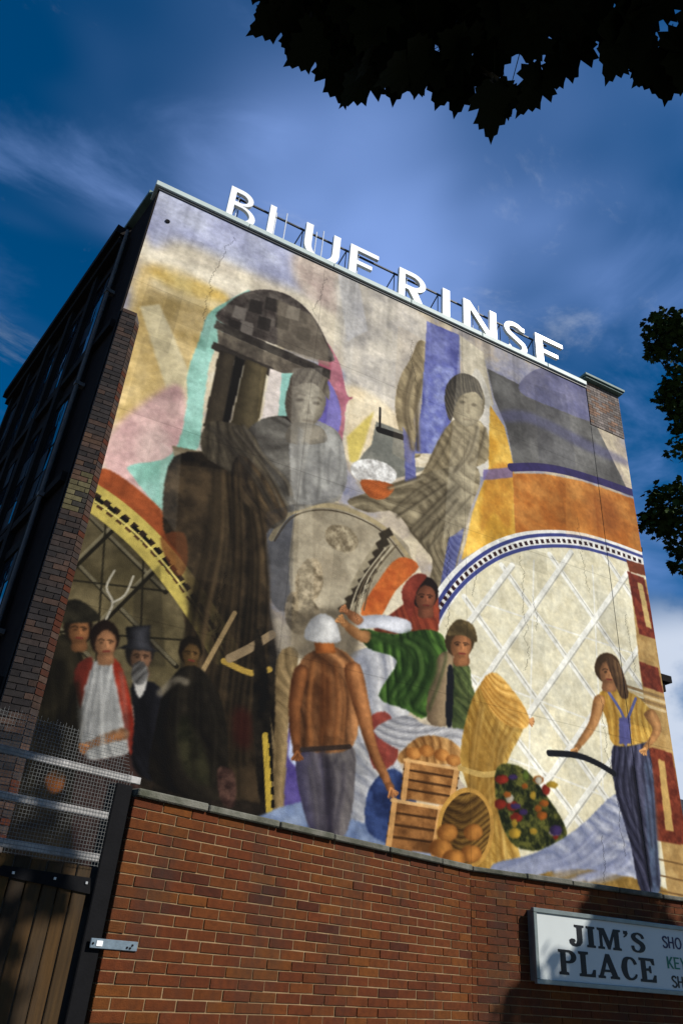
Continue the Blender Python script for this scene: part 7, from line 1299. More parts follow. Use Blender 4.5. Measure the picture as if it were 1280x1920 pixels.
# corner pier: painted face, bare stained brick at its head
PT = 14.30
pier = child(MB().box((PIL0, WY+.004, 1.62), (WX1, WY+.5, PT)), 'corner_pier', M['render'])
child_obj('pier_paint', painted_sheet('pier_paint', PIL0+.004, WX1-.004, 1.66, 12.9, WY-.009), pier)
# brick head of the pier, brick by brick
hb = []
pit_x, pit_z = .225, .078
for r in range(int((PT-12.92)/pit_z)):
    z = 12.92+r*pit_z; x = PIL0+.004-(.11 if r % 2 else 0); 
    while x < WX1-.01:
        a = max(x+.005, PIL0+.005); b = min(x+pit_x-.005, WX1-.005)
        if b-a > .03: hb.append((a, b, z))
        x += pit_x
pier_bricks = [material('stained_pier_brick_%s' % 'abc'[i], c, .9, .5, 5, .5, 90, stretch=(6, 6, .5), objvar=.2, stain=.6) for i, c in enumerate([(.24, .20, .175), (.17, .14, .125), (.25, .15, .10)])]
for a, b, z in hb:
    q = MB().box((a, WY-.018, z), (b, WY+.008, z+pit_z-.01)).mesh('brick', pier_bricks[rng.choice([0, 0, 1, 1, 2])]); child_obj('brick', q, pier)
child(MB().box((PIL0-.12, WY-.17, PT), (WX1+.08, WY+.55, PT+.06)).box((PIL0-.08, WY-.13, PT-.05), (WX1+.05, WY+.5, PT-.002)), 'pier_coping', M['dark_flash'])
# main coping: metal flashing in lengths with a dark strip below standing in for its shadow
child(MB().box((WX0-.01, WY-.022, TOP-.06), (PIL0-.002, WY+.30, TOP-.012)), 'shadow_strip', M['steel'])
x = WX0-.09; k = 0
while x < PIL0-.05:
    x2 = min(x+1.9, PIL0-.004)
    child(MB().box((x+.004, WY-.062, TOP-.010), (x2-.004, WY+.34, TOP+.125)), 'coping_length', M['flash'], bevel=.012); x = x2
# parapet return on the street side
child(MB().box((-.10, -.02, TOP+.02), (1.25, .12, TOP+.12), lambda v: ffr((v[0]+.35, v[1]-.02, v[2]))), 'side_coping', M['dark_flash'])
# --- buttress of sooty brick up the left corner
but = child(MB().add(
    [(WX0+.01, WY-.10, 0), (.78, WY-.10, 0), (.90, WY-.02, 0), (.90, WY+.05, 0), (WX0+.01, WY+.05, 0)]+
    [(WX0+.01, WY-.10, 10.78), (.60, WY-.10, 10.78), (.68, WY-.02, 10.66), (.68, WY+.05, 10.66), (WX0+.01, WY+.05, 10.84)],
    [(4, 3, 2, 1, 0), (5, 6, 7, 8, 9), (0, 1, 6, 5), (1, 2, 7, 6), (2, 3, 8, 7), (3, 4, 9, 8), (4, 0, 5, 9)]), 'brick_buttress', M['mortar_dark'])
def arc_col(x, z):
    ix = int((x-PX0)/PST); iz = int((z-PZ0)/PST)
    return lin[min(max(iz, 0), PNZ-1), min(max(ix, 0), PNX-1)]
ms_cache = {}
zz = 2.6; r = 0; cp = .0835
band = [material('painted_buttress_brick_%s' % 'abcd'[i], c, .88, .4, 16, .6, 120, objvar=.2) for i, c in enumerate([(.080, .068, .032), (.030, .027, .022), (.10, .086, .042), (.065, .036, .022)])]
while zz < 10.70:
    t = zz/10.78; xr = .78+(.60-.78)*t; xe = .90+(.68-.90)*t
    xs_ = [WX0+.012]
    xx = WX0+.012+(.235 if r % 2 else .118)
    while xx < xr-.05: xs_.append(xx); xx += .235
    xs_.append(xr)
    for a, b in zip(xs_[:-1], xs_[1:]):
        zc = zz+cp*.5; xc = (a+b)/2; dz = zc-(7.30-(xc-.35)*.62)
        if abs(dz) < .34: mt = band[[0, 1, 2, 1, 0, 2, 3, 0][int((dz+.34)/.085) % 8]]
        elif 0 < dz < 1.0: mt = band[3] if rng.random() < .35 else rng.choice(BB)
        else: mt = rng.choice(BB)
        dpt = rng.uniform(0, .006)
        child_obj('brick', MB().box((a+.006, WY-.112-dpt, zz), (b-.006, WY-.095, zz+cp-.012)).mesh('brick', mt), but)
    # bullnose brick on the chamfer
    zz += cp; r += 1
# chamfer bricks (two courses each)
zz = 2.6
while zz < 10.6:
    t = zz/10.78; xr = .78+(.60-.78)*t; xe = .90+(.68-.90)*t; h2 = cp*1-.012
    vs_ = [(xr+.004, WY-.112, zz), (xe+.006, WY-.022, zz), (xe+.006, WY+.02, zz), (xr, WY-.09, zz)]
    child_obj('corner_brick', MB().add(vs_+[(x, y, z+h2) for x, y, z in vs_], [(3, 2, 1, 0), (4, 5, 6, 7), (0, 1, 5, 4), (1, 2, 6, 5), (2, 3, 7, 6), (3, 0, 4, 7)]).mesh('corner_brick', BB[rng.choice([1, 3, 3])] if rng.random() < .6 else BR[4]), but)
    zz += cp*1.0
# --- street facade (in shade): wall piers, bands, windows with panes, cornice, drain pipe
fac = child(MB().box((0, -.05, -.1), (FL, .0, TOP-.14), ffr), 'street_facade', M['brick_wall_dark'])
def F3(mb, a, b): return mb.box(a, b, ffr)
child(F3(MB(), (1.2, .0, 13.75), (FL+.1, .26, 13.95)).box((1.25, .0, 13.55), (FL+.05, .16, 13.75), ffr), 'cornice', M['trim_dark'], fac)
child(F3(MB(), (1.25, -.3, 13.95), (FL, .08, 14.25)), 'parapet', M['trim_dark'], fac)
child(F3(MB(), (2.6, -.3, 14.25), (4.3, .10, 14.55)), 'raised_parapet', M['trim_dark'], fac)
for z in (4.3, 7.4, 10.5):
    child(F3(MB(), (.12, 0, z), (FL, .09, z+.16)), 'string_course', M['trim_dark'], fac)
for s0 in range(4):
    zb = (1.3, 4.75, 7.85, 10.95)[s0]
    for c0 in range(5):
        xa = 1.35+c0*1.34; wd_ = .92; ht = 2.1
        w = child(F3(MB(), (xa-.10, 0, zb-.10), (xa+wd_+.10, .035, zb)).box((xa-.1, 0, zb+ht), (xa+wd_+.1, .035, zb+ht+.18), ffr).box((xa-.1, 0, zb), (xa, .03, zb+ht), ffr).box((xa+wd_, 0, zb), (xa+wd_+.1, .03, zb+ht), ffr), 'window', M['trim_dark'], fac)
        for px_ in range(2):
            for pz_ in range(4):
                # each pane sits at a slightly different tilt, as old glazing does
                q0 = xa+.02+px_*wd_/2; q1 = xa+wd_/2-.02+px_*wd_/2; p0 = zb+.02+pz_*ht/4; p1 = zb+ht/4-.02+pz_*ht/4
                tl = rng.uniform(-.010, .012); tv = rng.uniform(-.012, .012)
                vs_ = [ffr(v) for v in ((q0, .012+tl, p0), (q1, .012, p0), (q1, .012+tv, p1), (q0, .012+tl+tv, p1))]
                me = bpy.data.meshes.new('pane'); me.from_pydata(vs_+[ffr((a_, -.002, b_)) for a_, b_ in ((q0, p0), (q1, p0), (q1, p1), (q0, p1))], [], [(0, 1, 2, 3)[::-1], (0, 1, 5, 4), (1, 2, 6, 5), (2, 3, 7, 6), (3, 0, 4, 7)]); me.materials.append(M['glass'] if rng.random() < .55 else M['dark_glass'])
                child_obj('pane', me, w)
for c0 in range(6):
    child(F3(MB(), (.98+c0*1.34, 0, -.1), (1.22+c0*1.34, .10, 13.55)), 'pilaster', M['trim_dark'], fac)
dp = MB().tube([ffr((.82, .13, 1.0)), ffr((.82, .13, 13.5))], .034, 10)
for z in (3, 5.2, 7.4, 9.6, 11.8): dp.box((.77, .02, z), (.87, .175, z+.07), ffr)
child(dp, 'drain_pipe', M['pipe'], fac)
child(F3(MB(), (.0, .0, -.1), (.10, .012, 13.9)), 'corner_quoin', M['trim_dark'], fac)
# cornice and brackets showing past the right corner (side elevation)
child(MB().box((WX1, WY+.1, 7.02), (WX1+.42, WY+5, 7.16)).box((WX1, WY+.15, 6.82), (WX1+.26, WY+5, 7.02)).box((WX1, WY+.2, 6.6), (WX1+.14, WY+5, 6.82)), 'side_cornice', M['trim_dark'])
child(MB().box((WX1, WY+.1, 5.65), (WX1+.12, WY+5, 5.73)), 'side_band', M['trim_dark'])
child(MB().box((WX1, WY+.05, 9.92), (WX1+.10, WY+.17, 10.02)), 'wall_bracket', M['black_paint'])
# small vent hole near the top left of the painting
child(MB().tube([(.66, WY-.02, 13.30), (.66, WY+.03, 13.30)], .045, 10), 'vent_pipe', M['black_paint'])
# next houses
nb = empty('dark_house', (-2.6, 19.9, 0)); tag(nb, 'dark lower house seen at the far left beyond the street facade', 'building')
def nchild(mb, name, mat): return child(mb, name, mat, nb)
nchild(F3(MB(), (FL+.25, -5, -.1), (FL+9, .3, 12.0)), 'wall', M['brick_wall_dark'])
nchild(F3(MB(), (FL+.15, -5, 12.002), (FL+9.1, .55, 12.25)), 'cornice', M['trim_dark'])
for z in (2, 5.2, 8.4):
    for c0 in range(4): nchild(F3(MB(), (FL+1+c0*2, .302, z), (FL+2.1+c0*2, .32, z+2)), 'window', M['glass'])
nr = empty('neighbour_house', (17, 14, 0)); tag(nr, 'dark brick house just past the right corner of the mural building', 'building')
def rchild(mb, name, mat, parent=nr): return child(mb, name, mat, parent)
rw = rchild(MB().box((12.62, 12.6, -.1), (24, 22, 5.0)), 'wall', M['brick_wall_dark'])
rf = rchild(MB().add([(12.45, 12.3, 5.0), (24.2, 12.3, 5.0), (24.2, 22.2, 5.0), (12.45, 22.2, 5.0), (12.45, 15.5, 6.4), (24.2, 15.5, 6.4)], [(3, 2, 1, 0), (0, 1, 5, 4), (2, 3, 4, 5), (3, 0, 4), (1, 2, 5)]), 'roof', M['roof'])
for x in (13.6, 15.8, 18.0): rchild(MB().box((x, 12.57, 1.0), (x+1, 12.596, 2.6)), 'window', M['glass'])

# ------------------------------------------------------------------ rooftop letters
def arcpts(cx, cy, rx, ry, a0, a1, n=14): return [(cx+rx*math.cos(math.radians(a0+(a1-a0)*i/n)), cy+ry*math.sin(math.radians(a0+(a1-a0)*i/n))) for i in range(n+1)]
def L_B():
    out = [(0, 0), (0, 1)]+arcpts(.30, .775, .34, .225, 90, -78)+[(.40, .54)]+arcpts(.34, .275, .42, .275, 80, -90)
    h1 = [(.16, .61), (.16, .885)]+arcpts(.30, .7475, .20, .1375, 90, -90)
    h2 = [(.16, .115), (.16, .49)]+arcpts(.34, .3025, .26, .1875, 90, -90)
    return [out, h1, h2], .76
def L_L(): return [[(0, 0), (0, 1), (.16, 1), (.16, .11), (.6, .11), (.6, 0)]], .6
def L_U():
    out = [(0, 1)]+arcpts(.40, .40, .40, .40, 180, 360)+[(.8, 1), (.64, 1)]+arcpts(.40, .40, .24, .28, 360, 180)+[(.16, 1)]
    return [out], .8
def L_E(): return [[(0, 0), (0, 1), (.66, 1), (.66, .88), (.165, .88), (.165, .575), (.52, .575), (.52, .465), (.165, .465), (.165, .115), (.66, .115), (.66, 0)]], .66
def L_R():
    out = [(0, 0), (0, 1)]+arcpts(.36, .72, .34, .28, 90, -70)+[(.70, 0), (.51, 0), (.25, .43), (.16, .43), (.16, 0)]
    h = [(.16, .55), (.16, .88)]+arcpts(.34, .715, .21, .165, 90, -90)
    return [out, h], .72
def L_I(): return [[(0, 0), (0, 1), (.19, 1), (.19, 0)]], .19
def L_N(): return [[(0, 0), (0, 1), (.15, 1), (.61, .26), (.61, 1), (.76, 1), (.76, 0), (.62, 0), (.15, .75), (.15, 0)]], .76
def L_S():
    mid = [(.60, .86)]+arcpts(.33, .735, .235, .195, 40, 235, 12)+arcpts(.33, .265, .245, .195, 45, -150, 12)
    mid = smooth_pts(mid, False, 2); Lf = []; Rt = []
    for i, p in enumerate(mid):
        d = mid[min(i+1, len(mid)-1)]-mid[max(i-1, 0)]; d = d/np.hypot(*d); nn = np.array([-d[1], d[0]])*.063
        Lf.append(tuple(p+nn)); Rt.append(tuple(p-nn))
    return [Lf+Rt[::-1]], .66
def flat_letter(loops, depth, name, mat, ox=0, oz=0, sx=1, sz=1, y=0.0, slant=0):
    cu = bpy.data.curves.new(name, 'CURVE'); cu.dimensions = '2D'; cu.fill_mode = 'BOTH'; cu.extrude = depth/2
    for lp in loops:
        sp = cu.splines.new('POLY'); sp.points.add(len(lp)-1); sp.use_cyclic_u = True
        for p, q in zip(sp.points, lp): p.co = (q[0]*sx, q[1]*sz, 0, 1)
    tmp = bpy.data.objects.new(name, cu); COL.objects.link(tmp); bpy.context.view_layer.update()
    me = bpy.data.meshes.new_from_object(tmp.evaluated_get(bpy.context.evaluated_depsgraph_get())); bpy.data.objects.remove(tmp); bpy.data.curves.remove(cu)
    me.name = name; me.materials.clear()
    for m in (mat if isinstance(mat, list) else [mat]): me.materials.append(m)
    me.transform(Matrix(((1, 0, 0, ox), (0, 0, -1, y), (0, 1, 0, oz), (0, 0, 0, 1))))
    if isinstance(mat, list):
        for p in me.polygons: p.material_index = 0 if p.normal.y < -.9 else 1
    return me
sg = empty('rooftop_sign', (6.0, 10.18, TOP+.115)); tag(sg, 'white metal block letters BLUE RINSE standing on a frame along the roof edge', 'sign')
LZ, LH = 14.27, 1.02
glyph = {'B': L_B, 'L': L_L, 'U': L_U, 'E': L_E, 'R': L_R, 'I': L_I, 'N': L_N, 'S': L_S}
spots = SIGNX
for ch, x0, x1 in spots:
    loops, w = glyph[ch]()
    o = child_obj('letter', flat_letter(loops, .075, 'letter', [M['white_paint'], M['letter_back']], x0, LZ, (x1-x0)/w, LH, 10.17), sg)
    o['label'] = 'white letter '+ch
RY, RZ = 10.27, 15.17
child(MB().box((1.85, RY, RZ), (10.1, RY+.035, RZ+.035)), 'rail', M['steel'], sg)
for ch, x0, x1 in spots:
    xm = x0+(x1-x0)*.35
    child(MB().tube([(xm, RY-.03, TOP+.1), (xm, RY-.03, LZ+LH*.97)], .012, 6).tube([(xm, RY-.07, LZ+LH*.80), (xm, RY+.02, LZ+LH*.80)], .010, 6), 'post', M['pale_steel'], sg)
for x in (1.95, 3.40, 4.46, 5.70, 6.88, 8.66, 9.66):
    child(MB().tube([(x, RY+.02, RZ), (x-.30, RY+.55, TOP+.02)], .015, 6), 'brace', M['steel'], sg)
    child(MB().tube([(x, RY+.02, RZ), (x, RY+.02, TOP+.02)], .011, 6), 'brace', M['steel'], sg)
for x in (2.98, 3.86, 8.0): child(MB().tube([(x, RY-.03, TOP+.06), (x, RY-.03, RZ+.22)], .012, 6), 'rod', M['pale_steel'], sg)

# ------------------------------------------------------------------ brick boundary wall in two runs, with coping stones
WA = Vector((1.158, 5.257)); TH = math.radians(18.16)
wfr1 = frame(WA.x, WA.y, TH)                 # run 1 goes right and away from the gate post
RUN1 = 3.72; bx, by, _ = wfr1((RUN1, 0, 0)); RUN2 = 9.5
wfr2 = frame(bx, by, math.radians(-.3))
CZ = EYE+.865                                # underside of the coping stones
wall = empty('boundary_wall', (bx, by, 0)); tag(wall, 'low red brick wall with worn stone coping in front of the mural', 'wall')
child(MB().box((.012, .006, -.1), (RUN1+.02, .215, CZ), wfr1), 'mortar_bed', M['mortar'], wall)
child(MB().box((.0, .006, -.1), (RUN2, .215, CZ-.001), wfr2), 'mortar_bed', M['mortar'], wall)
BW, BH, JT = .236, .0655, .0080
brick_list = []
for run, fr, ln in ((0, wfr1, RUN1), (1, wfr2, RUN2)):
    rows = int((CZ-.0)/BH)
    for r in range(rows+1):
        z1 = CZ-r*BH-.001; z0 = z1-BH+JT
        if z0 < 0: break
        x = -(BW*.5 if r % 2 else 0.0)-(0 if run == 0 else BW*.25)
        while x < ln:
            a = max(x+JT*.5, .004); b = min(x+BW-JT*.5, ln-.004)
            if b-a > .03: brick_list.append((run, fr, a, b, z0, z1, r))
            x += BW
def vis_score(it):
    run, fr, a, b, z0, z1, r = it
    p = Vector(fr(((a+b)/2, 0, (z0+z1)/2)))-Vector((0, 0, EYE))
    zc = -p.dot(back)
    if zc < .1: return 1e9
    u, v = p.dot(right)/zc, p.dot(up)/zc
    inside = abs(u) < .47 and abs(v) < .70
    return p.length if inside else 1e3+p.length
brick_list.sort(key=vis_score)
rest = [MB() for _ in BR]
for i, (run, fr, a, b, z0, z1, r) in enumerate(brick_list):
    d = rng.uniform(-.003, .003); dd = rng.uniform(-.0015, .0015); rz = rng.uniform(-.0012, .0012)
    def tw(v, fr=fr, d=d, dd=dd, a=a, b=b, rz=rz): return fr((v[0], v[1]+(d if v[1] < .05 else 0)+dd*((v[0]-a)/(b-a)-.5)*2, v[2]+rz*((v[0]-a)/(b-a)-.5)*2))
    mi = rng.choices(range(6), [6, 5, 4, 4, 1, 3])[0]
    if i < 300:
        child_obj('brick', MB().box((a, 0, z0), (b, .05, z1), tw).mesh('brick', BR[mi], bevel=.0022), wall)
    else: rest[mi].box((a, 0, z0), (b, .05, z1), tw)
for mb, m in zip(rest, BR):
    if mb.v: tag(child(mb, 'bricks', m, wall), kind='stuff')
# coping stones
for run, fr, ln in ((0, wfr1, RUN1), (1, wfr2, RUN2)):
    x = .0
    while x < ln-.05:
        l = rng.uniform(.58, .74); x2 = min(x+l, ln-.004); dz = rng.uniform(-.004, .006); dy_ = rng.uniform(-.006, .006)
        child(MB().add([fr(v) for v in ((x+.006, -.038+dy_, CZ+.002), (x2-.006, -.038+dy_, CZ+.002), (x2-.006, .26, CZ+.002), (x+.006, .26, CZ+.002), (x+.006, -.038+dy_, CZ+.048+dz), (x2-.006, -.038+dy_, CZ+.050+dz), (x2-.006, .26, CZ+.062+dz), (x+.006, .26, CZ+.060+dz))],
              [(3, 2, 1, 0), (4, 5, 6, 7), (0, 1, 5, 4), (1, 2, 6, 5), (2, 3, 7, 6), (3, 0, 4, 7)]), 'coping_stone', M['coping'], wall, bevel=.008)
        x = x2
# ------------------------------------------------------------------ gate, its post and the mesh screen above
gt = empty('timber_gate', wfr1((-1.0, 0, 0))); tag(gt, 'brown upright-plank timber gate with black iron strap left of the brick wall', 'gate')
GT = EYE+.425
x = -.155; k = 0
while x > -2.1:
    w = rng.uniform(.094, .106)
    child(MB().box((x-w+.004, .060+rng.uniform(-.003, .003), .06), (x-.004, .085, GT+rng.uniform(-.004, .004)), wfr1), 'plank', PL[rng.randrange(4)], gt, bevel=.004)
    x -= w; k += 1
for z in (.35, 1.15, GT-.22): child(MB().box((-2.1, .087, z), (-.15, .13, z+.1), wfr1), 'ledge', PL[3], gt)
st = child(MB().prism([(-.72, GT-.115), (-.75, GT-.09), (-.72, GT-.062), (-.16, GT-.088+.025), (-.14, GT-.15)], .046, .056, wfr1), 'strap_hinge', M['strap'], gt)
for x in (-.66, -.40, -.19): child(MB().box((x, .038, GT-.10), (x+.014, .046, GT-.086), wfr1), 'bolt', M['bolt'], st)
gp = empty('gate_post', wfr1((-.06, .05, 0))); tag(gp, 'black square post between the timber gate and the brick wall', 'post')
child(MB().box((-.135, .02, -.1), (-.012, .14, EYE+.93), wfr1), 'post_shaft', M['black_paint'], gp, bevel=.006)
lp = child(MB().box((-.10, -.012, EYE-.005), (.225, -.001, EYE+.047), wfr1), 'latch_plate', M['latch'], gp, bevel=.003)
child(MB().box((-.062, -.016, EYE+.008), (-.022, -.0125, EYE+.036), wfr1), 'sticker', M['white_paint'], lp)
for x, z in ((-.085, .02), (.15, .012), (.185, .026), (.172, .010)): child(MB().tube([wfr1((x, -.018, EYE+z)), wfr1((x, -.011, EYE+z))], .006, 8), 'screw', M['strap'], lp)
ms = empty('mesh_screen', wfr1((-1.0, .04, GT))); tag(ms, 'wire mesh screen on three pale battens above the timber gate', 'mesh screen')
for z, xe in ((.455, -.012), (.70, -.02), (.95, .045)):
    child(MB().box((-2.4, .035, EYE+z), (xe, .058, EYE+z+.045), wfr1), 'batten', M['batten'], ms, bevel=.003)
wire = MB(); WR = .0013
z = EYE+.43
while z < EYE+1.20:
    sag = rng.uniform(-.002, .002)
    wire.tube([wfr1((-2.4, .030, z)), wfr1((-1.2, .030+sag, z+sag)), wfr1((-.03-.09*max(0, (z-EYE-.95)/.25), .030, z))], WR, 4); z += .0215
x = -2.4
while x < -.02:
    tp = EYE+1.21 if x < -.12 else EYE+1.02
    wire.tube([wfr1((x, .0275, EYE+.425)), wfr1((x+rng.uniform(-.002, .002), .0275, EYE+.8)), wfr1((x+rng.uniform(-.003, .003), .0275, tp+rng.uniform(-.02, .01)))], WR, 4); x += .0215
tag(child(wire, 'wire_mesh', M['wire'], ms), kind='stuff')
# ------------------------------------------------------------------ shop sign on the wall
sh = empty('shop_sign', (6.5, by-.1, EYE)); tag(sh, "white framed box sign reading JIM'S PLACE fixed to the brick wall", 'sign')
SY = by-.11; SX0, SX1, SZ0, SZ1 = 5.33, 8.2, EYE+.0, EYE+.62
child(MB().box((SX0+.02, SY+.012, SZ0+.02), (SX1-.02, by-.006, SZ1-.02)), 'sign_case', M['sign_frame'], sh)
child(MB().box((SX0+.035, SY+.004, SZ0+.035), (SX1-.035, SY+.011, SZ1-.035)), 'panel', M['sign_panel'], sh)
for nm, a, b in (('frame_rail', (SX0, SY-.012, SZ1-.04), (SX1, SY+.03, SZ1)), ('frame_rail', (SX0, SY-.012, SZ0), (SX1, SY+.03, SZ0+.04)), ('frame_stile', (SX0, SY-.0118, SZ0+.041), (SX0+.04, SY+.03, SZ1-.041)), ('frame_stile', (SX1-.04, SY-.0118, SZ0+.041), (SX1, SY+.03, SZ1-.041))):
    child(MB().box(a, b), nm, M['sign_frame'], sh, bevel=.004)
def slab(*rects): return rects
def serif_I(x, w=.14): return [(x, 0), (x, .10), (x+.06, .13), (x+.06, .87), (x, .90), (x, 1), (x+.12+w, 1), (x+.12+w, .90), (x+.06+w, .87), (x+.06+w, .13), (x+.12+w, .10), (x+.12+w, 0)]
G = {}
G['J'] = ([[(.20, 1), (.20, .9), (.28, .87), (.28, .30), (.25, .14), (.19, .11), (.17, .16), (.22, .22), (.19, .32), (.08, .34), (.0, .26), (.01, .12), (.10, .0), (.24, -.03), (.38, .03), (.46, .18), (.47, .35), (.47, .87), (.54, .9), (.54, 1)]], .58)
G['I'] = ([serif_I(0, .19)], .36)
G['M'] = ([[(0, 0), (0, .1), (.07, .13), (.07, .87), (0, .9), (0, 1), (.26, 1), (.43, .38), (.60, 1), (.86, 1), (.86, .9), (.79, .87), (.79, .13), (.86, .10), (.86, 0), (.54, 0), (.54, .10), (.61, .13), (.61, .70), (.44, 0), (.36, 0), (.17, .72), (.17, .13), (.24, .10), (.24, 0)]], .92)
G["'"] = ([[(.02, .99), (.16, 1), (.19, .88), (.13, .74), (.03, .66), (.01, .70), (.08, .80), (.02, .86)]], .24)
def thick(mid, wv):
    mid = smooth_pts(mid, False, 4); Lf, Rt = [], []
    for i, p in enumerate(mid):
        d = mid[min(i+1, len(mid)-1)]-mid[max(i-1, 0)]; d = d/np.hypot(*d); t = i/(len(mid)-1); w = np.interp(t, np.linspace(0, 1, len(wv)), wv)
        nn = np.array([-d[1], d[0]])*w; Lf.append(tuple(p+nn)); Rt.append(tuple(p-nn))
    return [Lf+Rt[::-1]]
G['S'] = (thick([(.47, .70), (.42, .86), (.27, .93), (.13, .84), (.13, .68), (.26, .55), (.40, .43), (.44, .26), (.36, .10), (.22, .05), (.09, .12), (.05, .32)], [.055, .06, .05, .085, .10, .10, .10, .085, .05, .06, .055]), .56)
G['P'] = ([[(0, 0), (0, .1), (.07, .13), (.07, .87), (0, .9), (0, 1)]+arcpts(.36, .73, .28, .27, 90, -90)+[(.26, .46), (.26, .13), (.34, .10), (.34, 0)], [(.26, .56), (.26, .90)]+arcpts(.34, .73, .11, .17, 90, -90)], .68)
G['L'] = ([[(0, 0), (0, .1), (.07, .13), (.07, .87), (0, .9), (0, 1), (.36, 1), (.36, .9), (.26, .87), (.26, .10), (.44, .12), (.52, .30), (.60, .30), (.58, 0)]], .64)
G['A'] = ([[(0, 0), (0, .09), (.06, .12), (.33, 1), (.47, 1), (.74, .12), (.80, .09), (.80, 0), (.46, 0), (.46, .09), (.53, .12), (.48, .26), (.24, .26), (.20, .12), (.27, .09), (.27, 0)], [(.27, .36), (.45, .36), (.36, .68)]], .84)
G['C'] = (thick([(.58, .68), (.50, .86), (.36, .93), (.20, .84), (.13, .5), (.20, .16), (.36, .06), (.52, .14), (.59, .28)], [.06, .06, .045, .09, .115, .09, .045, .05, .03]), .68)
G['E'] = ([[(0, 0), (0, .1), (.07, .13), (.07, .87), (0, .9), (0, 1), (.60, 1), (.61, .72), (.53, .72), (.46, .88), (.26, .89), (.26, .57), (.36, .58), (.40, .68), (.46, .68), (.46, .38), (.40, .38), (.36, .47), (.26, .47), (.26, .11), (.48, .12), (.56, .31), (.64, .31), (.62, 0)]], .68)
def write(word, x0, x1, z, h, font, mat, dy=.0):
    tot = sum(font[c][1] for c in word)+.04*(len(word)-1); s = (x1-x0)/tot; x = x0
    for c in word:
        loops, w = font[c]
        o = child_obj('letter', flat_letter(loops, .003, 'letter', mat, x, z, s, h, SY+.0015-dy), sh); x += (w+.04)*s
write("JIM'S", 5.76, 6.76, EYE+.335, .180, G, M['ink']); write('PLACE', 5.61, 6.87, EYE+.09, .205, G, M['ink'])
def thin(pls, w=.055):
    out = []
    return out
K = {}
K['S'] = (thick([(.50, .80), (.38, .94), (.18, .92), (.08, .76), (.22, .56), (.40, .44), (.50, .24), (.38, .06), (.18, .05), (.04, .2)], [.075]*3), .58)
K['H'] = ([[(0, 0), (0, 1), (.14, 1), (.14, .58), (.46, .58), (.46, 1), (.60, 1), (.60, 0), (.46, 0), (.46, .44), (.14, .44), (.14, 0)]], .66)
K['O'] = ([arcpts(.36, .5, .36, .52, 0, 354, 24), arcpts(.36, .5, .22, .38, 0, 354, 24)], .78)
K['E'] = ([[(0, 0), (0, 1), (.52, 1), (.52, .87), (.14, .87), (.14, .57), (.46, .57), (.46, .44), (.14, .44), (.14, .13), (.52, .13), (.52, 0)]], .58)
K['K'] = ([[(0, 0), (0, 1), (.14, 1), (.14, .55), (.44, 1), (.62, 1), (.30, .54), (.64, 0), (.47, 0), (.20, .42), (.14, .34), (.14, 0)]], .66)
K['Y'] = ([[(.22, 0), (.22, .42), (0, 1), (.16, 1), (.29, .58), (.42, 1), (.58, 1), (.36, .42), (.36, 0)]], .6)
write('SHO', 7.00, 7.28, EYE+.405, .105, K, M['ink_navy']); write('KEY', 7.03, 7.30, EYE+.225, .105, K, M['ink_green']); write('SH', 7.06, 7.23, EYE+.065, .10, K, M['ink'])
# ------------------------------------------------------------------ trees
half = [(0, 0), (.05, -.02), (.14, -.10), (.24, -.08), (.26, -.01), (.40, .00), (.37, .09), (.54, .17), (.47, .24), (.52, .36), (.40, .35), (.28, .33), (.33, .47), (.40, .58), (.29, .60), (.27, .70), (.16, .70), (.13, .84), (.06, .86), (0, 1.0)]
LEAF = [(x, y) for x, y in half]+[(-x, y) for x, y in half[-2:0:-1]]
def leaf_local(size, curl):
    return [Vector((x*size, (y-.1)*size, -abs(x)*abs(x)*curl*size+(-.25*curl*size*y*y))) for x, y in LEAF]
nl = len(LEAF)
leaf_faces = [tuple(range(nl))]
# triangulated fan from the base works because the leaf is star-shaped seen from (0,.3)
def leaf_mesh_data(size, curl):
    vs_ = leaf_local(size, curl)+[Vector((0, .24*size, 0))]
    fs_ = [(i, (i+1) % nl, nl) for i in range(nl)]
    st0 = len(vs_); w = .008*size
    vs_ += [Vector((-w, -.1*size, 0)), Vector((w, -.1*size, 0)), Vector((w*.7, -.75*size, .1*size)), Vector((-w*.7, -.75*size, .1*size))]
    fs_.append((st0, st0+1, st0+2, st0+3))
    return vs_, fs_
leaf_meshes = []
for i in range(6):
    vs_, fs_ = leaf_mesh_data(1.0, [.15, .3, .45, .25, .6, .1][i]); me = bpy.data.meshes.new('leaf'); me.from_pydata([tuple(v) for v in vs_], [], fs_); me.materials.append(M['leaf']); leaf_meshes.append(me)
def rnd_rot(r, droop):
    # tip hangs outwards and down; blade roughly faces up with spread
    az = r.uniform(0, 2*math.pi); return Matrix.Rotation(az, 3, 'Z') @ Matrix.Rotation(-droop+r.gauss(0, .35), 3, 'X') @ Matrix.Rotation(r.gauss(0, .45), 3, 'Y')
def inside(poly, x, y):
    c = False; j = len(poly)-1
    for i in range(len(poly)):
        (xi, yi), (xj, yj) = poly[i], poly[j]
        if (yi > y) != (yj > y) and x < (xj-xi)*(y-yi)/(yj-yi)+xi: c = not c
        j = i
    return c
def branch(mb, a, b, r0, r1, r, n=5):
    a = Vector(a); b = Vector(b); pts = []; L = (b-a).length
    for i in range(n+1):
        t = i/n; p = a.lerp(b, t)+Vector((r.gauss(0, .02), r.gauss(0, .02), r.gauss(0, .02)+.10*math.sin(t*math.pi)*.5))*L*(0 if i in (0, n) else 1); pts.append(p)
    mb.tube(pts, [r0+(r1-r0)*i/n for i in range(n+1)], 7); return pts
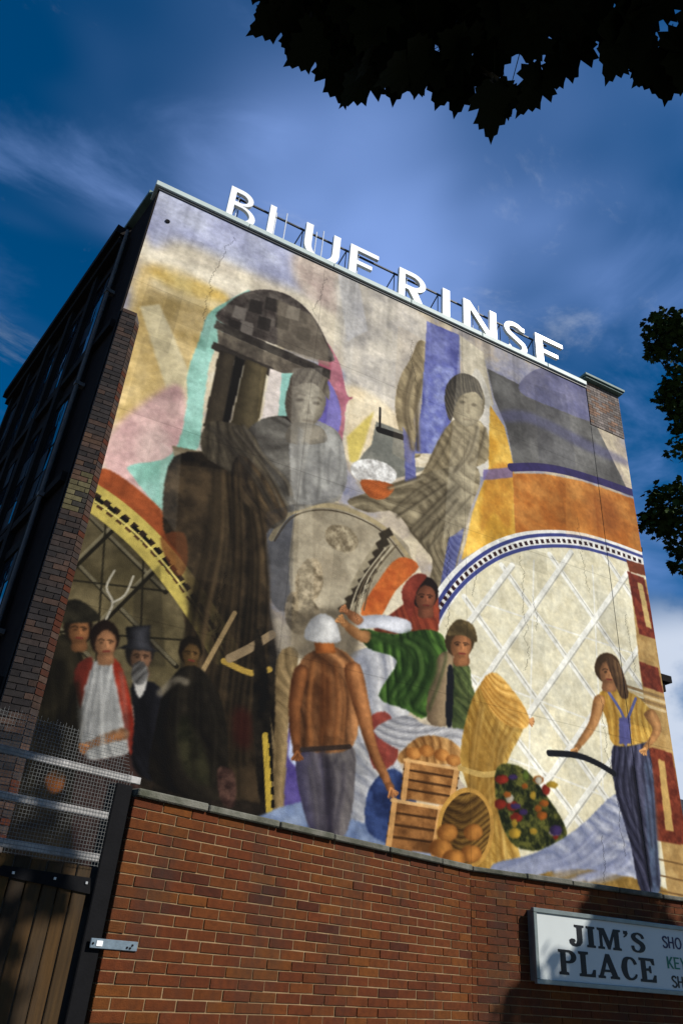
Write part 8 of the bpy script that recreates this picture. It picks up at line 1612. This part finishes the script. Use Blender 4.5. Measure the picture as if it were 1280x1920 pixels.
# --- maple beside the camera: its low skirt of leaves hangs into the top of the view
r2 = random.Random(21)
EDGE = CANOPY_EDGE                           # plan outline (x, y) of the low skirt facing the building
HZ = EYE+2.27
tr = empty('maple_tree', (3.4, -2.6, 0)); tag(tr, 'maple with big dark lobed leaves hanging across the top of the view', 'tree')
tb = MB(); branch(tb, (3.4, -2.6, -.1), (3.2, -2.3, 3.4), .26, .20, r2, 6); branch(tb, (3.2, -2.3, 3.3), (2.9, -2.6, 9.2), .19, .07, r2, 6)
child(tb, 'trunk', M['bark'], tr, smooth=True)
bm_ = MB()
for e in ((.5, .3, 4.35), (1.1, .5, 4.4), (1.9, .4, 4.4), (2.7, .2, 4.5), (4.6, -.6, 4.6), (.3, -1.8, 4.6), (1.2, -4.0, 5.0), (4.2, -4.6, 5.2), (5.6, -2.6, 5.4)):
    s = Vector((3.2, -2.3, 3.1+r2.random()*1.0)); pts = branch(bm_, s, e, .075, .014, r2, 6)
    for k in (2, 3, 4, 5):
        q = pts[k]+Vector((r2.uniform(-.5, .5), r2.uniform(-.3, .5), r2.uniform(.0, .4))); branch(bm_, pts[k], q, .018, .005, r2, 3)
child(bm_, 'branches', M['bark'], tr, smooth=True)
cand = []
ex0 = min(p[0] for p in EDGE); ex1 = max(p[0] for p in EDGE); ey0 = min(p[1] for p in EDGE); ey1 = max(p[1] for p in EDGE)
# leaves along the rim, tips out, then the fill behind them in layers
for i in range(len(EDGE)-1):
    a = Vector(EDGE[i]); b = Vector(EDGE[i+1])
    if EDGE_END is not None and i >= EDGE_END: break
    L = (b-a).length; nn = max(1, int(L/.05))
    for k in range(nn):
        p = a.lerp(b, (k+r2.random()*.8)/nn); cand.append((p.x, p.y, HZ+r2.uniform(-.02, .12), 1))
parts = 0
rims = len(cand)
lay = MB()
def put_leaf(x, y, z, size, rot, part):
    global parts
    if part and parts < 300:
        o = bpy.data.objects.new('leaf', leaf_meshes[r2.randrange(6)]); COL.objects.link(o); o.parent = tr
        mw = rot.to_4x4(); mw.translation = Vector((x, y, z))-Vector(tr.location)
        o.matrix_basis = mw @ Matrix.Scale(size, 4); parts += 1
    else:
        vs_, fs_ = leaf_mesh_data(size, r2.uniform(.1, .5)); lay.add([rot @ v+Vector((x, y, z)) for v in vs_], fs_)
ctr = Vector((1.6, -1.2))
for (x, y, z, _) in cand:
    d = Vector((x, y))-ctr; az = math.atan2(d.y, d.x)-math.pi/2+r2.gauss(0, .55)
    size = r2.choice([.10, .13, .15, .17, .19])
    rot = Matrix.Rotation(az, 3, 'Z') @ Matrix.Rotation(-r2.uniform(.25, 1.0), 3, 'X') @ Matrix.Rotation(r2.gauss(0, .25), 3, 'Y')
    # pull the leaf base inwards so its tip just reaches the rim
    v = d.normalized()*size*.62
    put_leaf(x-v.x, y-v.y, z, size, rot, True)
cnt = 0
while cnt < 4200:
    x = r2.uniform(ex0, ex1); y = r2.uniform(-.6, ey1)
    if not inside(EDGE, x, y): continue
    ins2 = inside(EDGE, x*1.06, y*1.06)
    if not ins2: cnt += 1; continue
    z = HZ+.03+r2.random()**1.5*.75; put_leaf(x, y, z, r2.uniform(.12, .19), rnd_rot(r2, r2.uniform(0, .6)), y > .75 and z < HZ+.2 and cnt % 3 == 0); cnt += 1
# upper crown round the trunk (overhead and behind, shades the gate and pavement)
cnt = 0
while cnt < 8500:
    v = Vector((r2.gauss(0, 1), r2.gauss(0, 1), r2.gauss(0, 1))).normalized()*r2.random()**.33
    x, y, z = 2.0+v.x*4.4, -3.2+v.y*4.3, 7.2+v.z*3.4
    if z < HZ+.2 or (y > .3 and not inside(EDGE, x*HZ/max(z, HZ)*1.1, y*HZ/max(z, HZ)*1.1)): cnt += 1; continue
    put_leaf(x, y, z, r2.uniform(.20, .28), rnd_rot(r2, r2.uniform(0, .6)), False); cnt += 1
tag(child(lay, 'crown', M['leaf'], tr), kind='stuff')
# --- small-leaved street tree to the right
def leafy(mb, centre, rad, n, size, r, squash=.85):
    c = Vector(centre)
    for _ in range(n):
        v = Vector((r.gauss(0, 1), r.gauss(0, 1), r.gauss(0, 1))).normalized()*rad*(.35+.65*r.random()**.5)*(1+.12*math.sin(7*r.random()))
        v.z *= squash; p = c+v; s = size*r.uniform(.7, 1.25); rot = rnd_rot(r, r.uniform(0, .8))
        q = [rot @ Vector(t)*s+p for t in ((0, -.1, 0), (.28, .0, -.05), (.52, .22, -.12), (.30, .42, -.06), (.33, .66, -.10), (.12, .66, -.03), (0, 1, -.15), (-.12, .66, -.03), (-.33, .66, -.1), (-.30, .42, -.06), (-.52, .22, -.12), (-.28, 0, -.05), (0, .3, .02))]
        mb.add(q, [(i, (i+1) % 12, 12) for i in range(12)])
r3 = random.Random(5)
T2 = (26.0, 16.0)
t2 = empty('street_tree', (T2[0], T2[1], 0)); tag(t2, 'leafy green tree reaching in from the right edge beside the mural building', 'tree')
tb = MB(); branch(tb, (T2[0], T2[1], -.1), (T2[0]-.1, T2[1], 8.0), .30, .22, r3, 6); branch(tb, (T2[0]-.1, T2[1], 7.9), (T2[0]+.1, T2[1]+.2, 19), .20, .06, r3, 6)
child(tb, 'trunk', M['bark'], t2, smooth=True)
lb = MB(); bl = MB()
for (cx_, cy_, cz_, rr, nn) in TREE2:
    branch(bl, (T2[0]-.05, T2[1], max(5.5, cz_-1.6)), (cx_, cy_, cz_), .06, .015, r3, 5)
    leafy(lb, (cx_, cy_, cz_), rr, nn, .19, r3)
for k in range(34):
    a = r3.uniform(0, 6.28); q = r3.uniform(.2, 3.0); leafy(lb, (T2[0]+3.2+math.cos(a)*q, T2[1]+math.sin(a)*q, r3.uniform(9.0, 19.0)), r3.uniform(.9, 1.4), 200, .19, r3)
child(bl, 'branches', M['bark'], t2, smooth=True)
tag(child(lb, 'crown', M['leaf_far'], t2), kind='stuff')
# --- round-headed tree on the pavement to the right, outside the view; its shade falls on the shop sign
r4 = random.Random(9)
T3 = SHADE_T
t3 = empty('pavement_tree', (T3[0], T3[1], 0)); tag(t3, 'round-headed tree on the pavement shading the shop sign', 'tree')
tb = MB(); branch(tb, (T3[0], T3[1], -.1), (T3[0], T3[1], T3[2]), .16, .10, r4, 6)
child(tb, 'trunk', M['bark'], t3, smooth=True)
lb = MB()
for (cx_, cy_, cz_, rr, nn) in SHADE_BLOBS: leafy(lb, (cx_, cy_, cz_), rr, nn, .16, r4, 1.0)
tag(child(lb, 'crown', M['leaf_far'], t3), kind='stuff')
